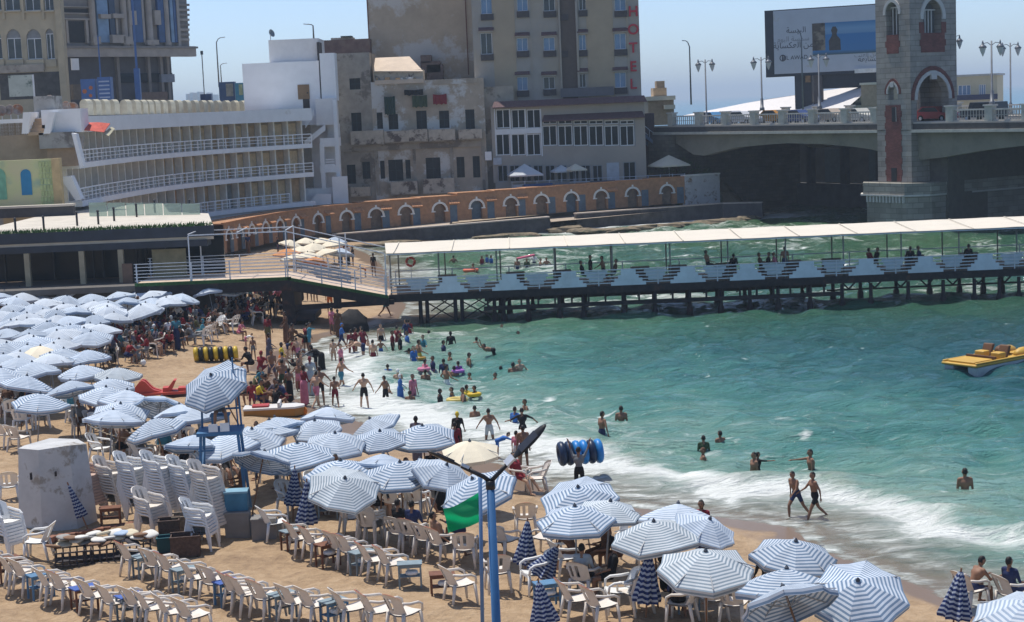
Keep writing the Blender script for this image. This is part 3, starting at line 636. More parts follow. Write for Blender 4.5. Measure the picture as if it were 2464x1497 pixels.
for (xx0, yy0, xx1, yy1, mm, nm) in ((51, 408, 76, 469, mat('niche_blue', (0.03, 0.22, 0.42), 0.7, 0.1), 'niche'), (-25, 405, 15, 480, mat('niche_green', (0.18, 0.42, 0.28), 0.8, 0.2), 'niche')):
 a, b, c, d = pwf.rect(xx0, yy0, xx1, yy1); w_ = (b - a) / 2; pts = [(a, c), (b, c)] + [((a + b) / 2 + w_ * math.cos(t), d - w_ + w_ * math.sin(t)) for t in np.linspace(0, math.pi, 10)]
 MB().xz(pts, -0.04, 0.0).build(nm, mm, pw)
a, b, c, d = pwf.rect(95, 388, 128, 487);
for j in range(9):
 for i in range(4):
  w_ = (b - a) / 4; h_ = (d - 6.5) / 9; MB().box(a + i * w_ + 0.03 + (j % 2) * 0.06, a + (i + 1) * w_ - 0.03 + (j % 2) * 0.06, -0.05, 0.0, 6.5 + j * h_ + 0.03, 6.5 + (j + 1) * h_ - 0.03).build('stone', mat('painted_stone', (0.42, 0.5, 0.24), 0.9, 0.25, 3), pw)
MB().box(pwf.W - 0.45, pwf.W + 0.15, -0.15, 0.5, 6.42, zt + 0.02).build('pillar', mat('ochre_plaster', (0.5, 0.38, 0.2), 0.9, 0.15), pw)
#sea walls in front of the cabins
M_wall = mat('wet_sea_wall', (0.085, 0.08, 0.08), 0.85, 0.35, 1.2, 0.3)
M_cap = mat('wall_capping', (0.50, 0.42, 0.35), 0.85, 0.15, 2)
def sea_wall(name, pts, z0, tops, label):
 r = empty(name, (pts[0].x, pts[0].y, 0), label=label, cat='sea wall'); o = (pts[0].x, pts[0].y, 0)
 for (p, q, ta, tb) in zip(pts, pts[1:], tops, tops[1:]):
  d = Vector((q.x - p.x, q.y - p.y, 0)); L = d.length; rz = math.atan2(d.y, d.x); n = max(1, int(L / 2.4))
  for k in range(n):
   za = ta + (tb - ta) * k / n; zb = ta + (tb - ta) * (k + 1) / n; x0, x1 = L * k / n, L * (k + 1) / n
   MB().xz([(x0, z0), (x1 - 0.015, z0), (x1 - 0.015, zb - 0.12), (x0, za - 0.12)], 0, 0.6).build('block', M_wall, r, loc=(p.x - o[0], p.y - o[1], 0), rz=rz)
   MB().xz([(x0, za - 0.118), (x1 - 0.015, zb - 0.118), (x1 - 0.015, zb), (x0, za)], -0.06, 0.75).build('coping', M_cap, r, loc=(p.x - o[0], p.y - o[1], 0), rz=rz)
 return r
wl = [P(800, 586, 0.2), P(1080, 572, 0.2), P(1325, 554, 0.2)]
sea_wall('sea_wall', wl, -0.6, [PD(810, 563, wl[0].y).z, PD(1080, 541, wl[1].y).z, PD(1325, 521, wl[2].y).z], 'long dark sea wall in front of the orange cabins, shoreward length')
wr = [P(1388, 546, 0.2), P(1740, 521, 0.2), P(1835, 519, 0.2)]
sea_wall('sea_wall', wr, -0.6, [PD(1388, 513, wr[0].y).z, PD(1740, 488, wr[1].y).z, PD(1835, 486, wr[2].y).z], 'dark sea wall running from the gap in the cabins to the bridge')
pm = MB(); pa = [wl[0], wl[1], wl[2], wr[1], wr[2]]
for p, q in zip(pa, pa[1:]): pm.add([(p.x, p.y + 0.5, 1.0), (q.x, q.y + 0.5, 1.3), (q.x, q.y + 16, 1.3), (p.x, p.y + 16, 1.0)], [(0, 1, 2, 3)])
pm.build('promenade', mat('promenade_paving', (0.38, 0.31, 0.24), 0.9, 0.2, 1), kind='structure', label='narrow paved walk between sea wall and cabins', cat='promenade')
M_rock = mat('shore_rock', (0.20, 0.155, 0.10), 0.85, 0.4, 2.2, 0.5, tint=(0.05, 0.055, 0.03), tcut=(0.5, 0.65), tscale=1.2)
def rock(c, sx, sy, sz, seed, label, name='shore_rock', group=None, m=None, flat=True):
 rs = random.Random(seed); mb = MB(); mb.ell((0, 0, 0), 1, 1, 1, 12, 8)
 o3 = Vector((seed * 3.1, seed * 1.7, 0)); vs = []
 for v in mb.v:
  p = Vector(v); k = 1 + 0.35 * mnoise.noise(p * 1.6 + o3) + 0.15 * mnoise.noise(p * 4 + o3)
  z = p.z
  if flat: z = math.copysign(min(abs(z), 0.62), z)
  vs.append((p.x * k * sx, p.y * k * sy, z * k * sz))
 mb.v = vs
 return mb.build(name, m or M_rock, None, not flat, loc=c, rz=rs.uniform(-0.4, 0.4), label=label, cat='rock', group=group)
ri = 0
for (px, py, sx, sy, sz) in ((1345, 556, 1.3, 1.1, 0.5), (1372, 552, 1.4, 1.2, 0.55), (1400, 556, 1.6, 1.1, 0.4), (1440, 557, 1.8, 1.0, 0.35), (1490, 555, 2.2, 1.0, 0.35), (1545, 549, 2.0, 0.9, 0.4), (1600, 545, 2.3, 0.9, 0.35), (1655, 540, 2.2, 1.0, 0.35), (1710, 536, 2.0, 0.9, 0.4), (1765, 531, 1.8, 0.9, 0.4), (1800, 527, 1.4, 0.9, 0.5), (1350, 547, 1.2, 1.2, 0.9), (1375, 543, 1.1, 1.0, 1.2), (1250, 566, 2.3, 0.8, 0.3), (1180, 571, 2.0, 0.8, 0.3), (960, 584, 2.2, 0.8, 0.3), (900, 590, 2.0, 0.8, 0.3)):
 p = P(px, py, 0.1); ri += 1
 rock((p.x, p.y, 0.12), sx, sy, sz, ri, 'flat brown shore rock lying at the foot of the sea wall', group='flat rocks below the sea wall')
p = P(838, 796, 0.1); rock((p.x, p.y + 0.8, 0.2), 1.25, 1.0, 0.95, 77, 'big black boulder on the wet sand under the pier', 'boulder', m=mat('boulder_black', (0.022, 0.02, 0.02), 0.8, 0.4, 3, 0.5), flat=False)
#row of orange cabins with white arches
M_or = mat('cabin_orange_plaster', (0.40, 0.215, 0.115), 0.85, 0.2, 2.5, 0.1, tint=(0.34, 0.2, 0.13), tcut=(0.55, 0.75))
M_arch = mat('cabin_white_arch', (0.76, 0.74, 0.69), 0.7, 0.1, 3)
M_door = mat('cabin_blue_door', (0.115, 0.16, 0.20), 0.6, 0.2, 2)
M_tile = mat('cabin_roof_tile', (0.52, 0.25, 0.12), 0.8, 0.2, 5, 0.2)
M_rec = mat('cabin_recess', (0.25, 0.18, 0.13), 0.9, 0.3, 2)
APATH = [(515, 148.5), (604, 157), (673, 163), (758, 169), (838, 172.5), (978, 174.8), (1155, 178), (1376, 181), (1650, 184.8)]
def ax(px): return float(np.interp(px, [a for a, _ in APATH], [b for _, b in APATH]))
def abase(px): return float(np.interp(px, [515, 838, 1650], [1.05, 1.1, 1.75]))
arches = [549, 573, 604, 638, 673, 709, 758, 838, 905, 977, 1053, 1155, 1233, 1305, 1377, 1450, 1519, 1611]
cab0 = PD(515, 550, ax(515)); cab = empty('bathing_cabins', (cab0.x, cab0.y, 0), label='curved row of orange bathing cabins with white horseshoe arches and blue doors', cat='cabins')
CO = (cab0.x, cab0.y, 0)
edges = [537] + [(a + b) / 2 for a, b in zip(arches, arches[1:])] + [1650]
def plan(px):
 D = ax(px); q = PD(px, 540, D); return Vector((q.x, D, 0))
def arch_unit(L, hgt, hasdoor, rw, nm):
 """unit of length L centred on its arch; returns (wall, trim, recess) builders"""
 rr = 0.69 if L > 2.2 else 0.5; sp = 1.18; hw = rr * 0.86; n = 12
 w_ = MB(); a = -L / 2; b = L / 2
 w_.box(a, -hw, 0, 0.5, 0, sp); w_.box(hw, b, 0, 0.5, 0, sp)
 arc = [(rr * math.cos(t), sp + 0.1 + rr * math.sin(t)) for t in np.linspace(math.pi + 0.15, -0.15, n)]
 top = [(a + (b - a) * i / (n - 1), hgt) for i in range(n)]
 for i in range(n - 1):
  w_.add([(arc[i][0], 0, arc[i][1]), (arc[i + 1][0], 0, arc[i + 1][1]), (top[i + 1][0], 0, top[i + 1][1]), (top[i][0], 0, top[i][1]),
    (arc[i][0], 0.5, arc[i][1]), (arc[i + 1][0], 0.5, arc[i + 1][1])], [(0, 1, 2, 3), (0, 4, 5, 1)])
 w_.add([(a, 0, sp), (arc[0][0], 0, arc[0][1]), (a, 0, hgt)], [(0, 1, 2)]); w_.add([(b, 0, sp), (b, 0, hgt), (arc[-1][0], 0, arc[-1][1])], [(0, 1, 2)])
 w_.add([(a, 0, sp), (-hw, 0, sp), (arc[0][0], 0, arc[0][1])], [(0, 1, 2)]); w_.add([(hw, 0, sp), (b, 0, sp), (arc[-1][0], 0, arc[-1][1])], [(0, 1, 2)])
 w_.box(a, b, 0.001, 3.2, hgt, hgt + 0.12); w_.add([(a, 2.0, 0), (b, 2.0, 0), (b, 2.0, hgt), (a, 2.0, hgt)], [(0, 1, 2, 3)])
 t_ = MB()
 for i in range(n - 1):
  q = []
  for (x, z) in (arc[i], arc[i + 1]):
   dx, dz = x, z - sp - 0.1; l = math.hypot(dx, dz); q.append(((x, z), (x + dx / l * 0.21, z + dz / l * 0.21)))
  (p0, o0), (p1, o1) = q
  t_.add([(p0[0], -0.06, p0[1]), (p1[0], -0.06, p1[1]), (o1[0], -0.06, o1[1]), (o0[0], -0.06, o0[1]), (o0[0], 0, o0[1]), (o1[0], 0, o1[1]), (p0[0], 0.12, p0[1]), (p1[0], 0.12, p1[1])], [(0, 1, 2, 3), (3, 2, 5, 4), (0, 6, 7, 1)])
 for s in (-1, 1): t_.box(s * (hw + 0.12) - 0.22, s * (hw + 0.12) + 0.22, -0.08, 0.1, sp - 0.06, sp + 0.06)
 t_.box(-0.09, 0.09, -0.07, 0.02, sp + rr + 0.08, sp + rr + 0.5)
 r_ = MB().add([(-hw - 0.3, 0.55, 0), (hw + 0.3, 0.55, 0), (hw + 0.3, 0.55, sp + rr + 0.3), (-hw - 0.3, 0.55, sp + rr + 0.3)], [(0, 1, 2, 3)])
 return w_, t_, r_
for i, px in enumerate(arches):
 pa_, pb_ = plan(edges[i]), plan(edges[i + 1]); d = pb_ - pa_; L = d.length; c = (pa_ + pb_) / 2; rz = math.atan2(d.y, d.x)
 z0 = abase(px); hgt = 2.55 if px < 1100 else 2.68
 wl_, tr__, rc_ = arch_unit(L, hgt, True, 0, '')
 u_off = (plan(px) - c).dot(d.normalized())
 loc = (c.x - CO[0], c.y - CO[1], z0)
 wo = wl_.build('cabin_front', M_or, cab, loc=loc, rz=rz)
 tr__.build('arch_trim', M_arch, wo); rc_.build('recess', M_rec if i not in (11, 14) else M_door, wo)
 dw = 0.78 if L > 2 else 0.5
 MB().box(L / 2 - dw - 0.12, L / 2 - 0.12, -0.02, 0.05, 0.02, 1.75).build('door', M_door, wo)
 if i < 13 or i == 15:
  aw = MB(); x0, x1 = L / 2 - dw - 0.3, L / 2 + 0.08
  for k in range(5):
   xa = x0 + (x1 - x0) * k / 5; xb = x0 + (x1 - x0) * (k + 1) / 5 - 0.03
   aw.add([(xa, 0, 2.25), (xb, 0, 2.25), (xb, -0.45, 1.95), (xa, -0.45, 1.95), (xa, 0, 2.19), (xb, 0, 2.19), (xb, -0.45, 1.88), (xa, -0.45, 1.88)], [(0, 3, 2, 1), (4, 5, 6, 7), (3, 7, 6, 2), (0, 4, 7, 3), (1, 2, 6, 5)])
  aw.build('awning', M_tile, wo)
 MB().box(-L / 2, L / 2, -0.07, 0.2, hgt + 0.121, hgt + 0.2).build('roof_edge', M_tile, wo)
p = plan(1650); q = PD(1733, 480, 187)
qf = Facade((p.x + 0.1, p.y - 0.1), (q.x, q.y)); wr_ = qf.root('white_corner_wall', label='peeling white wall at the end of the cabin row', cat='wall')
zt = qf.uv(1690, 422)[1]
MB().box(0, qf.W, 0, .6, 1.2, zt).build('wall', mat('peeling_white', (0.55, 0.54, 0.54), 0.85, 0.1, 2, 0.1, tint=(0.22, 0.15, 0.10), tcut=(0.54, 0.62), tscale=0.9), wr_)
MB().box(-0.05, qf.W + 0.05, -0.08, .8, zt + 0.002, zt + 0.15).build('coping', M_arch, wr_)
#curved white bathing block, three galleries
M_white = mat('white_painted_concrete', (0.80, 0.80, 0.80), 0.75, 0.05, 0.8, tint=(0.58, 0.55, 0.50), tcut=(0.62, 0.8), tscale=0.5)
M_fin = mat('gallery_partition', (0.74, 0.71, 0.64), 0.8, 0.1, 2)
M_cdoor = [mat('gallery_door_tan', (0.58, 0.42, 0.25), 0.8, 0.2, 3), mat('gallery_door_brown', (0.44, 0.29, 0.165), 0.8, 0.2, 3), mat('gallery_door_orange', (0.56, 0.29, 0.15), 0.8, 0.2, 3), mat('gallery_door_grey', (0.2, 0.2, 0.19), 0.8, 0.2, 3)]
ctrl = [Vector(p) for p in ((-31.6, 121), (-32.1, 130), (-31.7, 140), (-30.0, 152.5), (-26.0, 163.3), (-19.2, 172), (-10.5, 178))]
def cr(t):
 i = min(int(t), len(ctrl) - 4); f = t - i; a, b, c, d = ctrl[i:i + 4]
 return 0.5 * ((2 * b) + (c - a) * f + (2 * a - 5 * b + 4 * c - d) * f * f + (3 * b - a - 3 * c + d) * f ** 3)
samp = [cr(t) for t in np.linspace(0, 4, 241)]
cum = [0.0]
for a, b in zip(samp, samp[1:]): cum.append(cum[-1] + (b - a).length)
LEN = cum[-1]
def arcp(s):
 x = float(np.interp(s, cum, [p.x for p in samp])); y = float(np.interp(s, cum, [p.y for p in samp])); return Vector((x, y))
def arct(s):
 a = arcp(max(0, s - 0.3)); b = arcp(min(LEN, s + 0.3)); return (b - a).normalized()
def arcn(s):
 t = arct(s); return Vector((-t.y, t.x))          # away from the bay
WB = (samp[0].x, samp[0].y, 0)
wb = empty('bathing_block', WB, label='curved white bathing block with three railed galleries of brown cabin doors', cat='building')
def strip(z0, z1, d0, d1, s0=0, s1=None, n=60):
 s1 = s1 if s1 is not None else LEN; mb = MB(); N_ = n
 for k in range(N_ + 1):
  s = s0 + (s1 - s0) * k / N_; p = arcp(s); nn = arcn(s)
  for dd, z in ((d0, z0), (d0, z1), (d1, z1), (d1, z0)):
   q = p + nn * dd; mb.v.append((q.x - WB[0], q.y - WB[1], z))
 for k in range(N_):
  a = k * 4
  for i in range(4): mb.f.append((a + i, a + 4 + i, a + 4 + (i + 1) % 4, a + (i + 1) % 4)); mb.m.append(0)
 mb.f.append((0, 1, 2, 3)); mb.f.append((N_ * 4 + 3, N_ * 4 + 2, N_ * 4 + 1, N_ * 4)); mb.m += [0, 0]
 return mb
LV = [3.85, 6.72, 9.58]; RTOP = 12.3
for i, z in enumerate(LV):
 s0 = 0 if i else LEN * 0.0
 strip(z, z + 0.42, -0.05, 6.0).build('gallery_slab', M_white, wb)
strip(RTOP, RTOP + 1.2, -0.25, 6.0).build('roof_fascia', M_white, wb)
strip(2.0, 13.2, 1.7, 6.0).build('back_wall', mat('gallery_back', (0.36, 0.28, 0.2), 0.85, 0.15, 1), wb)
strip(2.4, 3.845, 0.4, 1.65).build('plinth', M_white, wb)
fin_me = {}
UN = 1.72; NU = int(LEN / UN)
post_r = MB().box(-0.045, 0.045, -0.045, 0.045, 0, 0.95).mesh('rail_post', M_white)
scal = MB().add([(-0.75, 0, 0.42), (-0.75, 0, 0.42)], [])
for i, z in enumerate(LV):
 zt = (LV + [RTOP])[i + 1]; h = zt - z - 0.42
 fm_ = MB().box(-0.09, 0.09, -0.7, 0.0, 0, h).mesh('partition', M_fin)
 for k in range(NU + 1):
  s = min(k * UN + 0.15, LEN); p = arcp(s) + arcn(s) * 1.7; t = arct(s)
  ob('partition', fm_, wb, loc=(p.x - WB[0], p.y - WB[1], z + 0.42), rz=math.atan2(t.y, t.x))
  if k < NU:
   s2 = s + UN / 2; p = arcp(s2) + arcn(s2) * 1.68; t = arct(s2); r_ = rnd.random()
   mm = M_cdoor[0 if r_ < 0.55 else 1 if r_ < 0.85 else 2 if r_ < 0.93 else 3]
   key = (i, mm.name)
   if key not in fin_me: fin_me[key] = MB().box(-0.62, 0.62, -0.06, 0, 0, h - 0.25).mesh('cabin_door', mm)
   ob('cabin_door', fin_me[key], wb, loc=(p.x - WB[0], p.y - WB[1], z + 0.42), rz=math.atan2(t.y, t.x))
 sR = LEN * (0.93 if i == 0 else 1.0)
 s00 = 0 if i else LEN * 0.40
 for zz, hh in ((0.30, 0.05), (0.58, 0.05), (0.90, 0.09)):
  strip(z + 0.42 + zz, z + 0.42 + zz + hh, 0.02, 0.08, s00, sR).build('rail', M_white, wb)
 n = int((sR - s00) / 1.15)
 for k in range(n + 1):
  s = s00 + (sR - s00) * k / n; p = arcp(s) + arcn(s) * 0.05; t = arct(s)
  ob('rail_post', post_r, wb, loc=(p.x - WB[0], p.y - WB[1], z + 0.42), rz=math.atan2(t.y, t.x))
def wpart(mb, name, m, smooth=False): return part(mb, name, m, wb, WB, smooth)
a0 = arcp(0)
LF = Facade((-40.5, 128.5), (-31.9, 128.5))
def lbox(x0, y0, x1, y1, d0, d1, name, m):
 a, b, c, d = LF.rect(x0, y0, x1, y1); wpart(MB().box(LF.A.x + a, LF.A.x + b, 128.5 + d0, 128.5 + d1, c, d), name, m)
M_plaster = mat('stained_plaster', (0.34, 0.33, 0.31), 0.9, 0.15, 1.0, 0.1, tint=(0.16, 0.15, 0.14), tcut=(0.5, 0.62), tscale=0.9)
lbox(95, 320, 178, 355, -0.1, 3.0, 'stair_wall', M_plaster)
lbox(110, 355, 176, 400, 0.5, 3.2, 'stair_wall', mat('tan_plaster', (0.36, 0.26, 0.18), 0.9, 0.12))
lbox(95, 265, 190, 318, 0.6, 3.0, 'parapet', M_white)
for (xx, yy) in ((58, 0), (102, 1)):
 u0, z0 = LF.uv(54 if not yy else 106, 322); u1, z1 = LF.uv(67 if not yy else 128, 270)
 q = [(LF.A.x + u0, z0), (LF.A.x + u0 + 0.5, z0), (LF.A.x + u1 + 0.2, z1), (LF.A.x + u1 - 0.3, z1)]
 wpart(MB().xz(q, 128.3, 131.5), 'stair_string', M_white)
for k in range(5):
 u0, z0 = LF.uv(68, 320 - k * 8); u1, _ = LF.uv(104, 320)
 wpart(MB().box(LF.A.x + u0, LF.A.x + u1, 128.4 + k * 0.35, 129.3 + k * 0.35, z0 - 0.2, z0 + 0.05), 'stair_step', mat('stair_step', (0.45, 0.33, 0.22), 0.9))
bt = [LF.uv(150, 425), LF.uv(178, 422), LF.uv(203, 478), LF.uv(190, 482)]
wpart(MB().xz([(LF.A.x + u, z) for u, z in bt], 127.6, 128.6), 'buttress', M_white)
bt = [LF.uv(176, 320), LF.uv(186, 322), LF.uv(205, 400), LF.uv(196, 402)]
wpart(MB().xz([(LF.A.x + u, z) for u, z in bt], 128.0, 128.9), 'buttress', M_white)
lbox(60, 232, 110, 292, 2.5, 5, 'stair_head', M_plaster)
SF = Facade((-28.5, 175.5), (-16.2, 175.5))
st = SF.root('stair_tower', label='white stepped stair tower with a brown door beside the derelict house', cat='tower')
def sbox(x0, y0, x1, y1, d0, d1, name, m, par=None, face=SF):
 a, b, c, d = face.rect(x0, y0, x1, y1); return MB().box(a, b, d0, d1, c, d).build(name, m, par or st)
sbox(583, 153, 768, 300, 1.0, 9, 'lower_block', M_white)
sbox(641, 95, 762, 160, 2.0, 8, 'upper_block', mat('white_weathered', (0.72, 0.70, 0.68), 0.8, 0.08, 0.8, tint=(0.56, 0.52, 0.47), tcut=(0.58, 0.75), tscale=0.4))
sbox(762, 100, 768, 250, 1.5, 4, 'dark_gap', mat('shaft_dark', (0.05, 0.045, 0.045), 0.9))
sbox(770, 128, 806, 242, 0.6, 3, 'fin_block', M_white)
sbox(760, 238, 808, 300, 0.0, 2.5, 'landing_block', mat('white_weathered', (0.56, 0.55, 0.54)))
d_ = sbox(714, 204, 742, 238, 0.9, 1.2, 'door', mat('door_ochre', (0.24, 0.15, 0.08), 0.8, 0.15)); MB().box(*[x + o for x, o in zip(SF.rect(736, 222, 738, 224)[:2], (0, 0.06))], 0.84, 0.9, *SF.rect(736, 222, 738, 225)[2:]).build('handle', M_dark, d_)
sbox(727, 238, 743, 275, 0.95, 1.2, 'doorway', mat('shaft_dark'))
sbox(806, 240, 815, 455, -0.1, 0.5, 'column', M_white); sbox(772, 345, 782, 455, -0.1, 0.5, 'column', M_white)
sbox(782, 300, 812, 345, 2.5, 3, 'stair_back', mat('white_weathered'))
for (ya, yb) in ((333, 352), (398, 414), (455, 505)):
 sbox(770 if ya < 450 else 735, ya, 815, yb, -0.05, 2.4, 'half_landing', M_white)
for yc in (383, 452):
 for k in range(3): sbox(783, yc + k * 6, 805, yc + 2 + k * 6, -0.02, 0.05, 'rail', M_white)
for (x0, y0, x1, y1) in ((733, 345, 783, 305), (735, 300, 756, 268)):
 a0_, z0_ = SF.uv(x0, y0); a1_, z1_ = SF.uv(x1, y1)
 MB().xz([(a0_, z0_ - 0.35), (a1_, z1_ - 0.35), (a1_, z1_ + 0.25), (a0_, z0_ + 0.25)], -0.2, 0.0).build('stair_string', M_white, st)
q = [SF.uv(735, 500), SF.uv(765, 465), SF.uv(800, 465), SF.uv(800, 500)]
MB().xz(q, -1.4, -1.1).build('stair_parapet', M_white, st)
sbox(802, 425, 838, 490, -0.8, -0.2, 'end_wall', M_white); sbox(735, 262, 812, 500, 3.2, 3.6, 'rear_wall', mat('white_weathered'))
ds = empty('satellite_dish', PD(651, 95, 177), label='grey satellite dish on top of the white stair tower', cat='dish')
MB().lathe([(0.02, 0.0), (0.18, 0.03), (0.33, 0.12), (0.42, 0.24), (0.40, 0.25), (0.3, 0.15), (0.02, 0.04)], 14).build('bowl', mat('dish_grey', (0.25, 0.27, 0.29), 0.5), ds, True).rotation_euler = (R(70), 0, R(60))
bpy.data.objects['bowl'].location = (0, 0, 0.55)
MB().tube([(0, 0, -0.1), (0, 0, 0.55)], 0.04, 6).build('mast', M_rail, ds)
M_vault = mat('roof_vault_plaster', (0.52, 0.48, 0.36), 0.85, 0.12, 2)
vm = MB(); nseg = 9
for k in range(nseg):
 t0, t1 = math.pi * k / nseg, math.pi * (k + 1) / nseg
 vm.add([(0.36 * math.cos(t0), 0, 0.42 + 0.4 * math.sin(t0)), (0.36 * math.cos(t1), 0, 0.42 + 0.4 * math.sin(t1)), (0.36 * math.cos(t1), .7, 0.42 + 0.4 * math.sin(t1)), (0.36 * math.cos(t0), .7, 0.42 + 0.4 * math.sin(t0))], [(0, 3, 2, 1)])
 vm.add([(0.36 * math.cos(t0), 0, 0.42 + 0.4 * math.sin(t0)), (0.36 * math.cos(t1), 0, 0.42 + 0.4 * math.sin(t1)), (0, 0, 0.42)], [(0, 1, 2)])
vm.box(-0.36, 0.36, 0, .7, -0.4, 0.42)
v_me = vm.mesh('roof_vault', M_vault)
vx = [183, 204, 226, 249, 280, 302, 319, 334, 350, 368, 387, 406, 427, 447, 467, 483, 503, 524, 545, 564, 583]
for i, px in enumerate(vx):
 D = float(np.interp(px, [183, 583], [150, 182])); p = PD(px, 0, D); zb = PD(px, float(np.interp(px, [183, 583], [266, 262])), D).z
 o = ob('roof_vault', v_me, None, loc=(p.x, D, zb), rz=R(-22), scale=float(np.interp(px, [183, 583], [1.15, 1.0])), label=f'small whitewashed barrel vault, {ORD[i]} from the left' if i < 20 else 'small whitewashed barrel vault touching the white stair tower', cat='vault', group='row of roof vaults above the galleries')
dish_me = MB().lathe([(0.02, 0.0), (0.25, 0.04), (0.45, 0.16), (0.43, 0.18), (0.2, 0.06), (0.02, 0.03)], 14).mesh('bowl', mat('dish_rusty', (0.32, 0.26, 0.22), 0.6, 0.3, 3, tint=(0.3, 0.12, 0.05), tcut=(0.5, 0.6)), True)
for i, (px, py) in enumerate(((4, 268), (25, 266), (42, 265), (120, 243), (135, 262), (160, 258), (175, 260))):
 p = PD(px, py, 140); d1 = empty('roof_dish', (p.x, p.y, p.z - 0.7), label=f'rusty round satellite dish at the left end of the roof, {ORD[i]} from the left', cat='dish', group='dishes beside the roof stair')
 ob('bowl', dish_me, d1, loc=(0, 0, 0.7), rot=(R(75), 0, R(rnd.uniform(-40, 40)))); MB().tube([(0, 0, -0.6), (0, 0.05, 0.7)], 0.035, 6).build('mast', M_rail, d1)
rp_ = Facade((-40, 131), (-28, 131)); u0_, z0_ = rp_.uv(150, 315)
rc = empty('torn_parasol', PD(205, 318, 131), label='torn red parasol lying open on the bathing block parapet', cat='parasol')
og = Vector(rc.location)
q = MB(); L3 = [PD(145, 318, 130), PD(190, 296, 131.5), PD(235, 294, 132), PD(265, 297, 131), PD(250, 318, 130.2), PD(195, 312, 129.8), PD(270, 312, 131)]
q.v = [tuple(v - og) for v in L3[:6]]; q.f = [(0, 5, 1), (5, 4, 2, 1), (4, 3, 2)]; q.m = [0, 0, 0]
o = q.build('cloth', mat('faded_red_cloth', (0.5, 0.10, 0.07), 0.85, 0.25, 2), rc); md = o.modifiers.new('s', 'SOLIDIFY'); md.thickness = 0.03
MB().bar(L3[1] - og, L3[1] - og + Vector((0.3, 0.2, -1.2)), 0.05).build('pole', M_rail, rc)
q = MB(); q.v = [tuple(PD(*a) - og) for a in ((248, 322, 130.4), (268, 306, 131.2), (277, 310, 131), (262, 328, 130.2))]; q.f = [(0, 1, 2, 3)]; q.m = [0]
o = q.build('faded_flap', mat('faded_cream_cloth', (0.45, 0.42, 0.3), 0.85, 0.2), rc); md = o.modifiers.new('s', 'SOLIDIFY'); md.thickness = 0.03
#derelict house
M_old = mat('old_beige_plaster', (0.42, 0.35, 0.27), 0.92, 0.16, 0.7, 0.15, tint=(0.60, 0.585, 0.55), tcut=(0.50, 0.56), tscale=0.28)
M_old2 = mat('old_grey_plaster', (0.36, 0.315, 0.26), 0.92, 0.2, 0.9, 0.15, tint=(0.20, 0.17, 0.14), tcut=(0.52, 0.58), tscale=0.4)
M_balc = mat('balcony_crumbling', (0.48, 0.42, 0.34), 0.92, 0.15, 2, 0.25, tint=(0.13, 0.10, 0.085), tcut=(0.52, 0.6), tscale=0.8)
M_shut = mat('dark_green_shutter', (0.035, 0.055, 0.055), 0.7, 0.3, 3)
M_void = mat('dark_window_void', (0.02, 0.022, 0.026), 0.6, 0.3, 2)
OF = Facade((PD(806, 300, 187).x, 187.0), (PD(1168, 300, 187).x, 187.0))
oh = OF.root('derelict_house', label='derelict three storey beige house with crumbling balconies and a patched roof', cat='house')
wins = [(841, 189, 867, 215), (846, 272, 870, 319), (886, 271, 898, 310), (907, 271, 921, 310), (935, 275, 958, 311), (1002, 267, 1027, 310), (1057, 267, 1081, 308), (1120, 264, 1142, 310),
  (835, 397, 856, 442), (872, 390, 891, 430), (915, 387, 926, 430), (935, 385, 970, 435), (976, 385, 988, 430), (1025, 380, 1060, 431), (1099, 378, 1118, 427), (1138, 376, 1155, 427)]
hs = [OF.rect(*w) for w in wins]
ztl = OF.uv(840, 128)[1]; ztr = OF.uv(1090, 190)[1]; usp, _ = OF.uv(892, 200); zb = 2.0
mb = MB(); holed_wall(mb, 0, usp, zb, ztl, [h for h in hs if h[1] < usp], 0, 0.3); shell(mb, 0, usp, 0, 9, zb, ztl); mb.build('wall', M_old2, oh)
mb = MB(); holed_wall(mb, usp, OF.W, zb, ztr, [h for h in hs if h[0] > usp], 0.0, 0.3); shell(mb, usp + 0.001, OF.W, 0, 9, zb, ztr); mb.build('wall', M_old, oh); MB().box(OF.W + .002, OF.W + 3.2, 0.8, 7, 2, ztr - 1).build('annex', M_old2, oh)
for i, h in enumerate(hs):
 window(oh, h[0], h[1], h[2], h[3], 0.22, M_shut, M_void, 2 if h[1] - h[0] > 0.7 else 1, 2, 0.06)
def obox(x0, y0, x1, y1, d0, d1, name, m, par=None, F_=None):
 a, b, c, d = (F_ or OF).rect(x0, y0, x1, y1, 0); return MB().box(a, b, d0, d1, c, d).build(name, m, par)
for (x0, y0, x1, y1) in ((846, 316, 925, 345), (926, 316, 985, 340), (985, 312, 1030, 338), (1032, 312, 1096, 336), (1104, 312, 1160, 332), (846, 450, 893, 470), (942, 437, 1006, 465), (1019, 430, 1094, 462)):
 bl = obox(x0, y0, x1, y1, -1.1, -0.95, 'balcony', M_balc, oh)
 a, b, c, d = OF.rect(x0, y0, x1, y1); MB().box(a, b, -1.1 + 0.15, 0, c - 0.12, c + 0.05).build('slab', M_old2, bl)
 for e in (a, b - 0.12): MB().box(e, e + 0.12, -0.949, 0, c + 0.051, d).build('cheek', M_balc, bl)
obox(806, 345, 1160, 352, -0.25, -0.002, 'cornice', M_old2, oh)
for px in (822, 905, 995, 1085, 1160): obox(px, 352, px + 7, 470, -0.14, -0.002, 'pilaster', M_old2, oh)
rf = obox(898, 172, 1018, 196, 0.5, 4, 'roof_shed', M_balc, oh)
u0, z0 = OF.uv(898, 171); u1, z1 = OF.uv(1018, 171); _, z2 = OF.uv(960, 141, 3.5)
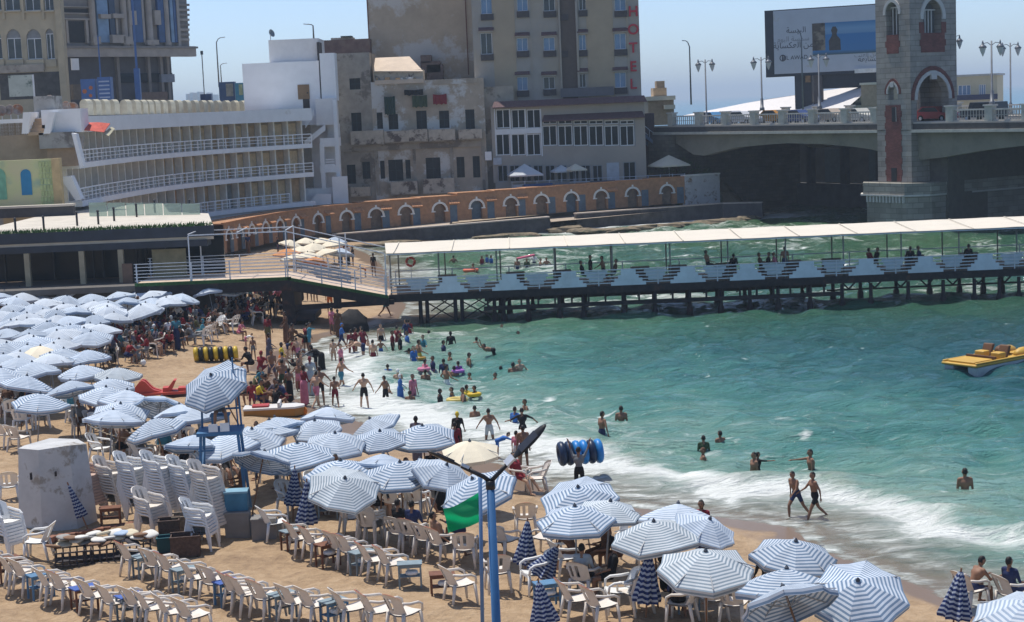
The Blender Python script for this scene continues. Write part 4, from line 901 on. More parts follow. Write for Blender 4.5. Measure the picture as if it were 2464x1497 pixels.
MB().add([(u0, 0.2, z0), (u1, 0.2, z1), (u1 - 1.6, 4, z2 + 0.2), (u0, 4, z2 + 0.2), (u0, 0.2, z0 - 0.1), (u1, 0.2, z1 - 0.1), (u1 - 1.6, 4, z2 + 0.1), (u0, 4, z2 + 0.1)], [(0, 1, 2, 3), (7, 6, 5, 4), (0, 4, 5, 1), (1, 5, 6, 2)]).build('tarpaulin_roof', mat('tarpaulin_cream', (0.62, 0.50, 0.38), 0.9, 0.1, 1), oh)
obox(902, 194, 1020, 199, -0.2, 2, 'roof_ledge', mat('tarpaulin_cream'), oh)
obox(905, 200, 940, 232, 0.2, 0.4, 'pale_hoarding', M_white, oh); obox(1041, 192, 1150, 200, -0.15, 0.3, 'gable_cornice', M_old, oh)
for k in range(16):
 px = rnd.uniform(905, 1012); z = OF.uv(px, 194)[1]; u = OF.uv(px, 194)[0]
 MB().obox((u, rnd.uniform(0, 1.4), z + 0.18), rnd.uniform(0.2, 0.6), 0.3, rnd.uniform(0.2, 0.45), rnd.uniform(0, 3)).build('roof_clutter', mat(rnd.choice(['clutter_white', 'clutter_tan', 'clutter_blue', 'clutter_brown']), {'w': (0.6, 0.6, 0.58), 't': (0.45, 0.3, 0.16), 'b': (0.1, 0.2, 0.4)}[rnd.choice('wtb')], 0.8), oh)
def cloth(F_, x0, y0, x1, y1, d, m, label, name='hanging_cloth'):
 a, b, c, dd = F_.rect(x0, y0, x1, y1, d); mb = MB(); n = 8
 for i in range(n + 1):
  t = i / n; yy = d + 0.06 * math.sin(i * 1.9)
  mb.v += [(a + (b - a) * t, yy, dd - 0.08 * math.sin(math.pi * t)), (a + (b - a) * t, yy - 0.05, c + 0.08 * math.sin(i * 2.3))]
  if i: mb.f.append((2 * i - 2, 2 * i - 1, 2 * i + 1, 2 * i)); mb.m.append(0)
 w0 = F_.A + F_.d * a + F_.n * d
 mb.v = [(x - a, y - d, z - c) for x, y, z in mb.v]
 o = mb.build(name, m, None, loc=(w0.x, w0.y, c), rz=F_.rz, label=label, cat='cloth'); o.modifiers.new('s', 'SOLIDIFY').thickness = 0.02
cloth(OF, 925, 232, 951, 275, -0.5, mat('cloth_dark_green', (0.02, 0.05, 0.04), 0.9), 'long dark green cloth hung from the derelict house beside a doorway')
cloth(OF, 992, 230, 1028, 257, -0.5, mat('cloth_green', (0.045, 0.07, 0.035), 0.9), 'olive green cloth hung out under the roof ledge of the derelict house')
cloth(OF, 1042, 227, 1075, 250, -0.5, mat('cloth_red', (0.22, 0.02, 0.03), 0.9), 'dark red cloth hung out on the derelict house')
cloth(OF, 973, 216, 1018, 228, -0.5, mat('cloth_black', (0.012, 0.012, 0.014), 0.9), 'black cloth hung over a line on the derelict house')
#blocks behind
BW = Facade((PD(888, 100, 200).x, 200), (PD(1152, 100, 200).x, 200))
bw = BW.root('blank_apartment_block', label='tall apartment block with a blank stained beige side wall', cat='building')
MB().box(0, BW.W, 0, 14, 6, 34).build('wall', mat('blank_ochre_wall', (0.42, 0.345, 0.26), 0.92, 0.12, 0.5, 0.1, tint=(0.52, 0.495, 0.46), tcut=(0.49, 0.55), tscale=0.16), bw)
for px in (886, 1122): a, b, c, d = BW.rect(px, -20, px + 2.5, 180); MB().box(a, b, -0.12, -0.002, c, d).build('drain_pipe', mat('rust_pipe', (0.16, 0.07, 0.05), 0.7), bw)
for (x0, y0, x1, y1) in ((1015, 135, 1040, 152), (1015, 150, 1062, 175), (1030, 158, 1068, 196)):
 a, b, c, d = BW.rect(x0, y0, x1, y1); MB().box(a, b, -3, -0.002, c, d).build('roof_annex', mat('dark_annex', (0.11, 0.085, 0.08), 0.9, 0.2), bw)
DW = Facade((PD(764, 100, 197).x, 197), (PD(889, 100, 197).x, 197))
dwo = DW.root('brown_block', label='low dark brown block behind the white stair tower', cat='building')
a, b, c, d = DW.rect(764, 98, 889, 140); MB().box(0, DW.W, 0, 8, 4, d).build('wall', mat('sooty_brown', (0.14, 0.09, 0.08), 0.92, 0.3, 1.2, tint=(0.16, 0.12, 0.1), tcut=(0.5, 0.65)), dwo)
MB().box(DW.W * 0.25, DW.W * 0.68, 0.5, 3, d, d + 0.25).build('roof_rubble', M_balc, dwo); MB().box(DW.W * 0.45, DW.W * 0.66, -0.1, 2, d + 0.25, d + 0.4).build('roof_board', M_shut, dwo)
#hotel
HFc = Facade((PD(1147, 300, 190).x, 190), (PD(1546, 300, 190).x, 190))
ho = HFc.root('hotel_building', label='tall beige hotel with rows of hooded windows and red vertical lettering', cat='hotel')
M_hot = mat('hotel_beige_render', (0.37, 0.335, 0.295), 0.9, 0.1, 0.5, tint=(0.42, 0.345, 0.25), tcut=(0.45, 0.7), tscale=0.12)
M_hot2 = mat('hotel_ochre_strip', (0.42, 0.335, 0.235), 0.9, 0.08, 0.5)
M_hood = mat('hotel_tile_hood', (0.13, 0.075, 0.075), 0.8, 0.2, 4)
M_wfr = mat('window_frame_white', (0.72, 0.73, 0.74), 0.6, 0.05)
M_blue = glass_mat('sky_blue_glass', (0.16, 0.26, 0.40), 0.05); M_gl = glass_mat('grey_glass', (0.05, 0.06, 0.065), 0.06)
cols = {'A': (1157, 1184), 'B': (1244, 1270), 'C': (1308, 1335), 'D': (1350, 1363), 'E': (1393, 1410), 'F': (1479, 1506)}
hw_ = []
rows_y = {'A': [(-12, 33), (80, 130)], 'B': [(-5, 26), (92, 122), (186, 217)], 'C': [(-5, 26), (91, 121), (186, 214)], 'D': [(-8, 34), (90, 122), (186, 214)], 'E': [(-5, 24), (84, 120), (178, 210)], 'F': [(-5, 25), (81, 118), (175, 210)]}
for k, rs in rows_y.items():
 for (y0, y1) in rs: hw_.append((k, HFc.rect(cols[k][0], y0, cols[k][1], y1)))
mb = MB(); zt = 36; holed_wall(mb, 0, HFc.W, 12.0, zt, [h for _, h in hw_], 0, 0.25); shell(mb, 0, HFc.W, 0, 16, 12.0, zt); mb.build('wall', M_hot, ho)
for i, (k, h) in enumerate(hw_):
 wd = window(ho, *h, 0.16, M_wfr, M_blue if (k in 'BF' or i % 3 == 0) else M_gl, 2, 1, 0.05)
 a, b, c, d = h
 MB().box(a - 0.06, b + 0.12, -0.22, -0.02, c - 0.7, c - 0.02).build('window_box', mat('window_box_dark', (0.075, 0.065, 0.065), 0.8, 0.2, 4), ho)
 if k != 'D':
  MB().add([(a - 0.2, -0.4, d + 0.32), (b + 0.25, -0.4, d + 0.32), (b + 0.25, -0.002, d + 0.62), (a - 0.2, -0.002, d + 0.62), (a - 0.2, -0.4, d + 0.22), (b + 0.25, -0.4, d + 0.22), (b + 0.25, -0.002, d + 0.22), (a - 0.2, -0.002, d + 0.22)], [(0, 1, 2, 3), (0, 4, 5, 1), (4, 7, 6, 5), (0, 3, 7, 4), (1, 5, 6, 2)]).build('hood', M_hood, ho)
  MB().box(a - 0.15, b + 0.2, -0.3, -0.004, d + 0.08, d + 0.215).build('lintel', mat('hotel_lintel', (0.42, 0.38, 0.33), 0.85, 0.08), ho)
for (x0, x1, m_, dd) in ((1186, 1240, M_hot2, 0.05), (1345, 1349, M_hot, 0.35), (1386, 1391, M_hot, 0.35), (1412, 1476, M_hot2, 0.05), (1508, 1513, M_hot, 0.1), (1275, 1279, M_hot, 0.08)):
 a, b, c, d = HFc.rect(x0, -60, x1, 228); MB().box(a, b, -dd, -0.003, 12.5, 34).build('pilaster', m_, ho)
a, b, c, d = HFc.rect(1349, -60, 1386, 228); MB().box(a, b, -0.02, -0.003, 12.5, 34).build('shaft_panel', mat('hotel_shaft', (0.13, 0.10, 0.085), 0.9, 0.1), ho)
a, b, c, d = HFc.rect(1348, 208, 1476, 229); MB().box(a, b, -0.9, -0.75, c, c + (d - c) * 0.8).build('balcony', mat('hotel_balcony', (0.16, 0.15, 0.155), 0.85, 0.1), ho)
def text(txt, name, m, parent, loc, size, rot=(R(90), 0, 0), ext=0.03, align='CENTER'):
 cu = bpy.data.curves.new(name, 'FONT'); cu.body = txt; cu.size = size; cu.extrude = ext; cu.align_x = align; cu.align_y = 'CENTER'; cu.materials.append(m)
 return ob(name, cu, parent, loc=loc, rot=rot)
M_red = mat('sign_red', (0.5, 0.03, 0.05), 0.6, 0.08)
for ch, yc in (('H', 28.5), ('O', 72), ('T', 116), ('E', 161), ('L', 203), ('A', -15)):
 u, z = HFc.uv(1523.5, yc)
 lt = text(ch, 'letter', M_red, ho, (u, -0.12, z), 1.55, ext=0.06); lt.data.offset = 0.025
PFc = Facade((PD(1186, 300, 187).x, 187), (PD(1552, 300, 187).x, 187))
def pbox(x0, y0, x1, y1, d0, d1, name, m, par=None): return obox(x0, y0, x1, y1, d0, d1, name, m, par or ho_p, PFc)
ho_p = PFc.root('hotel_restaurant', label='two storey glazed restaurant wing with dark tiled eaves below the hotel', cat='building')
wl_ = []
for i in range(3):
 for (y0, y1) in ((264, 308), (323, 373)): wl_.append((1194 + i * 37, y0, 1194 + i * 37 + 33, y1))
wr_2 = [(1306 + i * 37.2, 303, 1306 + i * 37.2 + 34, 350) for i in range(6)]
wt_ = [(1306 + i * 37.2, 290, 1306 + i * 37.2 + 34, 298) for i in range(6)]
wg_ = [(1198 + i * 28.5, 398, 1198 + i * 28.5 + 24, 437) for i in range(9)] + [(1500, 390, 1530, 437)]
allh = [PFc.rect(*w_) for w_ in wl_ + wr_2 + wt_ + wg_]
M_rest = mat('restaurant_render', (0.40, 0.35, 0.30), 0.9, 0.1, 0.6, tint=(0.33, 0.30, 0.27), tcut=(0.5, 0.7), tscale=0.3)
ztop = PFc.uv(1370, 245)[1]
mb = MB(); holed_wall(mb, 0, PFc.W, 2.0, ztop, allh, 0, 0.2); shell(mb, 0, PFc.W, 0, 4.5, 2.0, ztop); mb.build('wall', M_rest, ho_p)
for i, h in enumerate(allh): window(ho_p, *h, 0.1, M_wfr if i < 18 else mat('frame_grey', (0.3, 0.31, 0.33), 0.6), M_dglass, 2, 1, 0.09)
for (x0, x1, yy) in ((1184, 1555, 233), (1304, 1550, 268)):
 u0, z0 = PFc.uv(x0, yy + 10); u1, _ = PFc.uv(x1, yy + 10); z0 = PFc.uv((x0 + x1) / 2, yy + 18)[1]
 MB().add([(u0, -0.9, z0), (u1, -0.9, z0), (u1 - 0.2, -0.003, z0 + 0.62), (u0 + 0.2, -0.003, z0 + 0.62), (u0, -0.9, z0 - 0.1), (u1, -0.9, z0 - 0.1), (u1, -0.003, z0 - 0.1), (u0, -0.003, z0 - 0.1)], [(0, 1, 2, 3), (0, 4, 5, 1), (4, 7, 6, 5), (0, 3, 7, 4), (1, 5, 6, 2)]).build('tiled_eave', M_hood, ho_p)
pbox(1190, 312, 1304, 320, -0.06, -0.003, 'transom', M_wfr); pbox(1184, 256, 1192, 440, -0.1, -0.003, 'corner_post', M_hot)
for i in range(4):
 pbox(1190 + i * 37, 262, 1193.2 + i * 37, 376, -0.09, -0.004, 'mullion', M_wfr)
for i in range(7): pbox(1303 + i * 37.2, 286, 1305.5 + i * 37.2, 353, -0.06, -0.003, 'mullion', mat('frame_grey'))
pbox(1218, 300, 1222, 440, 0.6, 0.8, 'inner_post', M_void); pbox(1167, 365, 1183, 385, -0.6, -0.1, 'air_conditioner', M_white); pbox(1187, 380, 1207, 396, -0.25, -0.004, 'sign_panel', mat('pale_panel', (0.45, 0.48, 0.52), 0.7))
pbox(1460, 392, 1490, 437, -0.1, -0.003, 'pale_door', mat('pale_panel'))
tf = Facade((PD(1150, 450, 183.5).x, 183.5), (PD(1650, 450, 186).x, 186))
tt = tf.root('restaurant_terrace', label='terrace with a blue and white railing above the orange cabins', cat='terrace')
zt = tf.uv(1400, 448)[1]
MB().box(0, tf.W, 0, 4, zt - 0.6, zt - 0.12).build('floor', M_cap, tt)
a, b, c, d = tf.rect(1232, 436, 1648, 440);
for zz in (0.28, 0.55, 0.85): MB().box(a, b, -0.03, 0.03, zt + zz - 0.1, zt + zz - 0.05).build('rail', mat('rail_pale_blue', (0.50, 0.55, 0.62), 0.5), tt)
for k in range(15): MB().box(a + (b - a) * k / 14 - 0.03, a + (b - a) * k / 14 + 0.03, -0.035, 0.035, zt - 0.12, zt + 0.85).build('rail_post', mat('rail_pale_blue'), tt)
for (x0, x1, m_) in ((1260, 1330, mat('banner_blue', (0.04, 0.1, 0.25), 0.7)), (1335, 1370, mat('banner_grey', (0.2, 0.22, 0.26), 0.7)), (1235, 1256, mat('banner_pale', (0.4, 0.45, 0.5), 0.7)), (1420, 1480, mat('banner_dark', (0.07, 0.09, 0.12), 0.7))):
 a, b, c, d = tf.rect(x0, 440, x1, 450); MB().box(a, b, -0.06, -0.04, zt - 0.1, zt + 0.5).build('banner', m_, tt)
def sq_parasol(px, py, D, s, h, m_, label, rz=0.4):
 p = PD(px, py, D); r = empty('square_parasol', (p.x, p.y, p.z - h), label=label, cat='parasol')
 mb = MB(); t = 0.32 * s
 mb.v = [(0, 0, t)] + [(s / 2 * a, s / 2 * b, 0) for a, b in ((-1, -1), (1, -1), (1, 1), (-1, 1))] + [(s / 2 * a, s / 2 * b, -0.15) for a, b in ((-1, -1), (1, -1), (1, 1), (-1, 1))]
 mb.f = [(0, 1, 2), (0, 2, 3), (0, 3, 4), (0, 4, 1)] + [(1 + i, 5 + i, 5 + (i + 1) % 4, 1 + (i + 1) % 4) for i in range(4)]; mb.m = [0] * 8
 o = mb.build('cloth', m_, r, loc=(0, 0, h - t)); MB().tube([(0, 0, 0), (0, 0, h - 0.02)], 0.04, 6).build('pole', M_rail, r); r.rotation_euler = (0, 0, rz); return r
M_pc = mat('parasol_cream', (0.70, 0.64, 0.50), 0.85, 0.05); M_pg = mat('parasol_grey_white', (0.55, 0.57, 0.58), 0.85, 0.05)
sq_parasol(1384, 394, 185.5, 1.9, 2.4, M_pc, 'small cream parasol on the restaurant terrace in front of the glass doors')
sq_parasol(1262, 394, 185.5, 3.6, 2.4, M_pg, 'wide grey white parasol at the cabin end of the restaurant terrace', 0.1)
sq_parasol(1350, 397, 186.2, 2.0, 2.2, M_pg, 'grey parasol behind the small cream one on the restaurant terrace', 0.2)
sq_parasol(1609, 373, 187.5, 3.4, 2.8, M_pc, 'big cream parasol standing by the bushes below the bridge')
sfc = Facade((PD(1548, 350, 190).x, 190), (PD(1640, 350, 193).x, 193)); ss = sfc.root('bridge_stair', label='blue grey open stair climbing from the terrace to the bridge beside the hotel', cat='stair')
u0, z0 = sfc.uv(1620, 376); u1, z1 = sfc.uv(1552, 322)
M_bst = mat('stair_blue_grey', (0.14, 0.18, 0.25), 0.7, 0.15)
for d0 in (0, 1.4): MB().xz([(u0, z0), (u1, z1), (u1, z1 - 0.4), (u0, z0 - 0.4)], d0, d0 + 0.08).build('string', M_bst, ss); MB().xz([(u0, z0 + 0.9), (u1, z1 + 0.9), (u1, z1 + 0.82), (u0, z0 + 0.82)], d0, d0 + 0.05).build('handrail', M_rail, ss)
for k in range(16):
 t = k / 15; u = u0 + (u1 - u0) * t; z = z0 + (z1 - z0) * t; MB().box(u - 0.14, u + 0.14, 0.08, 1.4, z - 0.05, z).build('tread', M_bst, ss)
for k in range(7):
 t = k / 6; u = u0 + (u1 - u0) * t; z = z0 + (z1 - z0) * t; MB().box(u - 0.02, u + 0.02, 0, 0.05, z, z + 0.85).build('baluster', M_rail, ss)
MB().box(0.5, 3.4, 2.2, 7, 1.5, z1 + 2.2).build('retaining_wall', mat('dark_red_stone', (0.07, 0.045, 0.045), 0.9, 0.3, 2), ss)
M_leaf = mat('leaf_green', (0.055, 0.095, 0.03), 0.75, 0.45, 6); M_leaf2 = mat('leaf_dark', (0.035, 0.06, 0.025), 0.75, 0.4, 6); M_bark = mat('bark', (0.09, 0.065, 0.045), 0.9, 0.3)
def bush(c, rx, ry, rz_, n, seed, label, m_=None, s=0.12, name='bush', cat='bush', group=None):
 rs = random.Random(seed); r = empty(name, c, label=label, cat=cat, group=group); mb = MB()
 cl = [(rs.uniform(-.7, .7), rs.uniform(-.7, .7), rs.uniform(0.15, .85), rs.uniform(.3, .55)) for _ in range(9)]
 for _ in range(n):
  cx_, cy_, cz_, cr_ = rs.choice(cl); d = Vector((rs.gauss(0, 1), rs.gauss(0, 1), rs.gauss(0, 1))).normalized() * cr_ * rs.uniform(.5, 1.05)
  p = Vector(((cx_ + d.x) * rx, (cy_ + d.y) * ry, max(0.02, (cz_ + d.z * .8)) * rz_)); a = Vector((rs.uniform(-1, 1), rs.uniform(-1, 1), rs.uniform(-.4, 1))).normalized(); b = a.orthogonal().normalized()
  w_ = s * rs.uniform(.6, 1.3); mb.add([p - b * w_ * .5, p + a * w_ * .6, p + b * w_ * .5, p - a * w_ * .6], [(0, 1, 2, 3)])
 mb.build('foliage', m_ or M_leaf, r)
 for k in range(3): MB().tube([(rs.uniform(-.1, .1), rs.uniform(-.1, .1), -0.2), (rs.uniform(-.4, .4) * rx, rs.uniform(-.4, .4) * ry, rz_ * .6)], [0.05, 0.02], 5).build('stem', M_bark, r)
 return r
for i, (px, py, D, rx, rz_, lab) in enumerate(((1600, 408, 188, 1.6, 1.1, 'green bush under the big cream parasol'), (1652, 412, 188.5, 1.7, 1.5, 'leafy bush between the cream parasol and the bridge arch'), (1688, 420, 189, 1.1, 1.0, 'low green bush at the top corner of the peeling white wall'), (1578, 398, 190, 1.0, 0.8, 'small dark bush at the foot of the blue grey stair'))):
 p = PD(px, py, D); bush((p.x, p.y, p.z - 0.3), rx, 1.3, rz_, 700, 50 + i, lab, M_leaf if i < 3 else M_leaf2)
p = PD(1628, 415, 187.6); tr_ = empty('palm_shrub', (p.x, p.y, p.z - 0.4), label='brown dried shrub on a thin trunk beside the big cream parasol', cat='shrub')
MB().tube([(0, 0, 0), (0.05, 0, 0.9)], [0.09, 0.07], 6).build('trunk', M_bark, tr_)
mb = MB(); rs = random.Random(5)
for _ in range(260):
 d = Vector((rs.gauss(0, 1), rs.gauss(0, 1), rs.gauss(0, .7))).normalized() * rs.uniform(.2, .6); a = d.normalized(); b = a.orthogonal().normalized()
 p_ = d + Vector((0, 0, 1.2)); mb.add([p_ - b * .05, p_ + a * .22, p_ + b * .05, p_ - a * .05], [(0, 1, 2, 3)])
mb.build('crown', mat('dry_leaf', (0.13, 0.085, 0.05), 0.9, 0.3), tr_)
q = MB(); hp = [PD(1560, 440, 188.5), PD(1650, 430, 188), PD(1760, 470, 190), PD(1800, 500, 191), PD(1720, 400, 196), PD(1600, 380, 196), PD(1560, 395, 193)]
q.v = [tuple(v) for v in hp] + [(v.x, v.y, -0.5) for v in hp]; n_ = len(hp); q.f = [tuple(range(n_))] + [(i, n_ + i, n_ + (i + 1) % n_, (i + 1) % n_) for i in range(n_)]; q.m = [0] * len(q.f)
q.build('bank', mat('dry_bank', (0.27, 0.20, 0.13), 0.95, 0.25, 1.5, 0.3, tint=(0.06, 0.09, 0.03), tcut=(0.5, 0.6), tscale=0.7), kind='structure', label='dry earth bank under the bridge abutment', cat='bank')
#bridge with its tower
PHI = R(57); bdir = Vector((math.cos(PHI), -math.sin(PHI), 0)); bn = Vector((math.sin(PHI), math.cos(PHI), 0))
K = PD(2185, 300, 160.0); K.z = 0
UL, UR = 37.5, 24.0
BFc = Facade(K - bdir * UL, K + bdir * UR)
M_bst_ = masonry('bridge_stone', (0.29, 0.275, 0.235), (0.19, 0.18, 0.155), 1.4, 0.5)
M_conc = mat('bridge_concrete', (0.24, 0.22, 0.17), 0.9, 0.2, 0.6, 0.1, tint=(0.10, 0.09, 0.075), tcut=(0.5, 0.75), tscale=0.3)
M_par = mat('parapet_stone', (0.46, 0.44, 0.38), 0.85, 0.15, 2)
M_brk = masonry('tower_red_brick', (0.17, 0.058, 0.05), (0.22, 0.115, 0.10), 0.3, 0.1)
br = BFc.root('bridge', label='stone road bridge with balustrades and a flat arch over dark water', cat='bridge')
def bz(px, py): return BFc.uv(px, py)
soff = [(1624, 345), (1665, 372), (1691, 375), (1730, 365), (1772, 355), (1830, 349), (1893, 345), (1973, 347), (2053, 354), (2094, 360), (2110, 364), (2185, 380), (2215, 384), (2260, 380), (2305, 372), (2360, 363), (2420, 355), (2470, 350), (2560, 343)]
zt_l = bz(1640, 322)[1]; zt_r = bz(2440, 316)[1]
def ztop(u): return zt_l + (zt_r - zt_l) * u / (UL + UR)
DECKW = 17.0
for d0 in (0.15, DECKW):
 mb = MB(); pts = [bz(x, y) for x, y in soff]
 for (u0, z0), (u1, z1) in zip(pts, pts[1:]):
  mb.xz([(u0, z0), (u1, z1), (u1, ztop(u1)), (u0, ztop(u0))], d0, d0 + 1.2)
 mb.build('arch_girder', M_conc, br)
mb = MB()
for k in range(20):
 u0, u1 = (UL + UR) * k / 20, (UL + UR) * (k + 1) / 20
 mb.xz([(u0, ztop(u0)), (u1, ztop(u1)), (u1, ztop(u1) + 0.75), (u0, ztop(u0) + 0.75)], -0.55, DECKW + 1.5)
mb.build('deck', mat('road_asphalt', (0.06, 0.06, 0.06), 0.9, 0.2, 2), br)
mb = MB()
for k in range(20):
 u0, u1 = (UL + UR) * k / 20, (UL + UR) * (k + 1) / 20
 mb.xz([(u0, ztop(u0) - 0.05), (u1, ztop(u1) - 0.05), (u1, ztop(u1) + 0.22), (u0, ztop(u0) + 0.22)], -0.75, -0.552)
mb.build('cornice', M_par, br)
for (d0, d1, nm, m_) in ((-0.5, 1.8, 'pavement', mat('pavement_pale', (0.42, 0.38, 0.33), 0.9, 0.12)), (DECKW - 1.2, DECKW + 1.4, 'pavement', mat('pavement_pale'))):
 mb = MB()
 for k in range(10):
  u0, u1 = (UL + UR) * k / 10, (UL + UR) * (k + 1) / 10; mb.xz([(u0, ztop(u0) + 0.752), (u1, ztop(u1) + 0.752), (u1, ztop(u1) + 0.9), (u0, ztop(u0) + 0.9)], d0, d1)
 mb.build(nm, m_, br)
posts = [1620, 1685, 1749, 1818, 1887, 1959, 2038, 2110, 2204, 2292, 2386, 2475, 2560]
pu = [bz(x, 290)[0] for x in posts]
def parapet(d, us, full=True):
 for i, u in enumerate(us):
  z = ztop(u)
  p_ = MB().box(u - 0.42, u + 0.42, d - 0.3, d + 0.3, z + 0.22, z + 2.2).build('parapet_pillar', M_par, br)
  MB().box(u - 0.52, u + 0.52, d - 0.4, d + 0.4, z + 2.201, z + 2.34).build('pillar_cap', mat('pillar_cap', (0.5, 0.48, 0.44), 0.8, 0.1), p_)
 for a, b in zip(us, us[1:]):
  za = ztop((a + b) / 2); a += 0.421; b -= 0.421
  MB().box(a, b, d - 0.16, d + 0.16, za + 0.22, za + 1.02).build('parapet_panel', M_par, br)
  MB().box(a, b, d - 0.1, d + 0.1, za + 1.85, za + 1.98).build('parapet_rail', mat('pillar_cap'), br)
  if full:
   n = int((b - a) / 0.32); mb = MB()
   for k in range(n): x = a + (k + .5) * (b - a) / n; mb.box(x - 0.03, x + 0.03, d - 0.03, d + 0.03, za + 1.02, za + 1.85)
   mb.box(a, b, d - 0.02, d + 0.02, za + 1.4, za + 1.45); o = mb.build('lattice', mat('lattice_grey', (0.36, 0.35, 0.32), 0.7), br)
K = K + bdir * 1.1; uK = (K - BFc.A).dot(BFc.d)
TW, TDp = 4.3, 6.1
left_us = [u for u in pu if u < uK - TW - 0.1]; left_us.append(uK - TW - 0.45); right_us = [u for u in pu if u > uK + 0.3]
left_us = sorted(set(left_us)); left_us = [u for i, u in enumerate(left_us) if i == 0 or u - left_us[i - 1] > 1.2]
parapet(-0.15, left_us); parapet(-0.15, right_us); parapet(DECKW + 1.1, list(np.arange(1, UL + UR, 5.2)), True)
a_, z_ = bz(1622, 320)
MB().box(a_ - 3.5, a_ + 0.0, -0.9, DECKW + 1.4, -0.5, ztop(a_) - 0.06).build('abutment', masonry('abutment_stone', (0.14, 0.125, 0.105), (0.1, 0.09, 0.08), 1.0, 0.4), br)
M_under = mat('shaded_concrete', (0.05, 0.06, 0.072), 0.95, 0.3, 0.8)  # shade below the deck put into a dark, bluish base colour
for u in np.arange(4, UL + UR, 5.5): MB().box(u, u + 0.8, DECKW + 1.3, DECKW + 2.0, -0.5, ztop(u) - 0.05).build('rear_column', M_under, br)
bk = BFc.root('quay_wall', label='dark quay wall and arches in the shade behind the bridge', cat='wall')
us0, zs0 = BFc.uv(2302, 388, DECKW + 2.5); us1, zs1 = BFc.uv(2412, 374, DECKW + 2.5)
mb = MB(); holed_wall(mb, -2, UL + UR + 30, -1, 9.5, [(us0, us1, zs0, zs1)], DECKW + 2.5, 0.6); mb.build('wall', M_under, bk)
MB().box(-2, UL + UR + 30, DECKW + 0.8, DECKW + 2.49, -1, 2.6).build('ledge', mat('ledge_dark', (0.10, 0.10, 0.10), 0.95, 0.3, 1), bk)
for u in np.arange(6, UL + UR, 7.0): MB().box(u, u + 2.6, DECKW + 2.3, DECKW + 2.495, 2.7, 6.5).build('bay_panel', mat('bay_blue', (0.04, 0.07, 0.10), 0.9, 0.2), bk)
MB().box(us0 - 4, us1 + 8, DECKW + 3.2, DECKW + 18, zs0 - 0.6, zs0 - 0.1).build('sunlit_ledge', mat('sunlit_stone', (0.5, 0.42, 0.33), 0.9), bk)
#tower
tw = ob('bridge_tower', None, None, loc=(K.x, K.y, 0), rz=BFc.rz, label='tall square stone tower with red brick panels and horseshoe arches on the bridge', cat='tower')
TY0 = -0.75
M_tst = masonry('tower_stone', (0.33, 0.30, 0.265), (0.23, 0.21, 0.18), 1.3, 0.48, var=0.12)
M_trim = mat('tower_pale_trim', (0.52, 0.50, 0.47), 0.85, 0.1, 2)
LFc = Facade(K + bn * TY0 - bdir * TW, K + bn * TY0)                      # bay face
RFc = Facade(K + bn * TY0, K + bn * (TY0 + TDp))                          # face across the road
roadz = ztop(uK) + 0.9
ZTT = 30.0
def arch_pts(uc, hw, zs, n=14, pointed=0.15, horse=0.25):
 return [(uc + hw * math.cos(t), zs + hw * (math.sin(t) + (pointed * (1 - abs(math.cos(t)))))) for t in np.linspace(math.pi + horse, -horse, n)]
class Local:
 """tower-local frames: face 'L' x from -TW..0 at y=TY0; face 'R' rotated"""
def face_root(F_, name):
 e = ob(name, None, tw, loc=None); return e
def lface(mb, name, m_, parent=None):             # coordinates given in (u along LFc, depth, z)
 mb.v = [(x - TW, y + TY0, z) for x, y, z in mb.v]; return mb.build(name, m_, parent or tw)
def rface(mb, name, m_, parent=None):             # (u along RFc, depth inwards(-bdir), z)
 mb.v = [(-y, TY0 + x, z) for x, y, z in mb.v]; return mb.build(name, m_, parent or tw)
def holed_arch(mb, u0, u1, v0, v1, arcs, dep, mi=0):
 """wall cell u0..u1 x v0..v1 with one arched opening (bottom z, points)"""
 zb_, pts = arcs; n = len(pts); hw_l, hw_r = pts[0][0], pts[-1][0]
 if zb_ > v0 + 1e-3: mb.add([(u0, 0, v0), (u1, 0, v0), (u1, 0, zb_), (u0, 0, zb_)], [(0, 1, 2, 3)], mi)
 zs = pts[0][1]
 mb.add([(u0, 0, zb_), (hw_l, 0, zb_), (hw_l, 0, zs), (u0, 0, zs)], [(0, 1, 2, 3)], mi); mb.add([(hw_r, 0, zb_), (u1, 0, zb_), (u1, 0, zs), (hw_r, 0, zs)], [(0, 1, 2, 3)], mi)
 top = [(u0 + (u1 - u0) * i / (n - 1), v1) for i in range(n)]
 mb.add([(u0, 0, zs), (pts[0][0], 0, zs), (u0, 0, v1)], [(0, 1, 2)], mi); mb.add([(u1, 0, zs), (u1, 0, v1), (pts[-1][0], 0, zs)], [(0, 1, 2)], mi)
 for i in range(n - 1):
  mb.add([(pts[i][0], 0, pts[i][1]), (pts[i + 1][0], 0, pts[i + 1][1]), (top[i + 1][0], 0, v1), (top[i][0], 0, v1), (pts[i][0], dep, pts[i][1]), (pts[i + 1][0], dep, pts[i + 1][1])], [(0, 1, 2, 3), (0, 4, 5, 1)], mi)
 for x in (hw_l, hw_r): mb.add([(x, 0, zb_), (x, dep, zb_), (x, dep, zs), (x, 0, zs)], [(0, 1, 2, 3)], mi)
 mb.add([(hw_l, 0, zb_), (hw_r, 0, zb_), (hw_r, dep, zb_), (hw_l, dep, zb_)], [(0, 1, 2, 3)], mi)
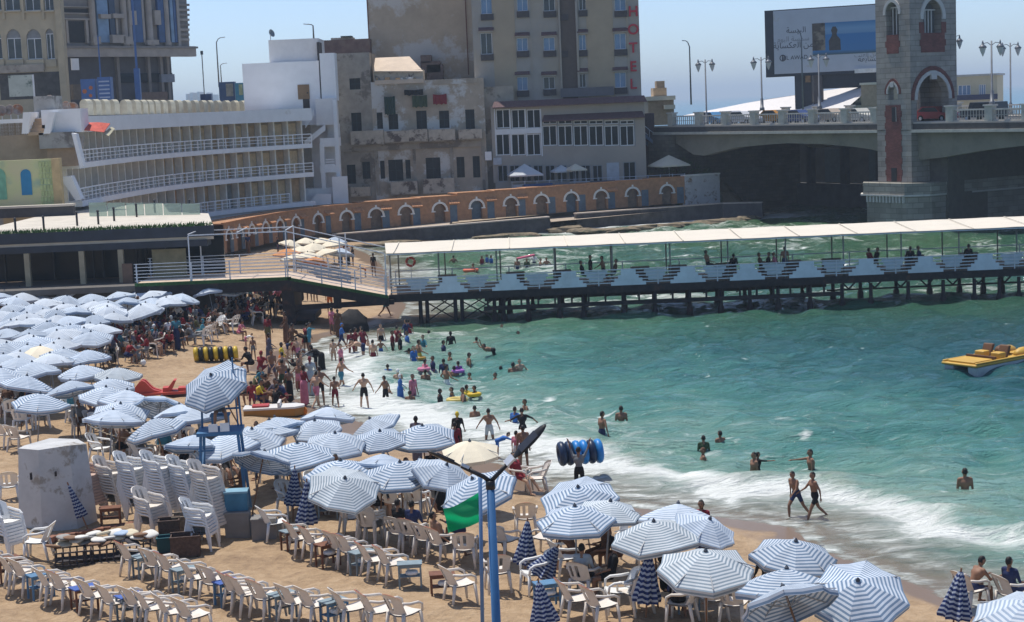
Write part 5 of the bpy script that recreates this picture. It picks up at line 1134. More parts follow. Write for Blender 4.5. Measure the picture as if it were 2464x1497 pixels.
def ring(pts, uc, w, y0, y1):
 mb = MB()
 cz_ = pts[0][1]
 for p, q in zip(pts, pts[1:]):
  o = []
  for (x, z) in (p, q):
   dx, dz = x - uc, z - cz_; l = max(0.01, math.hypot(dx, dz)); o.append((x + dx / l * w, z + dz / l * w))
  mb.add([(p[0], y0, p[1]), (q[0], y0, q[1]), (o[1][0], y0, o[1][1]), (o[0][0], y0, o[0][1]), (o[0][0], y1, o[0][1]), (o[1][0], y1, o[1][1]), (p[0], y1, p[1]), (q[0], y1, q[1])], [(0, 1, 2, 3), (3, 2, 5, 4), (0, 6, 7, 1)])
 return mb
wu, wz0 = LFc.uv(2148, 86); _, wzs = LFc.uv(2148, 30)
w_pts = arch_pts(wu, 0.8, wzs, pointed=0.2)
su, sz0 = LFc.uv(2149, 240); _, szs = LFc.uv(2149, 222); s_pts = arch_pts(su, 0.62, szs, pointed=0.35)
zmid = LFc.uv(2149, 170)[1]
mb = MB(); mb.add([(0, 0, -0.5), (TW, 0, -0.5), (TW, 0, sz0), (0, 0, sz0)], [(0, 1, 2, 3)]); holed_arch(mb, 0, TW, sz0, zmid, (sz0, s_pts), 0.7); holed_arch(mb, 0, TW, zmid, ZTT, (wz0, w_pts), 0.8)
lface(mb, 'bay_wall', M_tst)
ru, rz0 = RFc.uv(2243, 250); _, rzs = RFc.uv(2243, 236); RH = (RFc.uv(2290, 235)[0] - RFc.uv(2198, 235)[0]) / 2; ru = (RFc.uv(2290, 235)[0] + RFc.uv(2198, 235)[0]) / 2
r_pts = arch_pts(ru, RH * 0.83, rzs, pointed=0.05, horse=0.05)
r2u, r2z0 = RFc.uv(2244, 80); _, r2zs = RFc.uv(2244, 38); r2_pts = arch_pts(r2u, 1.25, r2zs, pointed=0.2)
zmid2 = RFc.uv(2243, 168)[1]
mb = MB(); mb.add([(0, 0, -0.5), (TDp, 0, -0.5), (TDp, 0, roadz), (0, 0, roadz)], [(0, 1, 2, 3)]); holed_arch(mb, 0, TDp, roadz, zmid2, (roadz, r_pts), 0.8); holed_arch(mb, 0, TDp, zmid2, ZTT, (r2z0, r2_pts), 0.9)
rface(mb, 'road_wall', M_tst)
mb = MB(); holed_arch(mb, 0, TDp, roadz, zmid2, (roadz, r_pts), 0.8); mb.add([(0, 0, zmid2), (TDp, 0, zmid2), (TDp, 0, ZTT), (0, 0, ZTT)], [(0, 1, 2, 3)]); mb.add([(0, 0, -0.5), (TDp, 0, -0.5), (TDp, 0, roadz), (0, 0, roadz)], [(0, 1, 2, 3)])
mb.v = [(x, y + TW - 0.8, z) for x, y, z in mb.v]; rface(mb, 'far_road_wall', M_tst)
mb = MB(); mb.add([(0, TDp, -0.5), (TW, TDp, -0.5), (TW, TDp, ZTT), (0, TDp, ZTT)], [(3, 2, 1, 0)]); lface(mb, 'rear_wall', M_tst)
mb = MB().box(0.02, TW - 0.02, 0.9, TDp - 0.05, zmid + 0.2, zmid + 0.6); lface(mb, 'inner_floor', M_under)
mb = MB().box(0.9, TW - 0.9, 1.4, TDp - 0.3, zmid + 0.6, ZTT); lface(mb, 'inner_core', mat('tower_inside', (0.10, 0.11, 0.11), 0.9), None)
lface(MB().box(-0.1, TW + 0.1, -0.1, TDp, ZTT, ZTT + 0.4), 'tower_top', M_trim)
lface(ring(w_pts, wu, 0.3, -0.12, 0.0), 'arch_trim', M_trim); rface(ring(r2_pts, r2u, 0.42, -0.12, 0.0), 'arch_trim', M_trim)
lface(ring(s_pts, su, 0.16, -0.1, 0.0), 'arch_trim', M_trim); lface(ring(arch_pts(su, 0.80, szs, pointed=0.35), su, 0.22, -0.07, -0.002), 'brick_arch', M_brk)
rface(ring(r_pts, ru, 0.36, -0.12, 0.0), 'arch_trim', M_trim); rface(ring(arch_pts(ru, RH * 0.83 + 0.38, rzs, pointed=0.05, horse=0.05), ru, 0.38, -0.08, -0.002), 'brick_arch', M_brk)
_, kz = RFc.uv(2243, 176); _, kz0 = RFc.uv(2243, 191); rface(MB().box(ru - 0.35, ru + 0.35, -0.25, -0.003, kz0, kz), 'keystone', M_trim)
_, kz = LFc.uv(2149, 198); _, kz0 = LFc.uv(2149, 210); lface(MB().box(su - 0.2, su + 0.2, -0.2, -0.003, kz0, kz), 'keystone', M_trim)
def brick_panel(u0, u1, z0, z1, fn, fac, teeth, tw_=0.16):
 n = teeth; h = (z1 - z0) / n; pts_l = []; pts_r = []
 for k in range(n):
  o = tw_ if k % 2 else 0
  pts_l += [(u0 - o, z0 + k * h), (u0 - o, z0 + (k + 1) * h)]; pts_r += [(u1 + o, z0 + k * h), (u1 + o, z0 + (k + 1) * h)]
 mb = MB()
 for k in range(n):
  o = tw_ if k % 2 else 0; mb.box(u0 - o, u1 + o, -0.05, -0.002, z0 + k * h, z0 + (k + 1) * h)
 return fn(mb, 'brick_panel', M_brk)
a, b, c, d = LFc.rect(2123, 86, 2168, 128); brick_panel(wu - 0.75, wu + 0.75, c, d, lface, LFc, 3)
a, b, c, d = RFc.rect(2208, 80, 2278, 125); brick_panel(r2u - 1.55, r2u + 1.55, c, d, rface, RFc, 3)
a, b, c, d = LFc.rect(2124, 254, 2171, 437); brick_panel(su - 0.95, su + 0.95, c, d, lface, LFc, 13, 0.12)
a, b, c, d = RFc.rect(2195, 45, 2212, 80)
for s_ in (-1, 1): rface(MB().box(r2u + s_ * 1.45 - 0.3, r2u + s_ * 1.45 + 0.3, -0.06, -0.002, c, c + 1.0), 'brick_shoulder', M_brk)
for (x0, y0, x1, y1) in ((2147, 258, 2158, 293), (2146, 404, 2159, 437)):
 a, b, c, d = LFc.rect(x0, y0, x1, y1); lface(MB().box(a, b, -0.08, -0.052, c, d), 'slit_window', M_void)
 lface(MB().box(b - 0.05, b, -0.09, -0.081, c, d), 'slit_frame', M_trim) if y0 < 300 else None
for fn, uu, zz0, zz1 in ((lface, wu, wz0, wzs + 0.4), (rface, r2u, r2z0, r2zs + 0.5)):
 for k in (-0.42, 0.0, 0.42): fn(MB().box(uu + k - 0.06, uu + k + 0.06, 0.5, 0.6, zz0, zz1), 'mullion', M_trim)
 fn(MB().box(uu - 0.9, uu + 0.9, 0.46, 0.62, zz1, zz1 + 0.12), 'transom', M_trim)
base_top = LFc.uv(2150, 439)[1]
bz0 = BFc.uv(2064, 439)[0] - uK;
pb = [(-TW - 2.1, TY0 + 0.2), (-TW - 0.6, TY0 - 1.4), (0.4, TY0 - 1.4), (2.0, TY0 + 0.4), (2.6, TDp + 6), (-TW - 2.1, TDp + 6)]
mb = MB().prism(pb, base_top - 1.05, base_top); mb.build('pier_parapet', M_bst_, tw)
MB().prism([(x * 1.02 - 0.1, y - 0.12) for x, y in pb], base_top - 1.2, base_top - 1.052).build('pier_cornice', M_trim, tw)
MB().prism([(x * 0.94, y + 0.2) for x, y in pb], -1.0, base_top - 1.202).build('pier_base', M_bst_, tw)
for k in range(12):
 t = (k + 0.5) / 12; x = pb[1][0] * 0.94 + (pb[2][0] - pb[1][0]) * 0.94 * t
 MB().box(x - 0.1, x + 0.1, pb[1][1] + 0.0, pb[1][1] + 0.195, base_top - 1.8, base_top - 1.203).build('corbel', M_trim, tw)
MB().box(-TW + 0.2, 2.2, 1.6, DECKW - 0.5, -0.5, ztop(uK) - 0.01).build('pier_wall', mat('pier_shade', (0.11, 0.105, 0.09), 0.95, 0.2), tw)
#lamps with two lanterns
M_lamp = mat('lamp_grey_metal', (0.16, 0.17, 0.19), 0.5, 0.15, metal=0.3); M_lant = mat('lantern_glass', (0.50, 0.52, 0.52), 0.3, 0.05, alpha=0.9)
lan = MB().lathe([(0.02, -0.5), (0.06, -0.42), (0.16, -0.18), (0.24, 0.1), (0.25, 0.14)], 8).mesh('lantern', M_lant)
lan_top = MB().lathe([(0.30, 0.14), (0.30, 0.2), (0.2, 0.32), (0.08, 0.42), (0.07, 0.55), (0.02, 0.72)], 8).mesh('lantern_cap', M_lamp, True)
def twin_lamp(px, yt, yb, dep, label, single=False):
 u, zb_ = BFc.uv(px, yb, dep); _, zt_ = BFc.uv(px, yt, dep); w_ = BFc.A + BFc.d * u + BFc.n * dep
 zb_ = min(zb_, ztop(u) + 0.9) if dep > 1 else ztop(u) + 2.3
 r = empty('lantern_post', (w_.x, w_.y, zb_), BFc.rz, label=label, cat='street lamp', group='lantern posts on the bridge'); h = zt_ - zb_
 MB().tube([(0, 0, 0), (0, 0, 0.3), (0, 0, 0.32), (0, 0, 1.2), (0, 0, 1.25), (0, 0, h)], [0.26, 0.24, 0.17, 0.15, 0.09, 0.07], 8).build('post', M_lamp, r, True)
 for s_ in ((-1, 1) if not single else (1,)):
  MB().tube([(0, 0, h - 0.4), (s_ * 0.35 * 0.6, s_ * .35 * .75, h - 0.15), (s_ * 0.75 * 0.6, s_ * .75 * .75, h - 0.2)], 0.035, 5).build('arm', M_lamp, r)
  lo = ob('lantern', lan, r, loc=(s_ * 0.78 * .6, s_ * .78 * .75, h - 0.75), scale=1.15); ob('lantern_cap', lan_top, lo)
for (px, yt, yb, dep, lab) in ((1700, 143, 268, 2.0, 'twin lantern post nearest the hotel on the bridge'), (1834, 137, 266, 0.0, 'twin lantern post overlapping the left end of the billboard'), (1972, 130, 262, 1.0, 'twin lantern post in front of the billboard picture'), (2387, 98, 255, -0.1, 'twin lantern post rising from the parapet near the dark jeep'), (2432, 103, 260, DECKW + 1.2, 'twin lantern post on the seaward side of the bridge at the frame edge')):
 twin_lamp(px, yt, yb, dep, lab)
lz = RFc.uv(2302, 100)[1]
lo = ob('wall_lantern', None, None, loc=PD(2309, 104, 163), label='single dark lantern bracketed on the bridge tower', cat='lantern')
l1 = ob('lantern', lan, lo, scale=1.1); ob('lantern_cap', lan_top, l1); MB().bar((-0.5, 0, 0.6), (0, 0, 0.75), 0.05).build('bracket', M_lamp, lo)
def cobra(x0, y0, x1, y1, D, label, armpx=-20, col=None):
 a = PD(x1, y1, D); b = PD(x0, y0, D); r = empty('street_light', a, label=label, cat='street lamp', group='tall street lights along the corniche'); h = b.z - a.z; s_ = 1 if armpx > 0 else -1
 L = abs(armpx) * D / F
 MB().tube([(0, 0, -0.3), (0, 0, h * 0.9), (s_ * L * 0.25, 0, h * 0.97), (s_ * L * 0.6, 0, h), (s_ * L * .8, 0, h)], [0.11, 0.075, 0.06, 0.05, 0.05], 6).build('pole', col or M_lamp, r, True)
 MB().obox((s_ * L, 0, h + 0.02), L * 0.5, 0.28, 0.1, 0, ry=-s_ * 0.12).build('lamp_head', M_rail, r)
cobra(1652, 98, 1663, 246, 215, 'tall curved street light beyond the bridge beside the hotel', -14)
cobra(523, 91, 527, 205, 240, 'tall street light above the blue kiosk with its arm pointing seaward', 17)
cobra(534, 153, 533, 200, 300, 'smaller distant street light behind the blue kiosk', 13)
cobra(751, 58, 755, 95, 200, 'street light rising behind the white stair tower', -18)
cobra(1935, 70, 1932, 260, 225, 'tall curved street light in front of the billboard', -14)
p = PD(492, 232, 235); r = empty('camera_mast', p, label='thin grey mast with a dark head standing behind the roof vaults', cat='mast')
MB().tube([(0, 0, -0.5), (0, 0, 5.6)], 0.07, 6).build('pole', M_lamp, r); MB().box(-0.16, 0.16, -0.16, 0.16, 5.6, 6.1).build('mast_head', mat('mast_dark', (0.02, 0.04, 0.05), 0.6), r)
#billboard
Bd = 240.0
bbF = Facade((PD(1841, 90, Bd).x, Bd), (PD(2200, 90, Bd - 9).x, Bd - 9))
bb = bbF.root('billboard', label='huge pale billboard with a blue sea picture behind the bridge', cat='billboard')
def bbx(x0, y0, x1, y1, d0, d1, nm, m_, par=None):
 a, b, c, d = bbF.rect(x0, y0, x1, y1); return MB().box(a, b, d0, d1, c, d).build(nm, m_, par or bb)
M_bbk = mat('billboard_dark', (0.035, 0.04, 0.055), 0.7, 0.15)
bbx(1841, 26, 2200, 170, 0.02, 1.4, 'backing', M_bbk)
fz = bbF.rect(1863, 26, 2330, 165)
face = bbx(1862, 27, 2198, 163, -0.06, 0.0, 'sheet', mat('billboard_sheet', (0.55, 0.56, 0.60), 0.7, 0.06, 0.4, tint=(0.52, 0.50, 0.47), tcut=(0.6, 0.64), tscale=0.25))
m_, t_, b_ = nodes_of('billboard_sea'); N_, L_ = t_.nodes, t_.links
tc_ = N_.new('ShaderNodeTexCoord'); sp_ = N_.new('ShaderNodeSeparateXYZ'); L_.new(tc_.outputs['Generated'], sp_.inputs[0])
r_ = N_.new('ShaderNodeValToRGB'); e_ = r_.color_ramp.elements; e_[0].position = 0.0; e_[0].color = (0.06, 0.10, 0.10, 1); e_[1].position = 1.0; e_[1].color = (0.04, 0.20, 0.42, 1)
for pp, cc in ((0.12, (0.04, 0.2, 0.44)), (0.62, (0.03, 0.2, 0.46)), (0.66, (0.15, 0.31, 0.5)), (0.8, (0.18, 0.36, 0.56))): x_ = e_.new(pp); x_.color = (*cc, 1)
L_.new(sp_.outputs[2], r_.inputs[0]); L_.new(r_.outputs[0], b_.inputs['Base Color']); b_.inputs['Roughness'].default_value = 0.6
bbx(1955, 57, 2190, 122, -0.09, -0.061, 'picture', m_)
bbx(1955, 57, 1986, 121, -0.10, -0.091, 'picture_rock', mat('pict_brown', (0.10, 0.075, 0.06), 0.7, 0.6, 1.5, tint=(0.3, 0.24, 0.18), tcut=(0.5, 0.6)))
fig = MB(); uu, z0 = bbF.uv(2009, 121); _, z1 = bbF.uv(2009, 64)
H_ = z1 - z0
fig.xz([(uu - .75, z0), (uu + .85, z0), (uu + .8, z0 + H_ * .45), (uu + .35, z0 + H_ * .62), (uu + .3, z0 + H_ * .7), (uu + .45, z0 + H_ * .85), (uu + .2, z1), (uu - .25, z1), (uu - .45, z0 + H_ * .85), (uu - .3, z0 + H_ * .7), (uu - .4, z0 + H_ * .6), (uu - .8, z0 + H_ * .4)], -0.11, -0.092); fig.build('picture_figure', mat('pict_figure', (0.075, 0.065, 0.06), 0.7, 0.3), bb)
M_ink = mat('billboard_ink', (0.06, 0.06, 0.075), 0.7)
def ar(s):
 """join Arabic letters with their presentation forms, laid out right to left"""
 T = {'ا': ('\uFE8D', '\uFE8E', None, None), 'ل': ('\uFEDD', '\uFEDE', '\uFEDF', '\uFEE0'), 'ع': ('\uFEC9', '\uFECA', '\uFECB', '\uFECC'), 'ك': ('\uFED9', '\uFEDA', '\uFEDB', '\uFEDC'), 'س': ('\uFEB1', '\uFEB2', '\uFEB3', '\uFEB4'), 'ي': ('\uFEF1', '\uFEF2', '\uFEF3', '\uFEF4'), 'ة': ('\uFE93', '\uFE94', None, None), 'م': ('\uFEE1', '\uFEE2', '\uFEE3', '\uFEE4'), 'ن': ('\uFEE5', '\uFEE6', '\uFEE7', '\uFEE8'), 'ب': ('\uFE8F', '\uFE90', '\uFE91', '\uFE92'), 'و': ('\uFEED', '\uFEEE', None, None), 'ر': ('\uFEAD', '\uFEAE', None, None)}
 out = []
 for w_ in s.split(' '):
  g = []
  for i, ch in enumerate(w_):
   pj = i > 0 and T[w_[i - 1]][2] is not None; nj = i < len(w_) - 1 and T[ch][2] is not None
   g.append(T[ch][3] if pj and nj else T[ch][1] if pj else T[ch][2] if nj else T[ch][0])
  out.append(''.join(g))
 return ' '.join(out)[::-1]
for (tx, px, py, sz, m2) in ((ar('البيسة'), 1916, 73, 1.1, M_ink), (ar('سمسة البوم'), 1909, 94, 0.95, mat('ink_faint', (0.25, 0.25, 0.28), 0.7)), (ar('من العكساية'), 1909, 109, 1.15, M_ink), ('EL AWAD', 1915, 139, 0.78, M_ink), (ar('من العنب'), 2084, 132, 0.8, mat('ink_faint')), (ar('السابعة'), 2090, 142, 1.0, M_ink)):
 u, z = bbF.uv(px, py); text(tx, 'lettering', m2, bb, (u, -0.075, z), sz, ext=0.005)
u, z = bbF.uv(1884, 140); MB().torus((u, -0.08, z), 0.40, 0.06, Euler((R(90), 0, 0)).to_matrix(), 14, 5).xz([(u - .12, z - .4), (u + .12, z - .4), (u + .06, z + .42), (u - .06, z + .42)], -0.1, -0.07).build('emblem', M_ink, bb)
for (x0, x1, y0, y1, d0, mm) in ((1911, 1930, 166, 262, 0.3, M_bbk), (1931, 1950, 166, 262, 0.6, M_bbk), (1955, 1976, 166, 270, 0.4, mat('billboard_leg', (0.10, 0.08, 0.075), 0.8, 0.2)), (1976, 2190, 168, 205, 0.8, M_bbk)):
 bbx(x0, y0, x1, y1, d0, d0 + 0.8, 'support', mm)
bbx(2058, 166, 2110, 174, -0.4, 0.0, 'light_box', mat('white_box', (0.8, 0.78, 0.74), 0.6))
bbx(1936, 170, 1948, 198, 0.35, 0.59, 'small_poster', mat('poster_orange', (0.3, 0.17, 0.08), 0.7, 0.4, 1.5))
wv = Facade((PD(1730, 260, 255).x, 255), (PD(2110, 260, 235).x, 235)); wo_ = wv.root('white_pavilion', label='white sloping pavilion roof with dark railings behind the bridge', cat='pavilion')
q = [wv.uv(1740, 268), wv.uv(2110, 268), wv.uv(2110, 198), wv.uv(2090, 198), wv.uv(2020, 213), wv.uv(1850, 238), wv.uv(1800, 247)]
n_ = 7; q2 = [(u, -9, z - .3) for u, z in [wv.uv(x, 268) for x in (1740, 2110)]]; tp = [(u, 0, z) for u, z in q[2:]]; MB().add(q2 + tp, [(0, 1, 2, 3, 4, 5, 6)]).build('roof', mat('pavilion_white', (0.66, 0.63, 0.61), 0.8, 0.05), wo_); MB().xz(q, .02, 14).build('wall', mat('pavilion_white'), wo_)
for (x0, y0, x1, y1) in ((1872, 244, 1960, 247), (1990, 227, 2060, 230), (1990, 238, 2070, 241), (1990, 250, 2080, 253), (1870, 244, 1873, 262)):
 a, b, c, d = wv.rect(x0, y0, x1, y1); MB().box(a, b, -0.4, -0.2, c, d).build('dark_rail', mat('rail_navy', (0.03, 0.04, 0.09), 0.6), wo_)
bbh = Facade((PD(2065, 230, 232).x, 232), (PD(2112, 230, 230).x, 230)); o_ = bbh.root('tan_kiosk', label='small tan kiosk partly hidden by the bridge tower', cat='kiosk')
a, b, c, d = bbh.rect(2072, 205, 2130, 255); MB().box(a, b, 0, 4, c, d).build('wall', mat('kiosk_tan', (0.4, 0.3, 0.2), 0.85), o_); MB().box(a - 0.1, b + 0.2, -0.2, 4, d, d + 0.3).build('roof', M_pc, o_)
ybF = Facade((PD(2180, 230, 270).x, 270), (PD(2402, 230, 265).x, 265)); yb_ = ybF.root('yellow_house', label='pale yellow house with blue windows on the point beyond the tower', cat='house')
a, b, c, d = ybF.rect(2150, 192, 2400, 262); hs_ = [ybF.rect(*r4) for r4 in ((2240, 207, 2262, 230), (2305, 205, 2336, 229), (2355, 203, 2372, 230))]
mb = MB(); holed_wall(mb, a, b, c, d, hs_, 0, 0.3); shell(mb, a, b, 0, 10, c, d); mb.build('wall', mat('pale_yellow', (0.50, 0.47, 0.34), 0.85, 0.06), yb_)
for h in hs_: window(yb_, *h, 0.2, M_wfr, M_blue, 3, 1, 0.12)
MB().box(a, b + 0.3, -0.4, 10, d, d + 0.3).build('roof_edge', mat('house_roof_edge', (0.4, 0.42, 0.42), 0.8), yb_); a, b, c, d = ybF.rect(2262, 231, 2402, 238); MB().box(a, b, -1.2, -0.9, c, d).build('terrace_rail', mat('rail_navy'), yb_)
ktF = Facade((PD(1548, 230, 225).x, 225), (PD(1640, 230, 225).x, 225)); kt = ktF.root('beach_pavilion', label='small beige pavilion with a stepped roof turret beside the hotel', cat='pavilion')
for (x0, y0, x1, y1, d0, d1, m2) in ((1560, 238, 1622, 300, 0, 6, mat('kiosk_tan')), (1552, 233, 1624, 240, -0.8, 7, M_pc), (1574, 212, 1606, 234, 1, 5, mat('kiosk_tan')), (1582, 195, 1602, 212, 1.5, 4, mat('kiosk_tan')), (1596, 253, 1622, 262, -1.5, 0, M_pc)):
 a, b, c, d = ktF.rect(x0, y0, x1, y1); MB().box(a, b, d0, d1, c, d).build('wall' if y1 > 290 else 'roof_block', m2, kt)
MB().add([(14, 240, 2.0), (150, 232, 2.0), (150, 520, 2.0), (14, 520, 2.0)], [(0, 1, 2, 3)]).build('far_beach', mat('far_sand', (0.42, 0.36, 0.30), 0.95, 0.1, 0.2), kind='structure', label='pale strip of far beach behind the bridge', cat='beach')
for i, (x0, x1, yt) in enumerate(((447, 456, 226), (456, 468, 223), (468, 474, 229), (474, 484, 221), (484, 496, 226), (496, 506, 223), (506, 520, 228))):
 D = 2600.0; a = PD(x0, yt, D); b = PD(x1, 285, D); r = empty('far_tower_block', ((a.x + b.x) / 2, D, 0), label=f'hazy distant tower block on the far shore, {ORD[i]} from the ornate building', cat='building', group='far city blocks'); w_ = b.x - a.x
 MB().box(-w_ / 2, w_ / 2 - 0.6, 0, 40, 0, a.z).build('wall', mat('far_block', (0.4, 0.38, 0.36), 0.9, 0.05), r)
 for k in range(4): MB().box(-w_ / 2 + 0.8, w_ / 2 - 1.4, -0.5, -0.01, a.z * (0.35 + k * .15), a.z * (0.4 + k * .15)).build('window_band', mat('far_band', (0.2, 0.21, 0.23), 0.9), r)
#cars on the bridge
M_tyre = mat('tyre', (0.02, 0.02, 0.02), 0.9)
def car(px, dep, col, label, L=4.3, Hh=1.45, kind='car', flip=1):
 u, _ = BFc.uv(px, 262, dep); w_ = BFc.A + BFc.d * u + BFc.n * dep; z = ztop(u) + 0.752
 r = empty('car', (w_.x, w_.y, z), BFc.rz, label=label, cat='car', group='traffic on the bridge'); h = L / 2
 prof = [(-h, .3), (h, .3), (h, .62), (h - .12, .8), (h * .48, .92), (h * .18, Hh), (-h * .55, Hh), (-h * .9, .95), (-h, .85)] if kind == 'car' else [(-h, .4), (h, .4), (h, 1.0), (h - .9, 1.1), (h - 1.15, Hh), (-h + .1, Hh), (-h, 1.0)]
 bd = MB().xz([(x * flip, z_) for x, z_ in prof][::flip], -0.82, 0.82).build('body', mat('car_' + label.split()[0], col, 0.3, 0.05, spec=0.6), r)
 MB().xz([(x * flip, z_) for x, z_ in ((h * .42, .95), (h * .2, Hh - .08), (-h * .5, Hh - .08), (-h * .8, .97))], -0.835, 0.835).build('glass', M_gl, r)
 for s in (-1, 1):
  for x in (-h * .62, h * .62):
   wh = MB().tube([(x, s * 0.7, .32), (x, s * 0.86, .32)], 0.32, 12).build('wheel', M_tyre, r); MB().tube([(x, s * 0.861, .32), (x, s * 0.875, .32)], 0.17, 10).build('rim', M_rail, wh)
  MB().box(h * flip - 0.04, h * flip + 0.03, s * .62 - .14, s * .62 + .14, .58, .72).build('headlight', M_wfr, r)
car(1718, 4.5, (0.10, 0.28, 0.5), 'blue small car on the bridge between the first parapet pillars', 3.6)
car(1790, 4.5, (0.6, 0.6, 0.6), 'white car on the bridge to the right of the blue one')
car(1868, 7.5, (0.5, 0.22, 0.02), 'yellow and dark taxi on the bridge in front of the billboard')
car(1762, 8.5, (0.55, 0.55, 0.57), 'silver car in the far lane behind the white one')
car(1925, 4.5, (0.05, 0.08, 0.2), 'navy car on the bridge below the billboard legs')
car(2000, 8.0, (0.5, 0.4, 0.3), 'beige car half hidden by parapet pillars left of the tower')
car(2065, 4.8, (0.6, 0.58, 0.5), 'cream car about to pass the bridge tower')
car(2255, 5.0, (0.4, 0.03, 0.04), 'red car seen through the tower arch')
car(2368, 3.6, (0.035, 0.04, 0.042), 'dark green jeep right of the bridge tower', 4.2, 1.75, 'jeep', -1)
#gothic beige building, far left
GF = Facade((PD(-40, 150, 205).x, 205), (PD(152, 150, 205).x, 205))
gb = GF.root('gothic_building', label='old beige building with pointed arch windows at the left edge', cat='building')
M_goth = mat('gothic_beige', (0.45, 0.38, 0.26), 0.9, 0.12, 0.6, tint=(0.34, 0.30, 0.22), tcut=(0.5, 0.7), tscale=0.25)
def gothic(px0, px1, y0, y1):
 a, b, c, d = GF.rect(px0, y0, px1, y1); return a, b, c, d
zlow = GF.uv(70, 165)[1]; zmid_ = GF.uv(70, 48)[1]
aw = [gothic(-32, 4, 70, 142), gothic(16, 51, 70, 142), gothic(64, 100, 70, 142), gothic(111, 130, 69, 142)]
edges_ = [0] + [(p[1] + q[0]) / 2 for p, q in zip(aw, aw[1:])] + [GF.W]
mb = MB(); mb.add([(0, 0, 9), (GF.W, 0, 9), (GF.W, 0, zlow), (0, 0, zlow)], [(0, 1, 2, 3)])
for (a, b, c, d), e0, e1 in zip(aw, edges_, edges_[1:]):
 hw = (b - a) / 2; uc = (a + b) / 2; zs = d - hw * 1.25
 pts = [(uc - hw, zs), (uc - hw * .92, zs + hw * .45), (uc - hw * .65, zs + hw * .9), (uc - hw * .3, zs + hw * 1.15), (uc, zs + hw * 1.25), (uc + hw * .3, zs + hw * 1.15), (uc + hw * .65, zs + hw * .9), (uc + hw * .92, zs + hw * .45), (uc + hw, zs)]
 holed_arch(mb, e0, e1, zlow, zmid_, (c, pts), 0.35)
 window(gb, a, b, c, zs, 0.3, M_wfr, M_gl, 2, 1, 0.09); MB().xz([(a, zs + 0.003)] + pts[1:-1] + [(b, zs + 0.003)], 0.28, 0.34).build('window_head', mat('window_head', (0.24, 0.25, 0.26), 0.7), gb)
 MB().box(a - 0.15, b + 0.15, -0.22, -0.003, c - 0.9, c - 0.05).build('sill_panel', M_goth, gb)
uw = [gothic(-34, 2, -30, 25), gothic(11, 47, -30, 25), gothic(59, 96, -30, 25), gothic(106, 128, -30, 25)]
holed_wall(mb, 0, GF.W, zmid_, 34, uw, 0, 0.35); shell(mb, 0, GF.W, 0, 2.2, 9, 34); mb.build('wall', M_goth, gb)
for h in uw:
 window(gb, *h, 0.3, M_wfr, M_gl, 2, 1, 0.08); MB().box(h[0] - 0.1, h[1] + 0.1, -0.35, -0.003, h[2] - 0.2, h[2] - 0.02).build('sill', M_goth, gb)
for px in (8, 55, 103, 140): a, b, c, d = GF.rect(px - 3, -20, px + 3, 47); MB().box(a, b, -0.25, -0.004, c, d).build('pilaster', M_goth, gb)
a, b, c, d = GF.rect(137, -20, 152, 170); MB().box(a, b, -0.4, -0.005, 9, 34).build('corner_pilaster', M_goth, gb)
a, b, c, d = GF.rect(-40, 160, 108, 172); MB().box(a, b, -0.5, -0.006, c, d).build('cornice', M_old2, gb)
a, b, c, d = GF.rect(0, 178, 150, 235); MB().box(a, b, -0.05, -0.007, c, d).build('shop_front', mat('shop_dark', (0.07, 0.065, 0.06), 0.8, 0.4, 1.5), gb)
sgF = Facade((PD(20, 200, 192).x, 192), (PD(82, 200, 192).x, 192)); sg = sgF.root('faded_billboard', label='faded white poster board standing in front of the gothic building', cat='billboard')
a, b, c, d = sgF.rect(21, 182, 79, 231); MB().box(a, b, 0, 0.12, c, d).build('sheet', mat('faded_poster', (0.45, 0.48, 0.42), 0.8, 0.15, 0.8, tint=(0.12, 0.16, 0.13), tcut=(0.53, 0.6), tscale=0.7), sg); MB().box(b, b + 0.15, -0.05, 0.15, c - 3, d).build('post', M_wfr, sg)
#ornate dark building
def om(name, c, **k): return mat(name, c, 0.88, 0.15, 0.8, 0.1, **k)
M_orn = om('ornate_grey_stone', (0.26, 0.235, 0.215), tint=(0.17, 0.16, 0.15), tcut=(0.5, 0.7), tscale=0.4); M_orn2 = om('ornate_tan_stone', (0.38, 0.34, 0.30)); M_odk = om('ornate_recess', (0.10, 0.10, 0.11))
NF = Facade((PD(150, 150, 214).x, 214), (PD(466, 150, 232).x, 232))
nb = NF.root('ornate_building', label='dark ornate building with round columns, blue glass strips and projecting upper floors', cat='building')
u434, _ = NF.uv(434, 180); zc0 = NF.uv(300, 130)[1]
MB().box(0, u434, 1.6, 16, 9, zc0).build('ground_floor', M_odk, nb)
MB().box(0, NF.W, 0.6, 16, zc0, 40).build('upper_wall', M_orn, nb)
def nbx(x0, y0, x1, y1, d0, d1, nm, m_): a, b, c, d = NF.rect(x0, y0, x1, y1); return MB().box(a, b, d0, d1, c, d).build(nm, m_, nb)
a, b, c, d = NF.rect(155, 104, 466, 124); MB().box(0, NF.W + 0.3, -0.3, 0.6, zc0 - 0.35, zc0 + 1.0).build('cornice', M_orn2, nb); MB().box(0, NF.W + 0.5, -0.5, -0.301, zc0 + 0.7, zc0 + 0.95).build('cornice_lip', M_orn, nb)
for (x0, x1, m_, dd) in ((238, 264, M_blue, 0.3), (268, 282, glass_mat('navy_glass', (0.02, 0.04, 0.09)), 0.35), (324, 344, glass_mat('blue_glass_deep', (0.02, 0.07, 0.2)), 0.2), (383, 398, glass_mat('blue_glass_deep'), 0.2), (413, 420, M_blue, 0.25), (421, 428, glass_mat('blue_glass_deep'), 0.22), (300, 312, M_gl, 0.4)):
 nbx(x0, -30, x1, 102, dd, 0.58, 'glass_strip', m_)
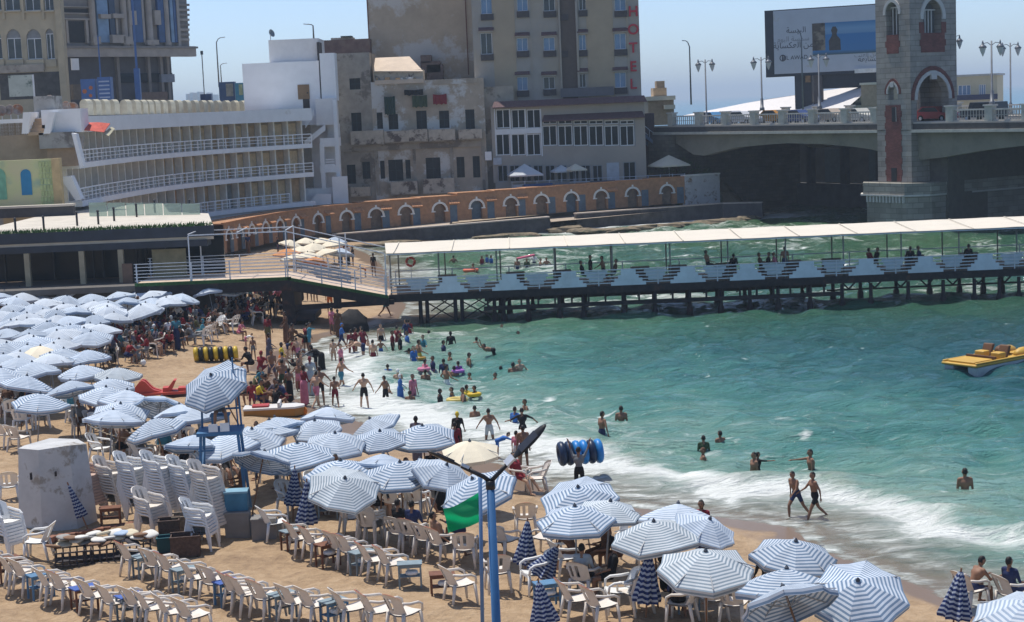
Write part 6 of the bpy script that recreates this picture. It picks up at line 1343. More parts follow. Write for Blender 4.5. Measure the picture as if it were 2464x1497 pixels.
for px, rr in ((229, 0.42), (305, 0.40), (365, 0.44), (318, 0.3), (407, 0.35)):
 u, z0 = NF.uv(px, 100); MB().lathe([(rr * 1.35, zc0 + 1.0), (rr * 1.35, zc0 + 1.5), (rr, zc0 + 1.7), (rr, zc0 + 7.0), (rr * 1.3, zc0 + 7.3), (rr * 1.4, zc0 + 7.9), (rr, zc0 + 8.1), (rr, 40)], 14, (u, 0.25, 0)).build('column', M_orn2, nb, True)
for (x0, y0, x1, y1) in ((222, 88, 240, 106), (295, 88, 315, 106), (352, 96, 380, 108), (270, 33, 296, 44), (308, 26, 326, 60), (370, 25, 384, 60), (240, 34, 264, 45), (268, 84, 300, 104)):
 nbx(x0, y0, x1, y1, -0.25, 0.3, 'carved_block', M_orn2)
for (x0, y0, x1, y1) in ((168, 50, 210, 102), (155, 20, 218, 30)): nbx(x0, y0, x1, y1, 0.5, 0.59, 'window_void', M_void)
for (x0, y0, x1, y1) in ((155, 43, 222, 48), (155, 14, 222, 18), (163, 48, 168, 104), (210, 48, 216, 104), (152, 30, 222, 34)): nbx(x0, y0, x1, y1, 0.2, 0.62, 'window_surround', M_orn2)
for k in range(8):
 y0 = 8 + k * 12; nbx(434, y0, 460, y0 + 6, 0.3, 0.55, 'carved_band', M_orn2 if k % 2 else M_orn)
nbx(428, -20, 434, 112, 0.1, 0.59, 'pilaster', M_orn2); nbx(398, -20, 404, 104, 0.1, 0.59, 'pilaster', M_orn2); nbx(312, -20, 316, 104, 0.2, 0.59, 'pilaster', M_orn2); nbx(283, 30, 287, 104, 0.2, 0.59, 'pilaster', M_orn2); nbx(345, -20, 350, 104, 0.2, 0.59, 'pilaster', M_orn2)
for px in (298, 372, 402, 418): nbx(px, 128, px + 6, 240, 1.1, 1.59, 'ground_pillar', M_orn)
nbx(305, 176, 432, 196, 1.3, 1.59, 'glazed_band', glass_mat('shop_glass', (0.02, 0.025, 0.03))); nbx(400, 178, 432, 197, 0.9, 1.29, 'shop_sign', mat('shop_sign_grey', (0.22, 0.24, 0.28), 0.7)); nbx(340, 222, 410, 240, 0.5, 0.9, 'low_wall', mat('low_brown_wall', (0.2, 0.14, 0.11), 0.9))
nbx(150, 205, 195, 240, -2.0, -1.5, 'hoarding', mat('hoarding_brown', (0.16, 0.13, 0.10), 0.9, 0.2)); nbx(155, 142, 172, 170, -1.4, -1.2, 'white_panel', M_white)
for i, (px, yt, lab) in enumerate(((246, 86, 'thin blue pole behind the advertising boxes'), (334, -10, 'thick blue pole in front of the ornate building'))):
 p = PD(px, 240, 196); zt = PD(px, yt, 196).z; r = empty('blue_pole', (p.x, p.y, p.z - 1.5), label=lab, cat='pole')
 MB().tube([(0, 0, 0), (0, 0, zt - p.z + 1.5)], 0.13 if i else 0.08, 8).build('shaft', mat('pole_blue', (0.05, 0.12, 0.30), 0.5, 0.1), r); MB().box(-0.3, 0.3, -0.3, 0.3, 0.2, 5.0 if i else 0.4).build('casing', mat('pole_blue'), r)
for (x0, y0, x1, y1, D, lab, c1, c2) in ((195, 191, 229, 243, 190, 'blue advertising box with orange discs', (0.06, 0.13, 0.32), (0.45, 0.14, 0.05)), (235, 186, 267, 241, 190, 'blue advertising box with pale lettering lines', (0.06, 0.13, 0.30), (0.35, 0.42, 0.55)), (527, 198, 565, 240, 215, 'blue kiosk with a grey panel beside the white stair tower', (0.03, 0.07, 0.16), (0.25, 0.24, 0.2)), (566, 200, 586, 236, 214, 'turquoise kiosk touching the white stair tower', (0.04, 0.2, 0.3), (0.3, 0.35, 0.2)), (482, 227, 508, 242, 230, 'small dark blue box at the foot of the thin mast', (0.025, 0.06, 0.16), (0.04, 0.08, 0.18))):
 f_ = Facade((PD(x0, 220, D).x, D), (PD(x1, 220, D).x, D)); r = f_.root('advertising_box', label=lab, cat='kiosk'); a, b, c, d = f_.rect(x0, y0, x1, y1); MB().box(a, b, 0, 1.2, c - 1.5, d).build('box', mat('box_' + lab.replace(' ', '_')[:24], c1, 0.5, 0.1), r)
 w_ = b - a; h_ = d - c
 if 'discs' in lab:
  for (fx, fz, fr) in ((.25, .45, .16), (.7, .6, .14), (.65, .25, .12)): MB().tube([(a + w_ * fx, -0.04, c + h_ * fz), (a + w_ * fx, -0.002, c + h_ * fz)], w_ * fr, 12).build('disc', mat('disc_orange', c2, 0.6), r)
 elif 'lines' in lab:
  for k in range(5): MB().box(a + w_ * .1, b - w_ * .1, -0.03, -0.002, c + h_ * (.1 + .17 * k), c + h_ * (.16 + .17 * k)).build('line', mat('line_pale', c2, 0.6), r)
 else: MB().box(a + w_ * .45, b - w_ * .1, -0.03, -0.002, c + h_ * .2, d - h_ * .1).build('panel', mat('kpanel_' + lab[:6], c2, 0.7, 0.3), r)
MB().box(-260, -20, 178, 420, -1, 12.2).build('corniche', mat('corniche_ground', (0.3, 0.27, 0.22), 0.9), kind='structure', label='raised corniche street behind the beach', cat='street')
#parasols
def stripe_mat(name, white, blue, nst=11, sh=0.5):
 m, t, b = nodes_of(name); N, L = t.nodes, t.links
 uv = N.new('ShaderNodeUVMap'); sp = N.new('ShaderNodeSeparateXYZ'); L.new(uv.outputs[0], sp.inputs[0])
 mu = N.new('ShaderNodeMath'); mu.operation = 'MULTIPLY'; mu.inputs[1].default_value = nst; L.new(sp.outputs[1], mu.inputs[0])
 fr = N.new('ShaderNodeMath'); fr.operation = 'FRACT'; L.new(mu.outputs[0], fr.inputs[0])
 mr = N.new('ShaderNodeMapRange'); mr.inputs[1].default_value = sh; mr.inputs[2].default_value = sh + 0.06; L.new(fr.outputs[0], mr.inputs[0])
 nz = N.new('ShaderNodeTexNoise'); nz.inputs['Scale'].default_value = 2.2; nz.inputs['Detail'].default_value = 6
 tc = N.new('ShaderNodeTexCoord'); L.new(tc.outputs['Object'], nz.inputs['Vector'])
 mx = N.new('ShaderNodeMixRGB'); mx.inputs[1].default_value = (*white, 1); mx.inputs[2].default_value = (*blue, 1); L.new(mr.outputs[0], mx.inputs[0])
 sc = N.new('ShaderNodeMapRange'); sc.inputs[1].default_value = 0.3; sc.inputs[2].default_value = 0.7; sc.inputs[3].default_value = 0.84; sc.inputs[4].default_value = 1.04; L.new(nz.outputs['Fac'], sc.inputs[0])
 oi = N.new('ShaderNodeObjectInfo'); rr = N.new('ShaderNodeMapRange'); rr.inputs[3].default_value = 0.86; rr.inputs[4].default_value = 1.06; L.new(oi.outputs['Random'], rr.inputs[0])
 m2 = N.new('ShaderNodeMath'); m2.operation = 'MULTIPLY'; L.new(sc.outputs[0], m2.inputs[0]); L.new(rr.outputs[0], m2.inputs[1])
 vs = N.new('ShaderNodeVectorMath'); vs.operation = 'SCALE'; L.new(mx.outputs[0], vs.inputs[0]); L.new(m2.outputs[0], vs.inputs[3])
 L.new(vs.outputs[0], b.inputs['Base Color']); b.inputs['Roughness'].default_value = 0.85; b.inputs['Specular IOR Level'].default_value = 0.15
 tl = N.new('ShaderNodeBsdfTranslucent'); L.new(vs.outputs[0], tl.inputs[0]); ms = N.new('ShaderNodeMixShader'); ms.inputs[0].default_value = 0.10
 L.new(b.outputs[0], ms.inputs[1]); L.new(tl.outputs[0], ms.inputs[2]); L.new(ms.outputs[0], N['Material Output'].inputs[0])
 return m
M_st = [stripe_mat('parasol_stripe_blue', (0.66, 0.72, 0.79), (0.20, 0.29, 0.41)), stripe_mat('parasol_stripe_pale', (0.68, 0.745, 0.81), (0.36, 0.45, 0.57)), stripe_mat('parasol_stripe_grey', (0.68, 0.72, 0.74), (0.28, 0.35, 0.41), 13), stripe_mat('parasol_stripe_faded', (0.70, 0.75, 0.79), (0.50, 0.57, 0.66), 12)]  # white stripes tinted blue: sky reflection put into their colour
M_nav = stripe_mat('parasol_stripe_navy', (0.45, 0.50, 0.58), (0.03, 0.05, 0.16), 10, 0.42)
M_cr = mat('parasol_canvas_cream', (0.74, 0.66, 0.50), 0.85, 0.06, 1.5, tint=(0.6, 0.5, 0.36), tcut=(0.6, 0.8)); M_orc = mat('parasol_canvas_orange', (0.55, 0.24, 0.09), 0.85, 0.1)
M_ppole = mat('parasol_pole_wood', (0.24, 0.12, 0.06), 0.7, 0.2, 4); M_ppole2 = mat('parasol_pole_grey', (0.32, 0.33, 0.34), 0.5, 0.1)
def canopy_mesh(seed, drop=0.36, ng=8):
 rs = random.Random(seed); mb = MB(); mb.uv = []
 prof = [(0.0, 0.0), (0.06, -0.008), (0.3, -0.075), (0.55, -0.165), (0.8, -0.27), (1.0, -drop)]
 sag = [rs.uniform(-0.10, 0.05) for _ in range(ng)]; rad = [rs.uniform(0.92, 1.05) for _ in range(ng)]
 ns = ng * 2
 for (r, z) in prof:
  for j in range(ns):
   a = 2 * math.pi * j / ns; rib = j % 2 == 0; g = (j // 2) % ng; g2 = (g + 1) % ng
   if rib: rr = r * rad[g]; zz = z + sag[g] * r * r
   else:
    rr = r * (rad[g] + rad[g2]) / 2 * math.cos(math.pi / ng) * (1 - 0.035 * r); zz = z + (sag[g] + sag[g2]) / 2 * r * r - 0.012 * r
   mb.v.append((rr * math.cos(a), rr * math.sin(a), zz)); mb.uv.append((j / ns, r))
 n = len(prof)
 for i in range(n - 1):
  for j in range(ns): mb.f.append((i * ns + j, i * ns + (j + 1) % ns, (i + 1) * ns + (j + 1) % ns, (i + 1) * ns + j)[::-1]); mb.m.append(0)
 o = (n - 1) * ns; base = len(mb.v)
 for j in range(ns):
  x, y, z = mb.v[o + j]; mb.v.append((x * 0.985, y * 0.985, z - 0.10 - rs.uniform(0, 0.03))); mb.uv.append((j / ns, 1.1))
 for j in range(ns): mb.f.append((o + j, base + j, base + (j + 1) % ns, o + (j + 1) % ns)); mb.m.append(0)
 return mb
CAN = {}
for i in range(6):
 for mi, mm in enumerate(M_st): CAN[(i, mi)] = canopy_mesh(100 + i, 0.34 + 0.02 * (i % 3)).mesh('canopy', mm)
 CAN[(i, 'c')] = canopy_mesh(100 + i, 0.36).mesh('canopy', M_cr)
 CAN[(i, 'o')] = canopy_mesh(100 + i, 0.36).mesh('canopy', M_orc)
rb = MB()
for k in range(8):
 a = 2 * math.pi * k / 8; rb.bar((0, 0, -0.05), (0.95 * math.cos(a), 0.95 * math.sin(a), -0.36), 0.018); rb.bar((0, 0, -0.42), (0.5 * math.cos(a), 0.5 * math.sin(a), -0.18), 0.014)
RIB = rb.mesh('rib_frame', M_ppole2)
FIN = MB().lathe([(0.05, 0.0), (0.05, 0.03), (0.02, 0.07), (0.01, 0.09)], 8).mesh('finial', mat('finial_dark', (0.06, 0.07, 0.09), 0.6))
POLE = [MB().tube([(0, 0, -2.45), (0, 0, 0.02)], 0.024, 7).mesh('pole', mm, True) for mm in (M_ppole, M_ppole2)]
PARASOLS = []
def parasol(px, py, label, kind=None, tilt=None, tdir=0.0, sc=1.0, hgt=2.25, group='open beach parasols'):
 """open parasol whose top shows at (px, py); tilt in degrees towards plan direction tdir (degrees, 0 = right, 90 = away)"""
 z = 3.0
 for _ in range(3):
  p = P(px, py, z); z = max(ground(p.x, p.y), 0) + hgt
 p = P(px, py, z)
 i = rnd.randrange(6); k = kind if kind is not None else rnd.choice((0, 0, 1, 1, 2, 3))
 tl = rnd.uniform(2, 15) if tilt is None else tilt; td = rnd.uniform(0, 360) if tilt is None else tdir
 ax_ = Vector((-math.sin(R(td)), math.cos(R(td)), 0)); q = Matrix.Rotation(R(tl), 3, ax_) @ Matrix.Rotation(rnd.uniform(0, 6.28), 3, 'Z')
 zax = q @ Vector((0, 0, 1)); L = (p.z - max(ground(p.x, p.y), -0.2)) / max(0.5, zax.z)
 foot = p - zax * 2.3 * 1.0
 r = empty('beach_parasol', foot, label=label, cat='parasol', group=group); r.rotation_euler = q.to_euler(); r.scale = (1, 1, 1)
 off = (0, 0, 2.3)
 sc *= 1.12 * rnd.uniform(.93, 1.07); ob('canopy', CAN[(i, k)], r, loc=off, scale=sc); ob('rib_frame', RIB, r, loc=off, scale=sc); ob('finial', FIN, r, loc=off); ob('pole', POLE[rnd.randrange(2)], r, loc=off)
 PARASOLS.append(r); return r
def closed_parasol(px0, y0, px1, y1, label, lean=(0, 0), wide=0.3, flare=True):
 """folded parasol: tip at (px0,y0), skirt bottom near y1"""
 c = G(px1, y1 + 40); D = c.y; top = PD(px0, y0, D); bot = PD(px1, y1, D)
 ax_ = (top - bot); L = ax_.length; q = ax_.to_track_quat('Z', 'Y')
 r = empty('folded_parasol', bot, label=label, cat='parasol', group='folded navy striped parasols'); r.rotation_euler = q.to_euler()
 mb = MB(); mb.uv = []; n = 24; rings = 14; rs = random.Random(int(px0))
 for i in range(rings + 1):
  t = i / rings; rr = wide * (0.16 + 0.84 * t ** 0.8) * (1 if t < 0.93 else 0.9)
  for j in range(n):
   a = 2 * math.pi * j / n; f = 1 + 0.22 * math.sin(8 * a / 1.0 + t * 1.4) * (0.3 + t)
   mb.v.append((rr * f * math.cos(a), rr * f * math.sin(a), L * (1 - t))); mb.uv.append((j / n, t + 0.02 * math.sin(8 * a)))
 for i in range(rings):
  for j in range(n): mb.f.append((i * n + j, (i + 1) * n + j, (i + 1) * n + (j + 1) % n, i * n + (j + 1) % n)); mb.m.append(0)
 mb.f.append(tuple(range(n))[::-1]); mb.m.append(0)
 mb.build('folded_canopy', M_nav, r); MB().tube([(0, 0, -1.1), (0, 0, L + 0.1)], 0.022, 6).build('pole', M_ppole, r); MB().torus((0, 0, L * 0.45), wide * 0.62, 0.012, None, 14, 5).build('tie', M_ppole2, r)
 return r
#plastic chairs, tables
M_ch = [mat('chair_white_plastic', (0.76, 0.75, 0.72), 0.45, 0.08, 3, spec=0.4, tint=(0.6, 0.55, 0.48), tcut=(0.6, 0.8), tscale=3), mat('chair_ivory_plastic', (0.68, 0.62, 0.55), 0.5, 0.12, 3, spec=0.4, tint=(0.5, 0.42, 0.33), tcut=(0.55, 0.75), tscale=3), mat('chair_pinkish_plastic', (0.52, 0.38, 0.32), 0.5, 0.08, spec=0.4)]
M_cred = mat('chair_red_paint', (0.38, 0.09, 0.06), 0.7, 0.3, 8)
def chair_parts(mi, red=False):
 m_ = M_ch[mi]; P_ = []
 s = MB(); n = 6
 for lay, dz in ((0, 0), (1, -0.03)):
  b = len(s.v)
  for i in range(n + 1):
   x = -0.24 + 0.48 * i / n; z = 0.43 + 0.03 * (i / n) - 0.02 * math.sin(math.pi * i / n)
   w_ = 0.21 + 0.03 * i / n
   s.v += [(x, -w_, z + 0.012 + dz), (x, 0, z - 0.008 + dz), (x, w_, z + 0.012 + dz)]
  for i in range(n):
   for k in range(2):
    f = (b + i * 3 + k, b + i * 3 + 3 + k, b + i * 3 + 4 + k, b + i * 3 + 1 + k); s.f.append(f if lay == 0 else f[::-1]); s.m.append(0)
 s.box(0.235, 0.25, -0.23, 0.23, 0.38, 0.45); P_.append(('seat', s))
 bk = MB(); N_ = 8; K = 5
 def bp(u, v, o):       # curved shell backrest
  a = R(-58 + 116 * u); rr = 0.27 + 0.03 * v; x = -0.02 - rr * math.cos(a) * (0.85 + 0.15 * v) - 0.14 * v; y = rr * math.sin(a) * 0.95
  zt = 0.90 - 0.10 * (2 * u - 1) ** 2; z = 0.45 + (zt - 0.45) * v
  return (x - o * math.cos(a), y + o * math.sin(a) * 0.9, z)
 for lay, o in ((0, 0.0), (1, 0.022)):
  b = len(bk.v)
  for i in range(N_ + 1):
   for j in range(K + 1): bk.v.append(bp(i / N_, j / K, o))
  for i in range(N_):
   if i % 2 == 1 and False: continue
   for j in range(K):
    f = (b + i * (K + 1) + j, b + (i + 1) * (K + 1) + j, b + (i + 1) * (K + 1) + j + 1, b + i * (K + 1) + j + 1)
    if i in (2, 4, 5, 3) and 1 <= j <= 3 and i % 2 == 1: continue     # open slots
    bk.f.append(f[::-1] if lay == 0 else f); bk.m.append(0)
 M1 = (K + 1) * (N_ + 1)
 for i in range(N_): a = i * (K + 1) + K; c = a + K + 1; bk.f.append((a, c, c + M1, a + M1)); bk.m.append(1 if red else 0)
 for i in (0, N_):
  for j in range(K): a = i * (K + 1) + j; bk.f.append((a, a + 1, a + 1 + M1, a + M1)); bk.m.append(0)
 P_.append(('backrest', bk))
 for sd in (-1, 1):
  P_.append(('armrest', MB().tube([(-0.27, sd * 0.25, 0.70), (-0.1, sd * 0.285, 0.665), (0.12, sd * 0.29, 0.655), (0.22, sd * 0.285, 0.60), (0.24, sd * 0.27, 0.45)], [0.03, 0.032, 0.03, 0.028, 0.026], 6)))
  P_.append(('leg', MB().tube([(0.22, sd * 0.23, 0.45), (0.26, sd * 0.265, 0.0)], [0.04, 0.026], 6)))
  P_.append(('leg', MB().tube([(-0.22, sd * 0.21, 0.46), (-0.31, sd * 0.245, 0.0)], [0.042, 0.028], 6)))
 return [(nm, mb, [m_, M_cred]) for nm, mb in P_]
CH = {}
for mi in range(3):
 for red in (False, True):
  pr = chair_parts(mi, red)
  CH[(mi, red)] = [(nm, mb.mesh(nm, ms, nm != 'seat')) for nm, mb, ms in pr]
  one = MB()
  for nm, mb, ms in pr: one.add(mb.v, mb.f); one.m[-len(mb.f):] = mb.m
  CH[(mi, red, 'one')] = one.mesh('plastic_chair', [M_ch[mi], M_cred])
def chair_at(p, rz, label, mi=0, red=False, parts=True, group='plastic beach chairs', sc=1.2, tiltz=0.0):
 if parts:
  r = empty('plastic_chair', p, rz, label=label, cat='chair', group=group); r.scale = (sc,) * 3
  for nm, me in CH[(mi, red)]: ob(nm, me, r)
 else:
  r = ob('plastic_chair', CH[(mi, red, 'one')], None, loc=p, rz=rz, scale=sc, label=label, cat='chair', group=group)
 return r
M_tb = {'brown': mat('table_brown_wood', (0.16, 0.065, 0.035), 0.7, 0.2, 4), 'blue': mat('table_blue_paint', (0.09, 0.20, 0.33), 0.65, 0.15, 4), 'grey': mat('table_grey_blue_paint', (0.20, 0.26, 0.29), 0.7, 0.15, 4), 'navy': mat('table_top_blue', (0.05, 0.11, 0.36), 0.6, 0.12)}
TBL = {}
def table_at(p, rz, top, legs, label, parts=True, sc=1.0):
 key = (top, legs)
 if key not in TBL:
  tp = MB().box(-0.36, 0.36, -0.24, 0.24, 0.685, 0.72); lg = MB().box(-0.025, 0.025, -0.025, 0.025, 0, 0.684); ap = MB().box(-0.31, 0.31, -0.012, 0.012, 0.60, 0.68); sh = MB().box(-0.30, 0.30, -0.19, 0.19, 0.33, 0.35)
  tw_ = MB().obox((0.08, 0.0, 0.44), 0.3, 0.26, 0.16, 0.2)
  TBL[key] = [('table_top', tp.mesh('table_top', M_tb[top]))] + [('leg', lg.mesh('leg', M_tb[legs])), ('apron', ap.mesh('apron', M_tb[legs])), ('shelf', sh.mesh('shelf', M_tb[legs]))]
 d = dict(TBL[key]); r = empty('beach_table', p, rz, label=label, cat='table', group='small wooden beach tables'); r.scale = (sc,) * 3
 ob('table_top', d['table_top'], r); ob('shelf', d['shelf'], r)
 for sx in (-1, 1):
  for sy in (-1, 1): ob('leg', d['leg'], r, loc=(sx * 0.31, sy * 0.19, 0))
 for sy in (-1, 1): ob('apron', d['apron'], r, loc=(0, sy * 0.19, 0))
 return r
#people: one continuous remeshed body per pose
def pose_body(name, lean=0, side=0, armL=(0, 8, 12), armR=(0, 8, 12), legL=(0, 4, 0), legR=(0, 4, 0), head=(0, 0), robe=False, Hh=1.7, hip=None, sc=False):
 """angles in degrees: arms/legs = (forward swing, outward, bend); faces +X; feet on z=0"""
 k = Hh / 1.7; caps = []
 thigh, shin = 0.44 * k, 0.43 * k
 def rot(fw, out, s): # unit vector hanging down, swung forward (+x) and outward (s*y)
  a, o = R(fw), R(out); v = Vector((math.sin(a) * math.cos(o), s * math.sin(o), -math.cos(a) * math.cos(o))); return v
 pel = Vector((0, 0, 0)); la = R(lean); up = Vector((math.sin(la), math.sin(R(side)), math.cos(la))).normalized(); fwd_ = Vector((math.cos(la), 0, -math.sin(la)))
 waist = pel + up * 0.14 * k; chest = pel + up * 0.36 * k; neck = pel + up * 0.53 * k; ha = R(lean * 0.5 + head[0]); hd = neck + Vector((math.sin(ha) * 0.135 * k, math.sin(R(head[1])) * .05, math.cos(ha) * 0.135 * k))
 Y = Vector((0, 1, 0))
 def C_(a, b, ra, rb_, reg): caps.append((a, b, ra * k, rb_ * k, reg))
 C_(pel + Y * .055 * k, pel + Y * .055 * k + up * .05, .115, .11, 'bottom'); C_(pel - Y * .055 * k, pel - Y * .055 * k + up * .05, .115, .11, 'bottom')
 C_(pel, waist, .13, .115, 'bottom'); C_(waist, chest, .115, .135, 'top')
 C_(chest - Y * .07 * k, chest + Y * .07 * k, .125, .125, 'top'); sh = chest + up * 0.11 * k
 C_(sh - Y * .15 * k, sh + Y * .15 * k, .068, .068, 'top'); C_(sh, neck, .085, .052, 'skin'); C_(neck - up * .02, hd - up * .02, .05, .055, 'skin')
 hands = []
 for s, (fw, out, bend) in ((1, armL), (-1, armR)):
  S_ = sh + Y * s * .185 * k; d1 = rot(fw + lean * 0.6, out, s); E = S_ + d1 * .29 * k
  d2 = rot(fw + lean * 0.6 + bend, out * 0.6, s); Wr = E + d2 * .25 * k; Hd = Wr + d2 * .075 * k
  C_(S_, E, .052, .040, 'sleeve'); C_(E, Wr, .039, .026, 'fore'); C_(Wr, Hd, .028, .034, 'skin'); hands.append((Hd, d2, s))
 feet = []
 for s, (fw, out, bend) in ((1, legL), (-1, legR)):
  Hp = pel + Y * s * .09 * k + Vector((0, 0, -.03 * k)); d1 = rot(fw, out, s); Kn = Hp + d1 * thigh; d2 = rot(fw - bend, out * 0.6, s); An = Kn + d2 * shin
  mid = Hp + d1 * thigh * .55
  C_(Hp, mid, .088, .075, 'thigh'); C_(mid, Kn, .074, .054, 'knee'); C_(Kn, Kn + d2 * shin * .35, .053, .056, 'calf'); C_(Kn + d2 * shin * .35, An, .056, .034, 'calf')
  ft = Vector((math.cos(R(fw - bend) * .5), 0, math.sin(R(fw - bend) * .3) - 0.12)).normalized(); Fo = An + ft * .16 * k - Vector((0, 0, .025 * k)); C_(An - ft * .03 * k - Vector((0, 0, .02 * k)), Fo, .036, .03, 'skin'); feet.append((An, Fo, Kn))
 if robe:
  bot = sum((f[0] for f in feet), Vector()) / 2; kn = sum((f[2] for f in feet), Vector()) / 2
  C_(pel, kn, .17, .19, 'bottom'); C_(kn, bot + Vector((0, 0, .06)), .19, .20, 'bottom')
 zmin = min(min(a.z - ra, b.z - rb_) for a, b, ra, rb_, _ in caps)
 lift = Vector((0, 0, -zmin if hip is None else hip))
 caps = [(a + lift, b + lift, ra, rb_, rg) for a, b, ra, rb_, rg in caps]; hd = hd + lift; hands = [(h + lift, d, s) for h, d, s in hands]
 mb = MB()
 for a, b, ra, rb_, _ in caps:
  mb.ell(a, ra, ra, ra, 10, 6); mb.ell(b, rb_, rb_, rb_, 10, 6)
  if (b - a).length > 1e-4: mb.tube([a, b], [ra, rb_], 10)
 fx = Vector((math.cos(ha), 0, -math.sin(ha))); hu = Vector((math.sin(ha), 0, math.cos(ha)))
 HM = Matrix((fx, Y, hu)).transposed()
 hc = hd + hu * 0.03 * k
 mb.ell(hc, .104 * k, .086 * k, .124 * k, 14, 9, M=HM); mb.ell(hc - hu * .055 * k + fx * .025 * k, .068 * k, .062 * k, .06 * k, 10, 6, M=HM)
 return dict(name=name, mb=mb, caps=caps, hc=hc, HM=HM, k=k, hands=hands, robe=robe)
POSES = [
 pose_body('stand'), pose_body('hips', armL=(-10, 42, 70), armR=(-10, 42, 70)), pose_body('walk', 6, 0, (-28, 10, 20), (32, 10, 25), (28, 3, 8), (-24, 3, 22)),
 pose_body('stride', 16, 0, (20, 14, 30), (-34, 16, 15), (-26, 4, 14), (34, 4, 38)), pose_body('out', 4, 0, (15, 36, 18), (-12, 32, 14), (8, 6, 4), (-8, 6, 4)),
 pose_body('wide', 8, 0, (25, 58, 40), (15, 62, 20), (4, 10, 6), (-4, 10, 6)), pose_body('bend', 72, 0, (20, 6, 10), (25, 6, 15), (4, 8, 4), (0, 8, 6)),
 pose_body('point', 4, 0, (4, 8, 14), (80, 12, 6), (4, 4, 2), (-4, 4, 2)), pose_body('carry', 0, 0, (150, 20, 40), (165, 25, 10), (4, 5, 2), (-4, 5, 2)),
 pose_body('sit', -12, 0, (28, 10, 55), (22, 10, 60), (84, 8, 86), (80, 8, 84)), pose_body('lounge', -24, 0, (20, 12, 40), (16, 12, 45), (78, 6, 40), (74, 6, 46)),
 pose_body('ground', 12, 0, (48, 8, 30), (44, 10, 36), (122, 12, 112), (116, 14, 116)), pose_body('hunch', 30, 0, (14, 6, 62), (18, 6, 66), (92, 12, 96), (90, 12, 92)),
 pose_body('swim', 80, 0, (95, 20, 20), (60, 40, 40), (-12, 6, 8), (-2, 6, 14), (-50, 0)),
 pose_body('robe', 2, 0, (10, 10, 40), (6, 12, 30), robe=True), pose_body('robe_bend', 58, 0, (30, 6, 14), (34, 6, 20), (6, 6, 6), (-2, 6, 4), robe=True),
 pose_body('robe_sit', -6, 0, (30, 10, 60), (28, 10, 62), (82, 8, 84), (80, 8, 84), robe=False)]
tmp = []
for b in POSES:
 o = bpy.data.objects.new('tmp', b['mb'].mesh('tmp', [])); C.objects.link(o)
 md = o.modifiers.new('r', 'REMESH'); md.mode = 'VOXEL'; md.voxel_size = 0.024; md.use_smooth_shade = True
 sm = o.modifiers.new('s', 'SMOOTH'); sm.iterations = 2; sm.factor = 0.5; tmp.append(o)
dg = bpy.context.evaluated_depsgraph_get()
BODY = {}
REG = {'skin': 0, 'top': 1, 'sleeve': 1, 'fore': 0, 'bottom': 2, 'thigh': 2, 'knee': 0, 'calf': 0}
